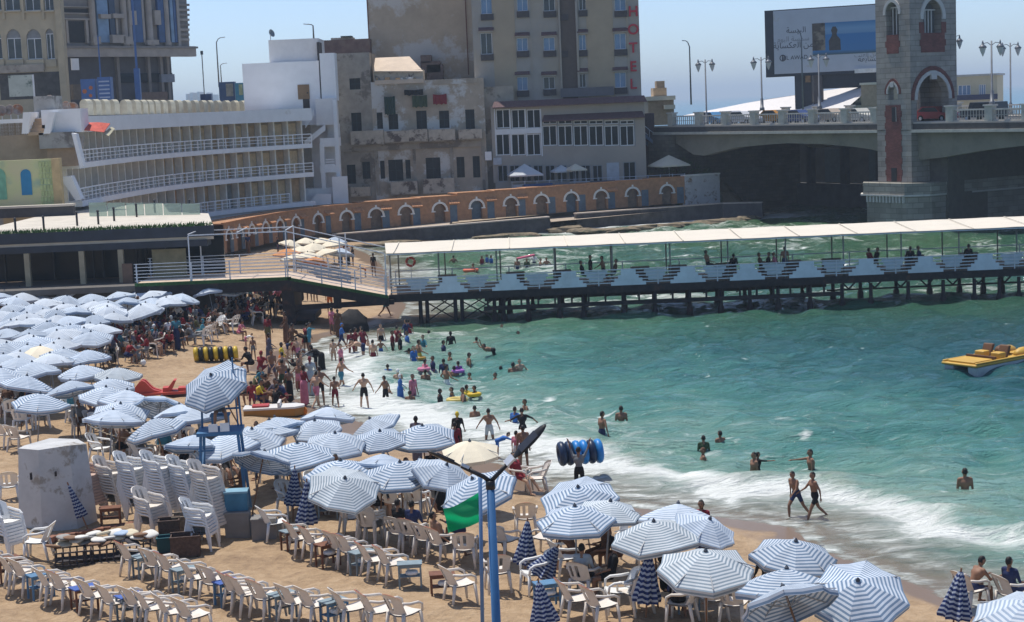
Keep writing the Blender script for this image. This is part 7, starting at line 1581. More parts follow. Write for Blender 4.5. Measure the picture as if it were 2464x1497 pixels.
for b, o in zip(POSES, tmp):
 me = bpy.data.meshes.new_from_object(o.evaluated_get(dg)); nv = len(me.vertices); V = np.zeros(nv * 3); me.vertices.foreach_get('co', V); V = V.reshape(-1, 3)
 polys = [tuple(p.vertices) for p in me.polygons]; FC = np.array([V[list(f)].mean(0) for f in polys])
 best = np.full(len(FC), 1e9); reg = np.zeros(len(FC), int); robe = b['robe'] or b['name'] == 'robe_sit'
 for a, c, ra, rc_, rg in b['caps']:
  a_, c_ = np.array(a), np.array(c); ab = c_ - a_; L2 = max(1e-9, ab @ ab); t = np.clip(((FC - a_) @ ab) / L2, 0, 1); d = np.linalg.norm(FC - a_ - t[:, None] * ab, axis=1) - (ra + (rc_ - ra) * t)
  r_ = REG[rg]
  if robe: r_ = {'fore': 1, 'knee': 2, 'calf': 2}.get(rg, r_)
  m_ = d < best; best = np.where(m_, d, best); reg = np.where(m_, r_, reg)
 HMi = np.array(b['HM'].inverted()); k = b['k']; lc = (FC - np.array(b['hc'])) @ HMi.T / k
 inh = (np.abs(lc[:, 0]) < .14) & (np.abs(lc[:, 1]) < .12) & (lc[:, 2] > -.13) & (lc[:, 2] < .16)
 hair = inh & ((lc[:, 2] > 0.045 + lc[:, 0] * 0.35) | (lc[:, 0] < -0.03) & (lc[:, 2] > -.06))
 if robe: hair = inh & ((lc[:, 0] < 0.045) | (lc[:, 2] > 0.07))
 reg = np.where(inh & ~hair, 0, reg); reg = np.where(hair, 3, reg)
 mb = MB(); mb.v = [tuple(v) for v in V]; mb.f = [list(f) for f in polys]; mb.m = [int(x) for x in reg]
 HM, hc = b['HM'], b['hc']
 mb.ell(hc + HM @ Vector((.106, 0, -.018)) * k, .018 * k, .013 * k, .024 * k, 6, 4, 0, HM)
 for s in (-1, 1):
  mb.ell(hc + HM @ Vector((.094, s * .034, .012)) * k, .011 * k, .016 * k, .008 * k, 6, 4, 3, HM); mb.ell(hc + HM @ Vector((-.005, s * .088, -.012)) * k, .018 * k, .010 * k, .028 * k, 6, 4, 0, HM)
 mb.ell(hc + HM @ Vector((.093, 0, -.065)) * k, .008 * k, .022 * k, .006 * k, 6, 4, 3, HM)
 for (h, d, s) in b['hands']:
  d = d.normalized(); sd = d.cross(Vector((0, 0, 1))); sd = (sd if sd.length > .1 else Vector((1, 0, 0))).normalized(); pn = d.cross(sd).normalized()
  for j, ln in enumerate((.062, .074, .068, .052)):
   r0_ = h + sd * (.022 * (1.5 - j) / 1.5 - 0.0) * k; m1 = r0_ + d * ln * .6 * k + pn * .004; m2 = r0_ + d * ln * 1.0 * k + pn * .022 * k
   mb.tube([r0_, m1, m2], [.0095 * k, .009 * k, .007 * k], 5, 0)
  t0 = h - d * .045 * k + sd * .026 * k; mb.tube([t0, t0 + sd * .028 * k + d * .025 * k, t0 + sd * .034 * k + d * .055 * k], [.011 * k, .010 * k, .008 * k], 5, 0)
 fin = mb.mesh('person_' + b['name'], [], True)
 for _ in range(4): fin.materials.append(None)
 if any(mb.m): fin.polygons.foreach_set('material_index', mb.m)
 BODY[b['name']] = fin
for o in tmp:
 d_ = o.data; bpy.data.objects.remove(o); bpy.data.meshes.remove(d_)
COL = {'black': (0.012, 0.012, 0.014), 'navy': (0.02, 0.03, 0.09), 'blue': (0.04, 0.14, 0.40), 'teal': (0.05, 0.20, 0.26), 'red': (0.45, 0.04, 0.04), 'dark red': (0.17, 0.02, 0.03), 'pink': (0.55, 0.18, 0.24), 'orange': (0.65, 0.17, 0.02), 'yellow': (0.62, 0.45, 0.04), 'green': (0.06, 0.30, 0.12), 'olive': (0.10, 0.10, 0.04), 'white': (0.72, 0.72, 0.70), 'grey': (0.16, 0.17, 0.18), 'light grey': (0.36, 0.39, 0.40), 'brown': (0.12, 0.06, 0.035), 'purple': (0.16, 0.06, 0.26), 'patterned': (0.10, 0.09, 0.12)}
SKIN = [mat('skin_tan', (0.38, 0.215, 0.135), 0.6, 0.08), mat('skin_brown', (0.24, 0.125, 0.075), 0.6, 0.08), mat('skin_olive', (0.47, 0.29, 0.19), 0.6, 0.08)]
M_hair = mat('hair_black', (0.012, 0.010, 0.009), 0.6, 0.2)
def clo(c): return mat('cloth_' + c.replace(' ', '_'), COL[c], 0.85, 0.2, 5)
def person(p, pose, rz, label, top=None, bottom='navy', hair=None, skin=0, sc=1.0, group=None):
 o = ob('person', BODY[pose], None, loc=p, rz=rz, scale=sc, label=label, cat='person', group=group)
 ms = [SKIN[skin], clo(top) if top else SKIN[skin], clo(bottom) if bottom else SKIN[skin], clo(hair) if hair else M_hair]
 for sl, m_ in zip(o.material_slots, ms): sl.link = 'OBJECT'; sl.material = m_
 return o
#parasols, one by one
U = parasol
for a in ((1383, 1218, 'striped parasol in front of the tube seller', 0, 6, 270), (1391, 1172, 'tilted striped parasol just behind the tube seller', 0, 24, 250, 0.95), (1469, 1206, 'faded striped parasol between the two biggest near the water', 2, 10, 300, 0.72),
          (1573, 1255, 'striped parasol over the dark clothes heap', 2, 9, 260, 1.03), (1708, 1249, 'striped parasol tipping towards the wet sand', 1, 26, 330, 0.8), (1632, 1212, 'parasol seen almost edge on beside the surf', 1, 12, 70, 0.95),
          (1698, 1327, 'striped parasol standing in front of the man in the red shirt', 2, 8, 270), (1915, 1303, 'striped parasol nearest the wet sand beyond the crooked one', 0, 12, 290), (1893, 1369, 'flat striped parasol above the crooked one', 0, 5, 90, 1.0),
          (2064, 1397, 'big striped parasol tilted to show all its eight panels', 0, 30, 265, 1.02), (2472, 1446, 'striped parasol cut by the corner beside the seated man', 1, 14, 250, 1.05),
          (715, 1066, 'striped parasol above the blue cool box', 0, 9, 280), (819, 1108, 'evenly striped parasol in the middle of the crowd', 0, 7, 270), (830, 1150, 'striped parasol tipped low over the folded ones', 2, 27, 285, 0.95), (914, 1037, 'striped parasol with a plainly pointed front', 0, 16, 260, 0.85), (1016, 1024, 'striped parasol nearest the surf beside the cream one', 0, 10, 265, 1.02),
          (789, 979, 'parasol tipped flat beside the orange boat', 1, 14, 80, 1.0), (757, 1012, 'pale parasol behind the red towel', 1, 12, 250, 0.85), (806, 1042, 'finely striped parasol behind the evenly striped one', 1, 12, 290, 0.92), (890, 1007, 'striped parasol tipped to the left at the water edge', 1, 24, 200, 0.85),
          (922, 1092, 'parasol showing its chequered underside near the lamp', 0, 16, 75, 0.8), (962, 1112, 'wide flat striped parasol behind the plastic chairs', 0, 8, 270, 1.0), (1010, 1106, 'parasol seen edge on below the cream one', 0, 6, 90, 0.95), (1075, 1118, 'pale parasol tipped to the right beside the street lamp', 1, 26, 320, 0.85), (1137, 1152, 'striped parasol behind the green flag', 0, 24, 215, 1.0)):
 U(a[0], a[1], a[2], a[3], a[4], a[5], a[6] if len(a) > 6 else 1.0)
U(1130, 1062, 'cream parasol at the water edge', 'c', 6, 270, 0.85)
U(1884, 1412, 'crooked parasol leaning over to show its dark underside', 0, 38, 110, 0.9)
for (x, y, lab, k) in ((65, 904, 'striped parasol with a centred crown', 0), (2, 884, 'striped parasol cut by the edge', 1), (77, 871, 'pale striped parasol below the cream canvas', 1), (194, 878, 'parasol with a worn top', 1), (282, 884, 'parasol standing alone at the sand edge', 2), (169, 916, 'broad striped parasol over the chairs', 0), (97, 947, 'parasol tipped left with wide stripes', 0), (258, 911, 'striped parasol behind the red boat', 1), (255, 931, 'striped parasol close to the red boat', 1), (306, 938, 'long tilted parasol near the red boat', 1), (290, 971, 'pale parasol under the tilted one', 1), (272, 986, 'flat pale parasol above the seated women', 1), (431, 973, 'white looking parasol left of the lifeguard tower', 1), (367, 1008, 'striped parasol left of the lifeguard ladder', 0), (471, 979, 'striped parasol touching the lifeguard tower', 1), (648, 1010, 'parasol right of the lifeguard tower near the boat', 1), (469, 1046, 'striped parasol at the foot of the lifeguard tower', 0), (535, 1046, 'striped parasol seen through the lifeguard tower legs', 1), (606, 1032, 'striped parasol just right of the tower platform', 1), (661, 1004, 'striped parasol below the orange boat', 0)):
 U(x, y, 'blue ' + lab, k)
U(389, 955, 'dark parasol turned away so that its underside shows', 0, 30, 80, 0.9); U(636, 1086, 'parasol turned away in front of the tower, underside dark', 0, 30, 70, 0.9)
far_u = [(rnd.uniform(0, 420) if y < 740 else rnd.uniform(-5, 250), y) for y in (668, 672, 680, 686, 693, 699, 704, 710, 716, 722, 728, 738, 744, 750, 758, 766, 770, 778, 784, 798, 804, 816, 830, 842, 846)] + [(47, 690), (100, 695), (158, 694), (2, 705), (226, 677), (274, 677), (40, 715), (105, 718), (161, 711), (218, 707), (282, 702), (16, 734), (81, 731), (153, 731), (226, 724), (306, 715), (65, 753), (137, 745), (185, 739), (258, 737), (339, 734), (-5, 750), (40, 771), (113, 774), (161, 760), (226, 757), (274, 752), (169, 781), (242, 779), (73, 792), (137, 795), (202, 789), (16, 824), (81, 810), (129, 826), (8, 852), (153, 838), (458, 661), (431, 667), (463, 682), (439, 706), (552, 684), (600, 677), (350, 728), (400, 716), (320, 690), (360, 700), (500, 690), (395, 690), (20, 790), (-8, 815), (120, 850), (45, 860)]
for i, (x, y) in enumerate(far_u): U(x, y, 'pale blue striped parasol in the packed mass below the cafe', rnd.choice((0, 1, 1, 3, 3)), group='parasols packed below the cafe')
for (x, y, k, lab) in ((303, 681, 'c', 'cream parasol in the back row below the cafe'), (318, 677, 'c', 'cream parasol next to the walkway rail'), (383, 670, 'o', 'orange and cream parasol under the walkway'), (387, 690, 'c', 'cream parasol in front of the orange one'), (97, 832, 'c', 'creased cream parasol among the striped ones')): U(x, y, lab, k)
for i, (x, y, k) in enumerate(((700, 577, 'c'), (725, 592, 'c'), (755, 585, 'c'), (780, 598, 'c'), (740, 606, 'c'), (712, 610, 'c'), (770, 572, 'c'), (795, 578, 'c'), (760, 618, 'o'), (690, 598, 'o'), (822, 597, 1), (806, 570, 1), (735, 572, 'c'))):
 U(x, y, {'c': 'cream parasol clustered on the sand beyond the walkway', 'o': 'orange parasol among the cream ones beyond the walkway', 1: 'blue and white parasol beside the cream ones beyond the walkway'}[k], k, group='parasols beyond the walkway')
closed_parasol(1561, 1325, 1556, 1448, 'folded navy parasol standing between the big striped ones', wide=0.30)
closed_parasol(1269, 1255, 1264, 1355, 'folded navy parasol right of the street lamp', wide=0.28)
closed_parasol(1342, 1262, 1340, 1292, 'small folded parasol bunched at the top of its pole', wide=0.25)
closed_parasol(1340, 1318, 1300, 1385, 'half folded parasol slumped against its pole', wide=0.34)
closed_parasol(1296, 1402, 1312, 1500, 'folded navy parasol at the bottom edge beside the lamp post', wide=0.30)
closed_parasol(2312, 1377, 2296, 1485, 'folded chequered navy parasol beside the seated bare man', wide=0.36)
closed_parasol(709, 1128, 706, 1215, 'dark folded parasol left of its paler neighbour', wide=0.25)
closed_parasol(738, 1160, 738, 1260, 'folded navy and white parasol among the chairs', wide=0.28)
closed_parasol(165, 1168, 198, 1243, 'folded parasol leaning on the white concrete block', wide=0.16)
def cushion(p, rz, m_, label, sx=0.45, sy=0.42, sz=0.1, rx=0):
 mb = MB(); mb.ell((0, 0, 0), 1, 1, 1, 12, 6); mb.v = [(math.copysign(abs(x) ** .6, x) * sx / 2, math.copysign(abs(y) ** .6, y) * sy / 2, z * sz / 2) for x, y, z in mb.v]
 tw = 'towel' in label; return mb.build('folded_towel' if tw else 'cushion', m_, None, True, loc=p, rot=(rx, rnd.uniform(-.2, .2) * (not tw), rz), label=label, cat='towel' if tw else 'cushion', group='towels on table shelves' if tw else 'cushions heaped on the crates')
#chairs and tables
FA = R(38)
def chair(px, py, rz, label, mi=None, red=None, parts=True, **k):
 p = G(px, py); return chair_at(p, rz + rnd.uniform(-.28, .28), label, rnd.choice((0, 1, 1)) if mi is None else mi, rnd.random() < .4 if red is None else red, parts, **k)
for (x, y) in ((0, 1400), (50, 1420), (74, 1428), (137, 1453), (166, 1459), (236, 1480), (286, 1495), (340, 1500), (378, 1510), (425, 1520), (470, 1530)): chair(x, y, FA, 'plastic chair in the nearest row of empty chairs', 1, rnd.random() < .25, group='nearest row of empty chairs')
for (x, y) in ((330, 1386), (384, 1402), (424, 1413), (483, 1434), (523, 1446), (580, 1466), (602, 1474), (646, 1484), (716, 1496), (764, 1503), (850, 1512), (915, 1518), (975, 1524)): chair(x, y, FA, 'plastic chair in the second row of empty chairs', 1, rnd.random() < .6, group='second row of empty chairs')
for (x, y) in ((731, 1335), (766, 1347), (826, 1360), (850, 1367), (907, 1391), (950, 1400)): chair(x, y, FA, 'plastic chair in the third row beside the wooden tables', 1, True, group='third row of empty chairs')
for (x, y, t, l, rz, lab) in ((22, 1398, 'brown', 'brown', FA, 'brown table at the left end of the nearest row'), (100, 1438, 'blue', 'blue', FA, 'bright blue table in the nearest row'), (205, 1471, 'navy', 'brown', FA, 'brown table with a blue top in the nearest row'), (316, 1492, 'navy', 'grey', FA, 'blue topped table cut by the bottom edge'), (352, 1392, 'grey', 'grey', FA, 'grey green table at the head of the second row'), (447, 1424, 'grey', 'grey', FA, 'grey green table in the second row with a towel below'), (550, 1457, 'navy', 'blue', FA, 'blue topped table in the second row'), (682, 1488, 'grey', 'grey', FA, 'grey green table between red edged chairs in the second row'), (806, 1506, 'grey', 'blue', FA, 'blue table at the bottom edge in the second row'),
                              (706, 1328, 'grey', 'brown', FA, 'brown legged stool table at the head of the third row'), (790, 1362, 'brown', 'brown', FA, 'brown table in the third row'), (873, 1382, 'grey', 'grey', FA, 'dark grey blue table in the third row'), (988, 1412, 'grey', 'grey', 0.05, 'grey blue table standing clear at the end of the third row'), (1066, 1438, 'brown', 'brown', 0.1, 'brown table with a pale top standing alone'), (160, 1272, 'grey', 'grey', 0.0, 'pale green stool against the white concrete block'), (268, 1270, 'brown', 'brown', 0.15, 'brown table with a pale top beside the chair stacks'), (1318, 1462, 'blue', 'blue', 0.3, 'blue table behind the folded parasol at the bottom edge'), (790, 1250, 'grey', 'grey', 0.1, 'grey green table behind the folded parasols'), (1650, 1470, 'grey', 'grey', 0.4, 'grey table under the big striped parasol')):
 q_ = G(x, y); table_at(q_, rz, t, l, lab, sc=0.9)
 if y > 1300: cushion(q_ + Vector((.05, 0, .38)), rz, mat('towel_white', (.8, .8, .78), .9), 'folded white towel on the shelf of the ' + lab.split(' in ')[0].split(' at ')[0], .34, .28, .14)
for (x, y, rz, mi, red, lab) in ((1110, 1452, R(20), 1, False, 'white seated chair next to the lone brown table'), (665, 1298, R(20), 0, False, 'white chair left of the folded parasols'), (700, 1240, R(-40), 0, False, 'bright white chair facing the water behind the folded parasols'), (768, 1225, R(-100), 0, False, 'white round backed chair right of the folded parasols'), (850, 1285, R(20), 1, True, 'red rimmed chair behind the third row'), (899, 1304, R(20), 1, True, 'red rimmed chair on top of a short stack'), (940, 1248, R(80), 0, False, 'bright white chair in front of the chequered chairs'), (1005, 1243, R(80), 0, False, 'second bright white chair in front of the chequered chairs'), (975, 1178, R(90), 1, True, 'chequered back chair below the wide flat parasol'), (1030, 1178, R(90), 1, True, 'chequered back chair beside the street lamp'), (968, 1322, R(60), 1, False, 'chair of a seated man left of the flag'), (996, 1326, R(60), 1, True, 'red rimmed chair between the seated men'), (1032, 1338, R(40), 1, False, 'ivory chair beside the man by the flag'), (1068, 1350, R(30), 1, True, 'chair of the bare backed man by the flag'), (1120, 1362, R(80), 1, True, 'red rimmed chair just left of the lamp post'), (1266, 1285, R(95), 1, True, 'red rimmed chair standing alone on the sand'), (1200, 1420, R(90), 1, True, 'red rimmed chair right behind the lamp post'), (1290, 1425, R(-150), 0, False, 'white chair beside the folded parasols by the lamp'), (1314, 1336, R(150), 1, False, 'ivory chair beyond the slumped parasol'), (1218, 1342, R(60), 1, False, 'grey shaded chair right of the lamp post'), (1366, 1386, R(30), 0, False, 'white chair with a round back near the brown woman'), (1408, 1440, R(70), 1, True, 'chair of the man in the grey vest'), (1392, 1490, R(20), 1, True, 'red rimmed chair stacked at the bottom edge'), (1450, 1505, R(20), 1, True, 'red rimmed chair at the bottom edge right of the vest man'), (1490, 1470, R(200), 0, False, 'white chair beside the folded navy parasol'), (1530, 1474, R(110), 1, False, 'ivory chair behind the folded navy parasol'), (1515, 1360, R(-90), 0, False, 'white chair under the parasol with the clothes heap'), (1570, 1362, R(-80), 0, False, 'white chair by the pole of the tilted parasol'), (1714, 1488, R(90), 1, True, 'slatted chair under the front striped parasol'), (1770, 1500, R(60), 1, True, 'slatted chair beside the black robe'), (1640, 1500, R(150), 1, False, 'shaded chair at the bottom edge under the big parasols'), (1255, 1184, R(-30), 1, False, 'chair of the woman in red at the surf'), (1290, 1186, R(190), 1, False, 'empty chair facing the woman in red'), (2338, 1466, R(20), 1, False, 'chair of the bare man beside the chequered parasol'), (2436, 1475, R(40), 1, False, 'chair of the man in navy at the frame edge'), (92, 1345, R(170), 0, False, 'white chair with a bag in front of the white block'), (24, 1205, R(100), 0, False, 'white chair left of the concrete block'), (245, 1112, R(-30), 0, False, 'bright white chair behind the concrete block'), (55, 1040, R(100), 0, False, 'round backed white chair behind the block'), (20, 1075, R(60), 1, False, 'beige chair at the edge behind the block'), (48, 1085, R(60), 1, False, 'beige chair half hidden by the block'), (52, 992, R(90), 0, False, 'white square backed chair beneath the striped parasol'), (30, 1018, R(100), 0, False, 'white round backed chair beneath the striped parasol'), (490, 830, R(150), 0, False, 'white chair at the edge of the seated crowd'), (505, 818, R(160), 1, False, 'ivory chair at the edge of the seated crowd'), (425, 828, R(-60), 0, False, 'white round backed chair near the orange bag'), (560, 800, R(150), 0, False, 'white chair near the pier support')):
 chair(x, y, rz, lab, mi, red, parts=y > 1100)
def stack(px, py, n, rz, mi, lab, dz=0.09, dx=-0.022):
 rz += R(48); n = int(n * .86)
 p = G(px, py)
 for k in range(n):
  d = Vector((math.cos(rz), math.sin(rz), 0)) * dx * k
  chair_at(p + d + Vector((0, 0, dz * k)), rz + rnd.uniform(-.02, .02), f'{lab}, ' + ('topmost' if k == n - 1 else 'lowest' if k == 0 else f'{ORD[k]} from the sand' if k < 20 else f'{ORD[n - 1 - k]} below the top'), mi, mi == 2 and k > n - 3, False, group=lab.replace('chair in the ', 'chairs of the '))
SR = R(-100)
stack(342, 1252, 16, R(-70), 0, 'white chair in the tall stack nearest the brown table'); stack(408, 1258, 17, R(-70), 0, 'white chair in the tall stack behind the short one'); stack(465, 1256, 15, R(-75), 0, 'white chair in the middle tall stack'); stack(524, 1296, 18, R(-75), 1, 'ivory chair in the tall stack beside the cool box')
stack(372, 1296, 8, R(-80), 1, 'ivory chair in the short stack before the tall ones'); stack(494, 1322, 7, R(-60), 0, 'white chair in the short stack by the baskets'); stack(228, 1245, 12, R(-80), 2, 'pinkish chair in the stack against the concrete block'); stack(30, 1344, 9, R(-85), 0, 'white chair in the tight stack at the left edge'); stack(285, 1240, 12, R(-70), 1, 'ivory chair in the stack behind the brown table'); stack(895, 1306, 4, R(20), 1, 'ivory chair in the short stack behind the third row')
#things on the sand
b0 = G(140, 1266); blk = empty('concrete_block', b0, R(10), label='big tapered white concrete block standing on the sand', cat='concrete block')
M_blk = mat('block_whitewash', (0.50, 0.50, 0.49), 0.85, 0.12, 1.6, 0.15, tint=(0.30, 0.275, 0.24), tcut=(0.54, 0.6), tscale=0.8)
poly = lambda r, n=7: [(r * math.cos(2 * math.pi * k / n - 1.9), r * .8 * math.sin(2 * math.pi * k / n - 1.9)) for k in range(n)]
mb = MB(); pb_, pt_ = poly(1.22), poly(1.03); n = 7
mb.v = [(x, y, -0.2) for x, y in pb_] + [(x, y, 2.55 + 0.06 * math.sin(i * 2.1)) for i, (x, y) in enumerate(pt_)]; mb.f = [(i, (i + 1) % n, n + (i + 1) % n, n + i) for i in range(n)] + [tuple(range(n, 2 * n))]; mb.m = [0] * len(mb.f); mb.build('block', M_blk, blk)
MB().box(-0.62, -0.56, -0.98, -0.84, 1.7, 1.9).build('hook', M_dark, blk); MB().box(0.1, 0.16, -1.0, -0.88, 1.75, 1.88).build('hook', M_dark, blk)
for k in range(14):
 p = G(118 + k * 17, 1302 - k * 3.0); MB().obox((0, 0, 0.05), 0.32, 0.16, 0.16, rnd.uniform(-.3, .1)).build('kerb_brick', mat('kerb_brick_red', (0.25, 0.12, 0.08), 0.9, 0.2), None, loc=p, label=f'reddish kerb brick in front of the concrete block', cat='brick', group='low brick edging')
def crate(px, py, w_, d_, h_, rz, m_, label, name='slatted_crate'):
 p = G(px, py); r = empty(name, p, rz, label=label, cat='crate', group='slatted crates of cushions')
 for i in range(6):
  x = -w_ / 2 + w_ * i / 5
  for s in (-1, 1): MB().box(x - .02, x + .02, s * d_ / 2 - .015, s * d_ / 2 + .015, 0, h_).build('slat', m_, r)
 for z in (0.02, h_ - 0.04):
  for s in (-1, 1): MB().box(-w_ / 2 - .02, w_ / 2 + .02, s * (d_ / 2 + .031) - .015, s * (d_ / 2 + .031) + .015, z, z + .04).build('rail', m_, r); MB().box(s * (w_ / 2 + .021) - .02, s * (w_ / 2 + .021) + .02, -d_ / 2, d_ / 2, z + .045, z + .085).build('rail', m_, r)
 MB().box(-w_ / 2, w_ / 2, -d_ / 2 + .02, d_ / 2 - .02, h_ * .3, h_ * .36).build('shelf', m_, r); return p
M_slat = mat('crate_dark_wood', (0.045, 0.04, 0.045), 0.8, 0.3)
for (x, y, lab) in ((178, 1356, 'dark slatted crate nearest the bag chair'), (250, 1350, 'dark slatted crate in the middle of the cushion row'), (322, 1338, 'dark slatted crate beside the second row of chairs')): crate(x, y, 0.95, 0.6, 0.42, R(12), M_slat, lab)
cc = [('cream', (0.62, 0.55, 0.40)), ('white', (0.66, 0.64, 0.58)), ('brown', (0.22, 0.13, 0.08)), ('grey', (0.3, 0.29, 0.27)), ('lilac', (0.5, 0.46, 0.55)), ('pale blue', (0.4, 0.5, 0.62)), ('red', (0.3, 0.06, 0.06)), ('dark', (0.05, 0.045, 0.05))]
for k in range(30):
 t = k / 29.0; px = 142 + t * 225; p = G(px, 1352 - 14 * t); nm, c = rnd.choice(cc[:4]) if k % 4 else rnd.choice(cc)
 cushion(p + Vector((rnd.uniform(-.1, .1), rnd.uniform(-.25, .25), 0.50 + 0.1 * (k % 3))), rnd.uniform(0, 3), mat('cushion_' + nm.replace(' ', '_'), c, 0.9, 0.15, 4), f'{nm} cushion in the heap on the slatted crates', rx=rnd.uniform(-.3, .3))
def basket(px, py, w_, d_, h_, rz, m_, label, lid=False):
 p = G(px, py); r = empty('wicker_basket', p, rz, label=label, cat='basket'); t = .03
 for (x0, x1, y0, y1) in ((-w_ / 2, w_ / 2, -d_ / 2, -d_ / 2 + t), (-w_ / 2, w_ / 2, d_ / 2 - t, d_ / 2), (-w_ / 2, -w_ / 2 + t, -d_ / 2 + t, d_ / 2 - t), (w_ / 2 - t, w_ / 2, -d_ / 2 + t, d_ / 2 - t)): MB().box(x0, x1, y0, y1, 0, h_).build('side', m_, r)
 MB().box(-w_ / 2 + t, w_ / 2 - t, -d_ / 2 + t, d_ / 2 - t, 0.02, 0.06).build('bottom', m_, r)
 for s in (-1, 1): MB().box(-w_ / 2 - .02, w_ / 2 + .02, s * (d_ / 2) - .03, s * (d_ / 2) + .03, h_ + .002, h_ + .04).build('rim', m_, r)
M_wick = mat('wicker_brown', (0.10, 0.065, 0.05), 0.85, 0.35, 14, 0.4); M_wick2 = mat('wicker_tan', (0.24, 0.19, 0.14), 0.85, 0.3, 14, 0.4)
basket(448, 1334, 0.82, 0.62, 0.55, R(8), M_wick, 'dark brown wicker basket in front of the pale one'); basket(452, 1300, 0.8, 0.6, 0.75, R(8), M_wick2, 'pale brown wicker basket behind the dark one'); basket(410, 1312, 0.6, 0.5, 0.75, R(8), M_wick, 'dark basket behind the teal crate'); basket(402, 1326, 0.55, 0.42, 0.4, R(12), mat('crate_teal', (0.02, 0.10, 0.12), 0.6, 0.2), 'small teal crate beside the dark basket')
def boxy(px, py, w_, d_, h_, rz, m_, name, label, cat, z=0, lid=None):
 p = G(px, py) + Vector((0, 0, z)); r = empty(name, p, rz, label=label, cat=cat); MB().box(-w_ / 2, w_ / 2, -d_ / 2, d_ / 2, 0, h_).build('body', m_, r)
 MB().box(-w_ / 2 - .02, w_ / 2 + .02, -d_ / 2 - .02, d_ / 2 + .02, h_ + .002, h_ + .06).build('lid', lid or m_, r); return r
boxy(575, 1290, 0.72, 0.6, 0.72, R(3), mat('grey_block', (0.22, 0.21, 0.20), 0.9, 0.15), 'grey_chest', 'grey concrete chest under the blue cool box', 'chest'); boxy(575, 1288, 0.66, 0.5, 0.52, R(3), mat('coolbox_blue', (0.05, 0.18, 0.28), 0.6, 0.2, 3), 'cool_box', 'blue cool box standing on a grey chest', 'cool box', 0.79, mat('coolbox_lid', (0.2, 0.36, 0.45), 0.5))
boxy(638, 1296, 0.7, 0.6, 0.6, R(3), mat('grey_block'), 'grey_chest', 'low grey concrete chest beside the blue cool box', 'chest')
rp = [G(215, 1090), G(330, 1128), G(430, 1142), G(560, 1172), G(700, 1190), G(860, 1205), G(1000, 1215), G(1110, 1220)]
rope = empty('rope_fence', rp[0], label='slack rope strung on thin posts across the crowded beach', cat='rope'); o_ = rp[0]
for p in rp: part(MB().tube([p - Vector((0, 0, .2)), p + Vector((0, 0, 1.15))], 0.022, 6), 'post', M_ppole, rope, o_)
for a, b in zip(rp, rp[1:]):
 pts = [a.lerp(b, t / 8) + Vector((0, 0, 1.08 - 0.12 * math.sin(math.pi * t / 8))) for t in range(9)]; part(MB().tube(pts, 0.012, 5), 'rope', mat('rope_beige', (0.4, 0.34, 0.24), 0.9), rope, o_)
M_lg = mat('lifeguard_blue', (0.055, 0.16, 0.30), 0.6, 0.15, 4)
lp = PD(535, 1100, 52.0); lp.z = .85; lg = empty('lifeguard_tower', lp, R(4), label='blue timber lifeguard tower with a seated guard', cat='tower')
for sx in (-1, 1):
 for sy in (-1, 1): MB().bar((sx * .72, sy * .6, 0), (sx * .56, sy * .48, 2.55), 0.085).build('leg', M_lg, lg)
MB().box(-.68, .68, -.6, .6, 2.55, 2.65).build('platform', M_lg, lg)
for sx in (-1, 1): MB().bar((sx * .6, .45, 2.65), (sx * .55, .45, 4.1), 0.06).build('upright', M_lg, lg); MB().bar((sx * .67, -.55, .9), (sx * .6, .5, 2.0), 0.05).build('stretcher', M_lg, lg)
for z in (0.6, 1.1, 1.6, 2.1): MB().bar((-.66, -.55, z), (-.2, -.55, z), 0.05).build('rung', M_lg, lg)
for z in (3.2, 4.05): MB().bar((-.58, .45, z), (.58, .45, z), 0.055).build('crossbar', M_lg, lg)
MB().box(-.3, .3, -.1, .4, 3.05, 3.1).build('bench', M_lg, lg); MB().box(-.26, -.2, -.05, .35, 2.65, 3.05).build('bench_leg', M_lg, lg); MB().box(.2, .26, -.05, .35, 2.65, 3.05).build('bench_leg', M_lg, lg)
MB().box(-.3, -.02, -.62, -.604, 2.68, 2.92).build('notice', M_wfr, lg); MB().box(.05, .33, -.62, -.604, 2.68, 2.94).build('notice', M_wfr, lg); MB().tube([(.5, .4, 2.65), (.45, .3, 4.8)], .025, 6).build('mast', M_lg, lg)
U(508, 902, 'striped parasol tied over the lifeguard tower', 0, 36, 245, 1.05, hgt=4.5)
M_hull = mat('boat_orange_side', (0.36, 0.16, 0.03), 0.5, 0.1); M_deckw = mat('boat_white_deck', (0.62, 0.60, 0.57), 0.5, 0.06)
bp_ = G(660, 1000); bo = empty('beached_boat', bp_, R(3), label='white decked boat with an ochre side beached by the bathers', cat='boat')
hp = [(-1.25, -.5), (0.9, -.5), (1.25, -.2), (1.3, 0), (1.25, .2), (0.9, .5), (-1.25, .5)]
MB().prism(hp, 0.02, 0.34).build('hull', M_hull, bo); MB().prism([(x * 1.02, y * 1.05) for x, y in hp], 0.342, 0.42).build('deck', M_deckw, bo); MB().box(-.9, -.2, -.3, .3, .421, .50).build('seat', mat('boat_seat_red', (0.4, 0.05, 0.05), 0.6), bo); MB().box(.2, .3, -.5, .5, .421, .62).build('rail', M_deckw, bo)
rp2 = G(375, 948); rb_ = empty('red_boat', rp2, R(6), label='red plastic pedal boat with a humped slide lying on the sand', cat='boat'); M_rdb = mat('boat_red_plastic', (0.50, 0.075, 0.055), 0.45, 0.12)
mb = MB(); sl = [(-1.1 + .11 * k, 0.18 + 0.52 * math.exp(-((k - 5) / 3.2) ** 2)) for k in range(12)]
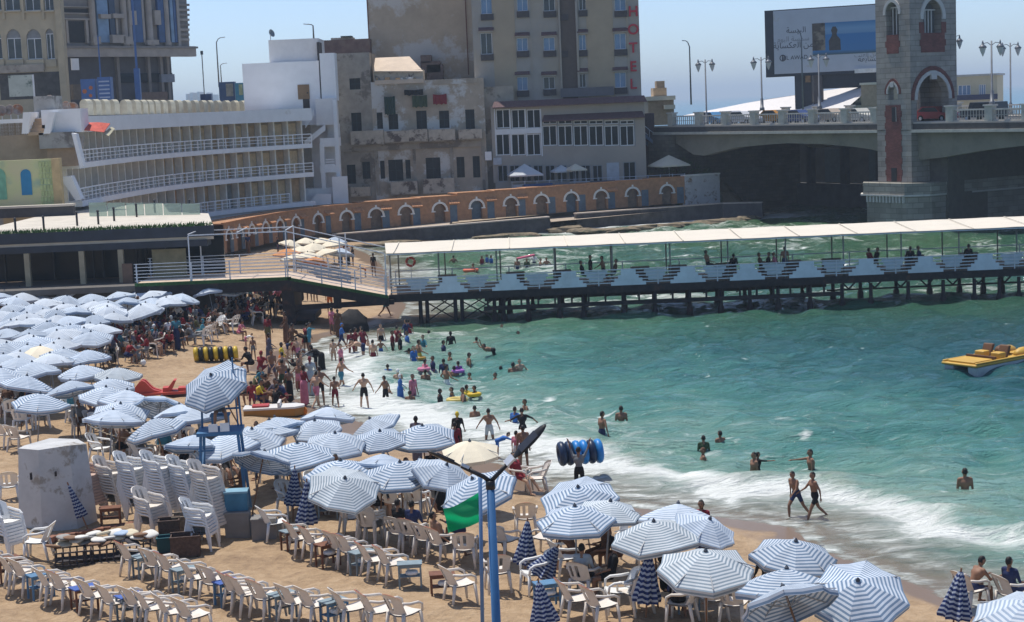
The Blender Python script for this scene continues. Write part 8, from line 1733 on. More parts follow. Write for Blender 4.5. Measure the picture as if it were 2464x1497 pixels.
mb.xz([(-1.15, .12)] + sl + [(.3, .12)], -.35, -.1); mb.xz([(-1.15, .12)] + sl + [(.3, .12)], .1, .35); mb.build('slide', M_rdb, rb_); MB().prism([(-1.3, -.5), (1.3, -.5), (1.5, -.3), (1.5, .3), (1.3, .5), (-1.3, .5)], 0, .12).build('hull', M_rdb, rb_)
MB().xz([(.35, .12), (.75, .16), (.98, .62), (.86, .62), (.6, .3), (.35, .3)], -.3, .3).build('seat', M_rdb, rb_); MB().box(1.05, 1.45, -.3, .3, .121, .26).build('bow_box', M_rdb, rb_)
def tube_ring(c, R1, r, axis, m_, label, name='inner_tube', group=None, sc=1, kids=None):
 q = Vector(axis).to_track_quat('Z', 'Y'); o = MB().torus((0, 0, 0), R1, r, None, 22, 9).build(name, m_, None, True, loc=c, rot=q.to_euler(), label=label, cat='inner tube', group=group); return o
tb0 = G(473, 871); tb1 = G(568, 868)
for k in range(9):
 p = tb0.lerp(tb1, k / 8.0); y_ = k % 2 == 0
 tube_ring(p + Vector((0, 0, .40)), .27, .125, (1, .12, 0.05), mat('tube_yellow', (0.62, 0.42, 0.03), 0.4, 0.2, 3) if y_ else mat('tube_black', (0.015, 0.015, 0.016), 0.4), f'{"yellow" if y_ else "black"} inner tube stood on edge in the row on the sand', group='row of tubes on the sand')
tc0 = PD(1352, 1092, 58.0); tc1 = PD(1440, 1085, 58.6)
for k in range(6):
 p = tc0.lerp(tc1, k / 5.0); tube_ring(p, .30, .135, (1, .15, 0.08), mat('tube_bright_blue', (0.02, 0.20, 0.52), 0.4, 0.25, 3) if k in (2, 3, 5) else mat('tube_dark_navy', (0.015, 0.03, 0.07), 0.4, 0.5, 3), ('blue' if k in (2, 3, 5) else 'dark') + ' inner tube carried overhead by the tube seller', group='tubes carried by the seller')
pbp = P(2345, 912, 0); pb = empty('pedal_boat', P(2312, 903, 0) + Vector((math.cos(R(64)), math.sin(R(64)), 0)) * 0 + Vector((math.cos(R(36)), math.sin(R(36)), 0)) * 2.3, R(36), label='yellow pedal boat with white hulls floating in the bay', cat='pedal boat')
pb.scale = (1.3, 1.08, 1.0)
M_yel = mat('pedal_yellow', (0.55, 0.33, 0.055), 0.5, 0.12, 2); M_hw = mat('pedal_hull_white', (0.42, 0.46, 0.48), 0.5, 0.12); M_brs = mat('pedal_brown', (0.13, 0.06, 0.025), 0.6, 0.15)
for s in (-1, 1): MB().xz([(-1.75, .02), (-1.8, .42), (1.9, .46), (1.5, -.1), (-1.7, -.12)], s * .62 - .26, s * .62 + .26).build('float', M_hw, pb)
MB().prism([(-1.9, -.92), (1.5, -.92), (1.95, -.6), (1.95, .6), (1.5, .92), (-1.9, .92)], .44, .56).build('deck', M_yel, pb)
MB().box(-1.75, -.75, -.7, .7, .562, .66).build('front_deck', M_yel, pb); MB().box(-.72, -.62, -.75, .75, .562, .74).build('foot_bar', M_brs, pb)
for s in (-1, 1):
 MB().box(-.35, .0, s * .42 - .25, s * .42 + .25, .562, .86).build('seat', M_yel, pb); MB().xz([(0, .6), (.1, .6), (.3, 1.12), (.16, 1.14)], s * .42 - .26, s * .42 + .26).build('backrest', M_brs, pb)
 MB().box(-1.85, 1.5, s * .85 - .06, s * .85 + .06, .562, .64).build('side_rail', M_yel, pb)
MB().ell((.62, .1, .78), .3, .35, .24, 10, 6).build('bag', M_brs, pb, True)
MB().ell((1.2, .45, .6), .5, .3, .3, 12, 6).build('slide_hump', M_yel, pb, True); MB().ell((1.2, -.45, .6), .5, .3, .3, 12, 6).build('slide_hump', M_yel, pb, True); MB().box(.9, 1.7, -.6, .6, .562, .64).build('rear_deck', M_yel, pb)
for o in pb.children:
 if o.type == 'MESH' and o.name.split('.')[0] in ('float', 'deck', 'seat', 'backrest', 'front_deck', 'rear_deck', 'side_rail'): b_ = o.modifiers.new('b', 'BEVEL'); b_.width = .05; b_.segments = 3
LD = 22.0; lt = PD(1180, 1166, LD); lb_ = PD(1196, 1560, LD)
sl_ = empty('street_lamp', lb_ - Vector((0, 0, 3)), label='blue street lamp with two dark solar lamp heads in the foreground', cat='street lamp'); o_ = Vector(sl_.location)
M_pb = mat('lamp_post_blue', (0.045, 0.15, 0.33), 0.5, 0.1, 3); M_ld = mat('lamp_head_dark', (0.018, 0.018, 0.02), 0.4, 0.3)
part(MB().tube([o_, lt], [.075, .052], 14), 'post', M_pb, sl_, o_, True); J = PD(1180, 1160, LD)
part(MB().tube([lt - Vector((0, 0, .06)), lt + Vector((0, 0, .05))], .062, 12), 'collar', M_ld, sl_, o_, True)
for (a, b, c, nm, tw_) in (((1165, 1148), (1110, 1122), (1026, 1084), 'left', 0.15), ((1193, 1146), (1235, 1102), (1314, 1021), 'right', 0.8)):
 A, B_, C2 = PD(*a, LD), PD(*b, LD), PD(*c, LD)
 part(MB().tube([J, A, B_], [.032, .030, .026], 8), 'arm', M_ld, sl_, o_, True)
 d = (C2 - B_); L = d.length; d.normalize(); up = Vector((0, -.55, .83)) if tw_ > .5 else Vector((0.25, .3, .92)); x_ = d; z_ = (up - d * up.dot(d)).normalized(); y_ = z_.cross(x_); M3 = Matrix((x_, y_, z_)).transposed()
 mb = MB(); mb.ell((0, 0, 0), L / 2, .078, .026, 18, 6); mb.v = [tuple((B_ + C2) / 2 + M3 @ Vector(v)) for v in mb.v]; hd = part(mb, 'lamp_head', M_ld, sl_, o_, True)
 mb = MB().box(-L * .28, L * .22, -.055, .055, .019, .03); mb.v = [tuple((B_ + C2) / 2 + M3 @ Vector(v)) for v in mb.v]; part(mb, 'solar_panel', mat('solar_panel', (0.05, 0.055, 0.07), 0.15, 0.1), hd, (0, 0, 0)).location = -o_
 mb = MB().box(-L * .42, -L * .2, -.05, .05, .0, .04); mb.v = [tuple(B_ + d * L * .22 + M3 @ Vector(v)) for v in mb.v]; part(mb, 'lamp_clamp', M_rail, sl_, o_)
FD = 37.0; ft = PD(1155, 1150, FD); fb_ = PD(1160, 1520, FD); fl = empty('flag_pole', fb_, label='thin blue pole flying a green flag beside the street lamp', cat='flag'); o_ = fb_.copy()
part(MB().tube([fb_ - Vector((0, 0, .4)), ft], .042, 10), 'pole', mat('flag_pole_blue', (0.10, 0.20, 0.38), 0.5, 0.1), fl, o_, True)
mb = MB(); A, B_, C2, D2 = PD(1152, 1185, FD), PD(1152, 1258, FD), PD(1079, 1279, FD), PD(1066, 1226, FD); nu, nv = 16, 10
for i in range(nu + 1):
 for j in range(nv + 1):
  u, v = i / nu, j / nv; p = A.lerp(D2, u).lerp(B_.lerp(C2, u), v); p = p + Vector((0.0, .10 * math.sin(u * 7 + v * 3.5) * u + .05 * math.sin(v * 8 + u * 3), -.05 * math.sin(math.pi * u) * (1 - v * .4))); mb.v.append(tuple(p))
for i in range(nu):
 for j in range(nv): a = i * (nv + 1) + j; mb.f.append((a, a + 1, a + nv + 2, a + nv + 1)); mb.m.append(0)
m_, t_, b_ = nodes_of('flag_green'); b_.inputs['Base Color'].default_value = (0.0, 0.22, 0.085, 1); b_.inputs['Roughness'].default_value = 0.7
tl_ = t_.nodes.new('ShaderNodeBsdfTranslucent'); tl_.inputs[0].default_value = (0.0, 0.42, 0.16, 1); ms_ = t_.nodes.new('ShaderNodeMixShader'); ms_.inputs[0].default_value = .45; t_.links.new(b_.outputs[0], ms_.inputs[1]); t_.links.new(tl_.outputs[0], ms_.inputs[2]); t_.links.new(ms_.outputs[0], t_.nodes['Material Output'].inputs[0])
part(mb, 'flag', m_, fl, o_, True)
for i, px in enumerate((1075, 1240, 1352, 1540, 1630, 1745, 1850, 1905, 2000, 2200, 2330)):
 p = PD(px, 650, 106.5); r = empty('planter_box', (p.x, 106.5, DZ), label='brown planter box on the pier deck', cat='planter', group='planter boxes on the pier'); MB().box(-.55, .55, -.2, .2, 0, .62 + .1 * (i % 3)).build('box', mat('planter_brown', (0.13, 0.085, 0.06), 0.8, 0.2), r); MB().box(-.58, .58, -.23, .23, .75, .82).build('rim', M_plank, r)
#people
def wat(px, py, sub, pose, rz, label, top=None, bottom='navy', hair=None, skin=1, sc=1.0, group='bathers in the water'):
 p = P(px, py, 0.05); return person((p.x, p.y, -sub - (.1 if sub > .7 else 0)), pose, R(rz), label, top, bottom, hair, skin, sc, group)
def lan_(px, py, pose, rz, label, top=None, bottom='navy', hair=None, skin=1, sc=1.0, group='people on the beach', dz=0.0):
 p = G(px, py); return person((p.x, p.y, p.z + dz), pose, R(rz), label, top, bottom, hair, skin, sc, group)
def swim_ring(px, py, m_, label, R1=.25, r=.09):
 p = P(px, py, 0.08); tube_ring(p, R1, r, (0, 0.05, 1), m_, label, 'swim_ring', 'swim rings in the water')
lan_(1918, 1250, 'stride', 215, 'slim boy in grey shorts wading ahead of his companion', None, 'navy', None, 1, .92)
lan_(1962, 1255, 'walk', 195, 'slim boy in black shorts wading behind his companion', None, 'black', None, 1, .93)
lan_(1396, 1200, 'carry', 80, 'tube seller in a grey shirt holding tubes overhead', 'grey', 'black', None, 1, .98)
lan_(1252, 1186, 'lounge', -40, 'woman in red sitting at the edge of the surf', 'red', 'red', None, 2, 1, dz=.02)
lan_(1262, 1135, 'stand', 100, 'person in dark shorts standing behind the street lamp head', None, 'black', None, 1, .95); lan_(1245, 1130, 'stand', 60, 'child in pink and white behind the woman in red', 'pink', 'white', None, 2, .8)
lan_(1198, 1105, 'bend', 10, 'child bending at the water edge right of the cream parasol', 'blue', 'blue', None, 2, .72); lan_(1098, 1120, 'stand', 90, 'person in dark red behind the cream parasol', 'dark red', 'dark red', None, 1, .9); lan_(1005, 1115, 'robe', 80, 'person in a patterned dress under the front parasol by the surf', 'patterned', 'patterned', None, 1, .95)
wat(1104, 1088, 0.05, 'robe', 90, 'woman in a dark swim dress with fair hair at the water edge', 'black', 'black', 'yellow', 1, .9)
wat(1178, 1050, .52, 'out', 100, 'thin boy with spread arms wading thigh deep', None, 'light grey', None, 1, .95); wat(1143, 1005, 1.02, 'stand', 90, 'boy chest deep behind the wading thin boy', None, 'navy', None, 1, .95)
wat(1258, 1035, .72, 'wide', 100, 'man in a dark vest with both arms spread wide', 'black', 'black', None, 1, 1); wat(1240, 1020, .82, 'stand', 60, 'person in a blue shirt beside the man with spread arms', 'blue', 'navy', None, 1, .95); wat(1266, 995, 1.0, 'out', 200, 'person floating on an orange ring behind the blue shirt', None, 'orange', None, 1, 1)
swim_ring(1270, 994, mat('ring_orange', (0.7, 0.16, 0.08), 0.5), 'orange swim ring behind the man with spread arms', .3, .1)
for (x, y, sub, pose, rz, lab, top, bot, hair, sk, sc) in (
 (945, 833, .75, 'stand', 0, 'bather in a dark red dress, waist deep', 'dark red', 'black', None, 1, 1), (963, 836, .85, 'stand', 180, 'bather in black beside the dark red dress', 'black', 'black', None, 1, 1), (980, 825, .95, 'stand', 200, 'bather in a blue shirt behind the dark red dress', 'blue', 'blue', None, 1, 1), (968, 851, .85, 'bend', 0, 'bather in black stooping over the water', 'black', 'black', 'black', 1, 1), (985, 859, 1.15, 'stand', 90, 'bather in black near the golden float', 'black', 'black', 'black', 1, 1), (1009, 861, .75, 'hips', 30, 'man with a golden float at his waist', None, 'yellow', None, 1, 1.05), (1032, 808, 1.3, 'stand', 90, 'lone head below the pier braces', None, 'navy', None, 1, 1), (1085, 827, 1.0, 'robe', 90, 'bather in a dark headscarf and robe', 'black', 'black', 'black', 1, 1), (1147, 827, 1.25, 'stand', 60, 'lone bather farthest out under the pier', None, 'navy', None, 1, 1), (1068, 851, .9, 'stand', 20, 'bather in dark blue with a child in front', 'navy', 'navy', None, 1, 1), (1083, 866, 1.2, 'stand', 200, 'child in front of the dark blue bather', None, 'navy', None, 1, 1), (1023, 887, 1.05, 'stand', 40, 'bather in a pink ring', 'pink', 'pink', None, 1, .95), (1042, 886, 1.0, 'stand', 200, 'bather in purple beside the pink ring', 'navy', 'purple', None, 1, 1), (1068, 888, 1.1, 'stand', 90, 'bather in navy between the two pink rings', 'navy', 'navy', None, 1, 1), (1103, 892, 1.05, 'stand', 120, 'bather in a purple pink ring', 'purple', 'purple', None, 1, .95), (1093, 896, 1.3, 'stand', 90, 'dark head in front of the purple ring', None, 'navy', None, 1, 1), (1130, 906, 1.25, 'stand', 200, 'small bather right of the purple ring', None, 'orange', None, 1, .9), (1024, 912, 1.15, 'stand', 90, 'bather with a bare back below the pink ring', None, 'navy', None, 1, 1), (1075, 916, .95, 'hips', 40, 'broad bather with a pale float', None, 'white', None, 1, 1.05), (1205, 891, 1.4, 'stand', 90, 'dark head out in the bay, left of a bigger one', None, 'navy', None, 1, 1), (1235, 896, 1.3, 'stand', 90, 'dark head farthest out of the central bathers', None, 'navy', None, 1, 1.1), (1192, 910, 1.35, 'stand', 200, 'dark head nearest shore of the three outer ones', None, 'navy', None, 1, 1), (933, 892, 1.2, 'stand', 100, 'child in blue standing alone in shallow surf', 'blue', 'blue', None, 1, .95), (958, 916, 1.05, 'stand', 90, 'person with a white cap behind the blue dress', None, 'navy', 'white', 2, 1), (928, 953, .6, 'out', 150, 'boy balancing with spread arms in knee deep foam', None, 'black', None, 1, .9), (964, 958, .35, 'robe', 0, 'woman in a bright blue dress and white cap', 'blue', 'blue', 'white', 1, .82), (987, 962, 1.2, 'stand', 90, 'head and shoulders right of the blue dress', None, 'navy', None, 1, 1), (1059, 976, .85, 'robe', 20, 'woman in black beside the yellow and pink float', 'black', 'black', 'black', 1, .95), (1088, 958, 1.15, 'stand', 200, 'child on the yellow and pink float', None, 'navy', None, 1, .9), (1117, 973, .95, 'out', 190, 'man leaning on the yellow and pink float', None, 'navy', None, 1, 1.05), (1123, 946, 1.15, 'stand', 40, 'bather with a yellow ring', 'yellow', 'yellow', None, 1, .95), (1142, 948, 1.15, 'stand', 160, 'bather in black inside a yellow ring', 'black', 'yellow', 'black', 1, .95),
 (1448, 1035, .95, 'out', 30, 'broad shouldered man bathing alone by the near foam', None, 'navy', None, 1, 1.05), (1495, 1006, 1.2, 'stand', 90, 'head beyond the broad shouldered man', None, 'navy', None, 1, 1.05), (1693, 1072, 1.15, 'stand', 90, 'bather in a lime green shirt', 'green', 'green', None, 1, .95), (1692, 1098, 1.3, 'stand', 180, 'shaven head in front of the lime shirt', None, 'navy', 'brown', 1, 1), (1733, 1063, 1.2, 'stand', 120, 'dark head right of the lime shirt', None, 'navy', None, 1, 1), (1815, 1127, 1.05, 'stand', 200, 'bather holding a child with one raised arm', None, 'navy', None, 1, 1), (1822, 1122, .85, 'point', 20, 'dark haired child on the arm of a bather', 'black', 'black', None, 1, .85), (1953, 1119, 1.15, 'point', 190, 'bather with an arm stretched along the surface', None, 'black', None, 1, 1.05), (2322, 1170, 1.2, 'stand', 90, 'lone head near the right side of the bay', None, 'navy', None, 1, 1.1), (2086, 1090, 1.42, 'stand', 90, 'barely showing head in open water', None, 'navy', None, 2, 1), (1775, 932, 1.38, 'stand', 90, 'distant swimmer splashing in mid bay', None, 'navy', None, 1, 1)):
 wat(x, y, sub, pose, rz, lab, top, bot, hair, sk, sc)
p = P(1188, 858, 0); person((p.x, p.y, -.62), 'swim', R(185), 'swimmer stretched out with a foamy wake', None, 'black', None, 1, 1, 'bathers in the water')
swim_ring(1020, 888, mat('ring_pink', (0.6, 0.2, 0.3), 0.5), 'pink swim ring worn by the bather nearest the purple shirt'); swim_ring(1102, 893, mat('ring_purple', (0.35, 0.12, 0.4), 0.5), 'purple pink swim ring among the central bathers'); swim_ring(1100, 962, mat('ring_yellow_pink', (0.65, 0.5, 0.15), 0.5), 'yellow and pink float held by three bathers', .4, .1); swim_ring(1141, 949, mat('ring_yellow', (0.65, 0.42, 0.02), 0.5), 'yellow swim ring farthest right of the central bathers'); swim_ring(1010, 862, mat('ring_gold', (0.45, 0.26, 0.05), 0.5), 'golden float worn by a man waist deep')
for (x, y, pose, rz, lab, top, bot, hair, sk, sc) in (
 (647, 836, 'stand', 60, 'person in a brown pink shirt and patterned shorts on the dry sand', 'dark red', 'olive', None, 1, 1.05), (650, 884, 'robe', 0, 'stout person in a patterned dark dress behind the red shirt', 'patterned', 'patterned', None, 1, .98), (656, 928, 'walk', -60, 'bare man striding towards the water', None, 'patterned', None, 1, 1.05), (627, 904, 'ground', 60, 'person in a bright red shirt sitting on wet sand', 'red', 'dark red', 'red', 1, 1.1), (607, 900, 'hunch', 150, 'person in black hunched on a low seat', 'black', 'black', 'black', 1, 1.1), (680, 907, 'robe', 10, 'woman in a yellow top and orange skirt', 'yellow', 'orange', None, 1, .95), (693, 863, 'bend', 10, 'child in a green vest at the foam edge', 'green', 'navy', None, 2, .75), (708, 865, 'stand', 80, 'small child in red in the foam', 'red', 'dark red', None, 2, .62), (746, 853, 'point', 10, 'person in teal stretching an arm to the sea', 'teal', 'teal', None, 1, 1), (738, 852, 'bend', 160, 'person in black bending beside the teal shirt', 'black', 'black', None, 1, .95), (776, 903, 'robe_bend', 170, 'woman in a wide black robe bending over the surf', 'black', 'black', 'black', 1, 1.0), (762, 902, 'bend', 180, 'person in dark grey bending next to the black robe', 'grey', 'black', 'grey', 1, 1), (804, 880, 'stand', 80, 'thin boy standing straight in the surf', None, None, None, 2, .8), (823, 846, 'walk', 0, 'person in a bright blue shirt and dark trousers', 'blue', 'navy', 'blue', 1, .95), (876, 877, 'bend', 200, 'big bare man bending over the water', None, 'navy', None, 2, 1.05), (858, 862, 'stand', 20, 'person in dark red facing the bending man', 'dark red', 'black', None, 1, .95), (872, 850, 'stand', 200, 'bather behind the bending man', None, 'navy', None, 1, .85), (750, 954, 'robe', 100, 'woman in a long pale grey dress holding her hem', 'light grey', 'light grey', 'dark red', 1, 1.02), (734, 977, 'robe', 40, 'woman in a pink red skirt leaning forward', 'dark red', 'pink', None, 1, 1), (773, 978, 'hips', 110, 'tanned man with hands on hips facing the sea', None, 'black', None, 1, 1.02), (808, 982, 'walk', 100, 'small boy walking into the surf', None, 'dark red', None, 1, .85), (878, 988, 'out', 100, 'boy in black shorts running with arms out', None, 'black', None, 2, .95), (683, 958, 'stand', 90, 'man in lime shorts with his back turned', None, 'green', None, 1, 1.02), (575, 818, 'hunch', -20, 'child in pink crouching on the dry sand', 'pink', 'pink', None, 1, .9), (592, 838, 'bend', 0, 'small child in white bending to the sand', 'white', 'pink', None, 2, .6), (608, 995, 'stand', 90, 'child in red standing by the orange boat', 'red', 'dark red', None, 1, .8), (533, 800, 'hunch', 20, 'person in white and black crouching at the crowd edge', 'white', 'black', None, 1, .95), (800, 805, 'stand', 60, 'person in pink against the black boulder', 'pink', 'pink', None, 1, .9), (815, 812, 'robe', 100, 'person in brown beside the black boulder', 'brown', 'brown', None, 1, .9), (795, 752, 'stand', 90, 'person standing under the ramp beam', 'grey', 'orange', None, 1, 1), (928, 762, 'walk', 20, 'person wading under the pier shore end', 'navy', 'teal', None, 1, 1.02), (900, 666, 'stand', 60, 'man in a black shirt and tan trousers on the ramp sand', 'black', 'brown', None, 1, 1.05), (880, 668, 'bend', 180, 'small figure bending on the sand beyond the ramp', None, 'orange', None, 1, .7)):
 lan_(x, y, pose, rz, lab, top, bot, hair, sk, sc)
pl_ = P(725, 897, 0); person((pl_.x, pl_.y, -.55), 'swim', R(160), 'person in black lying in the shallow foam', 'black', 'black', 'black', 1, .95, 'people on the beach')
for i, (x, y, c1) in enumerate(((612, 962, 'olive'), (632, 972, 'brown'), (652, 966, 'olive'), (668, 972, 'patterned'), (640, 984, 'red'), (664, 990, 'black'), (690, 984, 'navy'), (616, 985, 'yellow'), (598, 975, 'grey'))): lan_(x, y, rnd.choice(('ground', 'hunch', 'hunch')), rnd.uniform(0, 360), f'person in {c1} sitting in the group around the ochre boat', c1, rnd.choice(('black', 'navy', 'dark red')), None, 1, 1.05, 'group around the beached boat')
ch = lambda x, y, pose, rz, lab, top, bot, hair=None, sk=1, sc=1.02, dz=0.0: lan_(x, y, pose, rz, lab, top, bot, hair, sk, sc, 'people under the near parasols', dz)
ch(2338, 1464, 'hunch', 20, 'bare tanned man in navy shorts seated beside the chequered parasol', None, 'navy', dz=.02); ch(2436, 1474, 'sit', 40, 'man in a navy shirt seen from behind at the frame edge', 'navy', 'navy', dz=.02)
ch(1692, 1362, 'robe', 250, 'man in a bright red shirt carrying a red tray', 'red', 'navy', None, 1, 1.0); ch(1408, 1440, 'sit', 70, 'man in a grey vest seated on a plastic chair', 'light grey', 'black', dz=.02); ch(1384, 1378, 'hunch', 140, 'woman in brown seated near the white round chair', 'brown', 'brown', None, 2, dz=.02)
ch(1458, 1375, 'robe_sit', 200, 'large person in dark brown under the striped parasol', 'brown', 'brown', 'brown', 1, 1.1); ch(1490, 1378, 'hunch', 200, 'dark clothed person leaning beside the brown one', 'black', 'brown', 'dark red', 1, 1.05); ch(1472, 1440, 'sit', 180, 'person in black opposite the grey vest', 'black', 'black', 'black'); ch(1598, 1395, 'stand', 200, 'dark haired person in dark red behind the navy folded parasol', 'dark red', 'black', None, 1, .85)
ch(1602, 1470, 'robe_sit', 0, 'woman in black under the front striped parasol', 'black', 'black', 'black'); ch(1660, 1465, 'robe_sit', 180, 'woman in black with a pale scarf under the front parasol', 'black', 'black', 'light grey'); ch(1690, 1450, 'sit', 200, 'person in red under the front striped parasol', 'red', 'navy'); ch(1740, 1455, 'sit', 160, 'child in pink beside the front parasol pole', 'pink', 'pink', None, 2, .85); ch(1848, 1500, 'robe', 90, 'figure in a long black robe below the crooked parasol', 'black', 'black', 'black', 1, 1.02); ch(1905, 1505, 'bend', 20, 'person reaching up to the crooked parasol', None, 'dark red', None, 1, 1.02); ch(1635, 1500, 'sit', 90, 'person in navy at the bottom edge under the parasols', 'navy', 'black', 'black')
ch(1066, 1346, 'lounge', 30, 'bare backed man lounging in a chair by the flag', None, 'black', dz=.02); ch(968, 1318, 'sit', 60, 'dark haired man seated left of the flag', 'black', 'black', dz=.02); ch(1000, 1322, 'sit', 70, 'man in navy seated beside the dark haired man', 'navy', 'navy', dz=.02); ch(1110, 1320, 'hunch', 120, 'person in blue behind the flag pole', 'blue', 'navy', 'white'); ch(1038, 1180, 'sit', 250, 'person in black beside the street lamp chairs', 'black', 'black'); ch(905, 1250, 'hunch', 10, 'woman with a white scarf among the chairs', 'black', 'black', 'white', 2); ch(290, 1112, 'hunch', 60, 'bare backed man sitting behind the chair stacks', None, 'black', None, 1, 1.1); ch(585, 1215, 'robe_sit', 200, 'person in brown behind the cool box', 'brown', 'brown', 'brown')
lgp = lp + Vector((0.0, .1, 2.67)); person(lgp, 'sit', R(-80), 'lifeguard in red sitting on the blue tower', 'red', 'grey', None, 1, 1.0, 'people on the beach')
for (px, y, pose, rz, lab, top, bot) in ((1421, 104.4, 'stand', 0, 'man in a dark shirt standing on the pier', 'black', 'black'), (1452, 104.5, 'walk', 180, 'bare dark man walking on the pier', None, 'black'), (1403, 104.2, 'sit', 0, 'person in black seated at the pier rail', 'black', 'black'), (1478, 104.3, 'sit', 180, 'person seated right of the walking man on the pier', 'brown', 'black'), (1704, 104.0, 'sit', 20, 'bare man sitting on the pier railing with a towel', None, 'black'), (1765, 104.6, 'sit', 90, 'dark clothed person seated right of the railing sitter', 'black', 'black'), (1832, 104.4, 'sit', 0, 'dark pair member seated on the left of the pier table', 'brown', 'black'), (1846, 104.5, 'sit', 180, 'dark pair member seated on the right of the pier table', 'black', 'black'), (1889, 104.6, 'stand', 90, 'slim person standing by a pier post', None, 'navy'), (1867, 104.4, 'sit', 0, 'person in pink seated by the standing one on the pier', 'pink', 'black'), (2095, 104.4, 'sit', 30, 'person in red brown seated far along the pier', 'dark red', 'black'), (2108, 104.5, 'sit', 200, 'dark person beside the red brown one on the pier', 'black', 'black'), (2190, 104.5, 'sit', 90, 'dark head above the pier rail near the tower', 'black', 'black'), (2215, 104.5, 'sit', 0, 'dark clothed person seated below the tower on the pier', 'navy', 'black'), (2330, 104.4, 'sit', 90, 'dark seated figure near the seaward end of the pier', 'black', 'black')):
 q = PD(px, 650, y); person((q.x, y, DZ + (.42 if 'railing with' in lab else .1 if pose == 'sit' else 0)), pose, R(rz), lab, top, bot, None, 1, 1.05, 'people on the pier')
for i, (x, y, top) in enumerate(((1140, 652, None), (1160, 633, 'red'), (1172, 630, 'blue'), (1182, 632, 'blue'), (1245, 640, None), (1268, 640, 'green'), (1300, 640, None), (1315, 638, None), (1092, 632, None), (1285, 628, 'white'))): wat(x, y, 1.0, rnd.choice(('stand', 'out')), rnd.uniform(0, 360), f'bather beyond the pier ' + (f'in a {top} shirt' if top else 'with bare shoulders'), top, 'navy', None, 1, 1, 'bathers beyond the pier')
p = P(1133, 650, .1); tube_ring(p, .5, .14, (0, 0, 1), mat('ring_orange'), 'orange inflatable beyond the pier', 'swim_ring', 'swim rings in the water', 1)
p = P(1265, 618, .5); MB().obox((0, 0, 0), 1.5, .5, .12, .2, ry=-.15).build('air_mattress', mat('mattress_pink', (0.6, 0.12, 0.2), 0.5), None, loc=p, label='pink air mattress held up beyond the pier', cat='air mattress')
for (px, py, c1) in ((480, 610, 'brown'), (545, 612, 'red'), (560, 612, 'blue'), (575, 610, 'black'), (598, 612, 'navy'), (670, 618, 'black'), (690, 620, 'white'), (820, 640, 'pink'), (838, 640, 'white'), (850, 642, 'black'), (830, 625, 'dark red'), (645, 722, 'red'), (655, 730, 'purple'), (665, 745, 'white'), (672, 755, 'pink'), (680, 740, 'dark red'), (725, 725, 'brown'), (745, 725, 'dark red'), (760, 728, 'grey')):
 lan_(px, py, rnd.choice(('stand', 'robe', 'hips')), rnd.uniform(0, 360), f'distant person in {c1} near the walkway', c1, rnd.choice(('black', 'navy', 'brown')), None, 1, 1.0, 'people beyond and under the walkway')
rs_ = random.Random(21)
for (x0, x1, y0, y1, n, sub0, wh) in ((690, 880, 820, 985, 11, .12, 'wading near the ochre boat'), (860, 1010, 800, 960, 10, .8, 'bathing near the boulder'), (1010, 1260, 800, 960, 8, 1.15, 'bathing in the central group'), (600, 720, 850, 975, 5, 0, 'on the wet sand near the ochre boat')):
 for _ in range(n):
  x, y = rs_.uniform(x0, x1), rs_.uniform(y0, y1); p = P(x, y, 0); sd = float(sea_sd(np.array([p.x]), np.array([p.y]))[0][0]); c1 = rs_.choice(('black', 'navy', 'dark red', 'blue', 'red', 'teal', 'pink', 'white', 'grey', 'brown'))
  bare = rs_.random() < .5; z_ = max(ground(p.x, p.y), -.02) if sd < 0 else -min(1.25, .05 + sd * .11 if sub0 < .5 else sub0 + rs_.uniform(-.1, .2))
  person((p.x, p.y, z_), rs_.choice(('stand', 'walk', 'hips', 'robe', 'bend', 'stride', 'stand', 'out')) if sub0 < .5 else rs_.choice(('stand', 'stand', 'hips', 'out')), rs_.uniform(0, 6.28), f"person in {'bare ' if bare else ''}{c1} {'shorts' if bare else 'clothes'} {wh}".replace('in bare', 'bare chested in'), None if bare else c1, c1, None, rs_.choice((0, 1, 2)), rs_.choice((.7, .85, .95, 1.0, 1.0)), 'bathers ' + wh)
def crowd(poly, n, where, cols_, seed, yface=None, chairs=True, grp=None, lo=1.0):
 rs = random.Random(seed); k = 0; tries = 0; got = []
 xs_ = [a for a, _ in poly]; ys_ = [b for _, b in poly]
 while k < n and tries < 4000:
  tries += 1; x = rs.uniform(min(xs_), max(xs_)); y = rs.uniform(min(ys_), max(ys_)); ins = False
  for (x0, y0), (x1, y1) in zip(poly, poly[1:] + poly[:1]):
   if (y0 > y) != (y1 > y) and x < (x1 - x0) * (y - y0) / (y1 - y0) + x0: ins = not ins
  if not ins: continue
  p = G(x, y, 3)
  if any((p - q).length < .62 for q in got): continue
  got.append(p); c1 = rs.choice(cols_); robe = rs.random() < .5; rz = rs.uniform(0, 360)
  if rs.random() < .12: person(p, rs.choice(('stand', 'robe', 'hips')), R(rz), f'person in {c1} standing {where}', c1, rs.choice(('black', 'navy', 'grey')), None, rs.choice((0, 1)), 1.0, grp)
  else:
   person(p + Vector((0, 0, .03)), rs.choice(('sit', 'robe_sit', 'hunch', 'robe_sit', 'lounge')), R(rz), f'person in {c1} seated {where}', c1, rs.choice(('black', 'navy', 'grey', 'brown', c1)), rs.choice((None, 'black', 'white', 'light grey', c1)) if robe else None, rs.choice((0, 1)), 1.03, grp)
   if chairs: chair_at(p, R(rz), f'chair of a sitter {where}', rs.choice((0, 1, 1, 0)), False, False, group='chairs ' + where)
  k += 1
dk = ['black', 'black', 'navy', 'grey', 'brown', 'dark red', 'olive', 'black', 'patterned', 'teal', 'white', 'red', 'navy', 'grey']
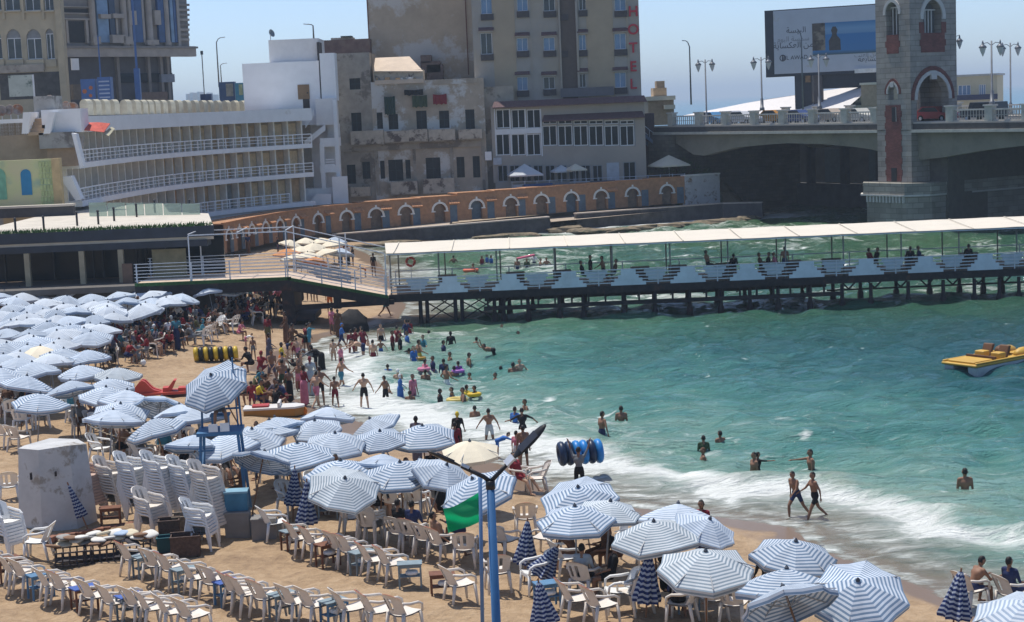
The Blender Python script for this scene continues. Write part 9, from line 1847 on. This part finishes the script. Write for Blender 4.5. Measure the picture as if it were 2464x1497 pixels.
crowd([(385, 745), (470, 725), (560, 715), (640, 715), (690, 740), (690, 770), (600, 790), (540, 800), (470, 835), (400, 850), (330, 880), (215, 880), (210, 850), (300, 800)], 62, 'in the crowd below the walkway', dk, 3, grp='crowd in the shade below the walkway')
crowd([(0, 960), (60, 985), (150, 985), (300, 1000), (300, 1050), (210, 1065), (110, 1050), (60, 1030), (0, 1030)], 18, 'in the crowd behind the white block', dk, 4, grp='crowd in the shade behind the block')
crowd([(300, 1085), (450, 1070), (620, 1090), (700, 1110), (700, 1190), (600, 1195), (500, 1150), (330, 1130)], 17, 'in the shade around the lifeguard tower', dk, 5, grp='crowd around the lifeguard tower')
crowd([(740, 1200), (900, 1190), (1060, 1190), (1070, 1235), (900, 1250), (760, 1240)], 12, 'in the shade of the middle parasols', dk, 6, grp='crowd in the middle parasols')
crowd([(0, 800), (30, 800), (60, 860), (130, 870), (100, 930), (10, 940)], 5, 'between the packed parasols', dk, 7, chairs=False, grp='crowd among the packed parasols')
mass = []
rs_ = random.Random(33); poly_ = [(300, 790), (400, 752), (560, 728), (650, 728), (640, 770), (560, 795), (480, 835), (400, 858), (315, 885), (215, 895), (215, 865)]
while len(mass) < 105:
 x, y = rs_.uniform(210, 660), rs_.uniform(720, 898); ins = False
 for (x0, y0), (x1, y1) in zip(poly_, poly_[1:] + poly_[:1]):
  if (y0 > y) != (y1 > y) and x < (x1 - x0) * (y - y0) / (y1 - y0) + x0: ins = not ins
 if not ins: continue
 c1 = rs_.choice(dk); mass.append(person(G(x, y, 3), rs_.choice(('sit', 'robe_sit', 'hunch', 'robe_sit', 'ground', 'robe')), rs_.uniform(0, 6.28), '', c1, rs_.choice(('black', 'navy', 'grey')), rs_.choice((None, 'black', c1)), 1, 1.03))
mass[0].data = mass[0].data.copy()
with bpy.context.temp_override(active_object=mass[0], object=mass[0], selected_objects=mass, selected_editable_objects=mass): bpy.ops.object.join()
mass[0].name = 'seated_crowd'; del mass[0]['category']; tag(mass[0], 'dark packed mass of seated people below the walkway', 'crowd', None, 'stuff')
for i, (x, y, c1, s_) in enumerate(((300, 850, 'orange', .5), (322, 868, 'light grey', .45), (345, 880, 'white', .4), (440, 790, 'white', .35), (470, 770, 'blue', .6), (515, 760, 'white', .4), (220, 858, 'white', .35), (755, 1030, 'red', .5), (730, 1000, 'orange', .5), (640, 800, 'white', .3))):
 p = G(x, y); r = empty('beach_bag', p, rnd.uniform(0, 3), label=f'{c1} bag or towel bundle on the sand, {ORD[i]} of the scattered ones', cat='bag', group='bags and towels on the sand'); MB().ell((0, 0, s_ * .4), s_ * .5, s_ * .35, s_ * .45, 10, 6).build('bundle', clo(c1), r, True); MB().torus((0, 0, s_ * .75), s_ * .22, .02, Euler((R(90), 0, 0)).to_matrix(), 12, 5).build('handle', clo('black'), r)
#sea air
hz = bpy.data.materials.new('sea_air'); hz.use_nodes = True; t_ = hz.node_tree; t_.nodes.clear()
ho_ = t_.nodes.new('ShaderNodeOutputMaterial'); pv = t_.nodes.new('ShaderNodeVolumePrincipled'); pv.inputs['Color'].default_value = (0.72, 0.86, 1.0, 1); pv.inputs['Density'].default_value = 0.0003; pv.inputs['Anisotropy'].default_value = 0.1
t_.links.new(pv.outputs[0], ho_.inputs['Volume'])
MB().box(-9100, 12100, -450, 14100, -4, 75).build('haze', hz, kind='stuff', label='thin pale sea haze filling the air', cat='haze')
#text to mesh, labels that single out
dg = bpy.context.evaluated_depsgraph_get()
for o in [o for o in S.objects if o.type == 'FONT']:
 me = bpy.data.meshes.new_from_object(o.evaluated_get(dg)); me.name = o.name
 n = ob(o.name, me, o.parent); n.matrix_local = o.matrix_local; nm = o.name; bpy.data.objects.remove(o); n.name = nm
by = {}
for o in S.objects:
 if o.parent is None and 'label' in o and 'group' in o: by.setdefault(o['label'], []).append(o)
for lab, lst in by.items():
 if len(lst) < 2: continue
 lst.sort(key=lambda o: proj(o.location)[0])
 nw = len(lab.split())
 if len(lst) <= 20:
  for i, o in enumerate(lst):
   if nw <= 13: o['label'] = f'{lab}, {ORD[i]} from left'
 elif nw <= 11:
  lst.sort(key=lambda o: proj(o.location)[1]); nr = math.ceil(len(lst) / 14); per = math.ceil(len(lst) / nr)
  for r_ in range(nr):
   row = sorted(lst[r_ * per:(r_ + 1) * per], key=lambda o: proj(o.location)[0])
   for i, o in enumerate(row): o['label'] = f'{lab}, {ORD[r_]} row, {ORD[i]} from left'
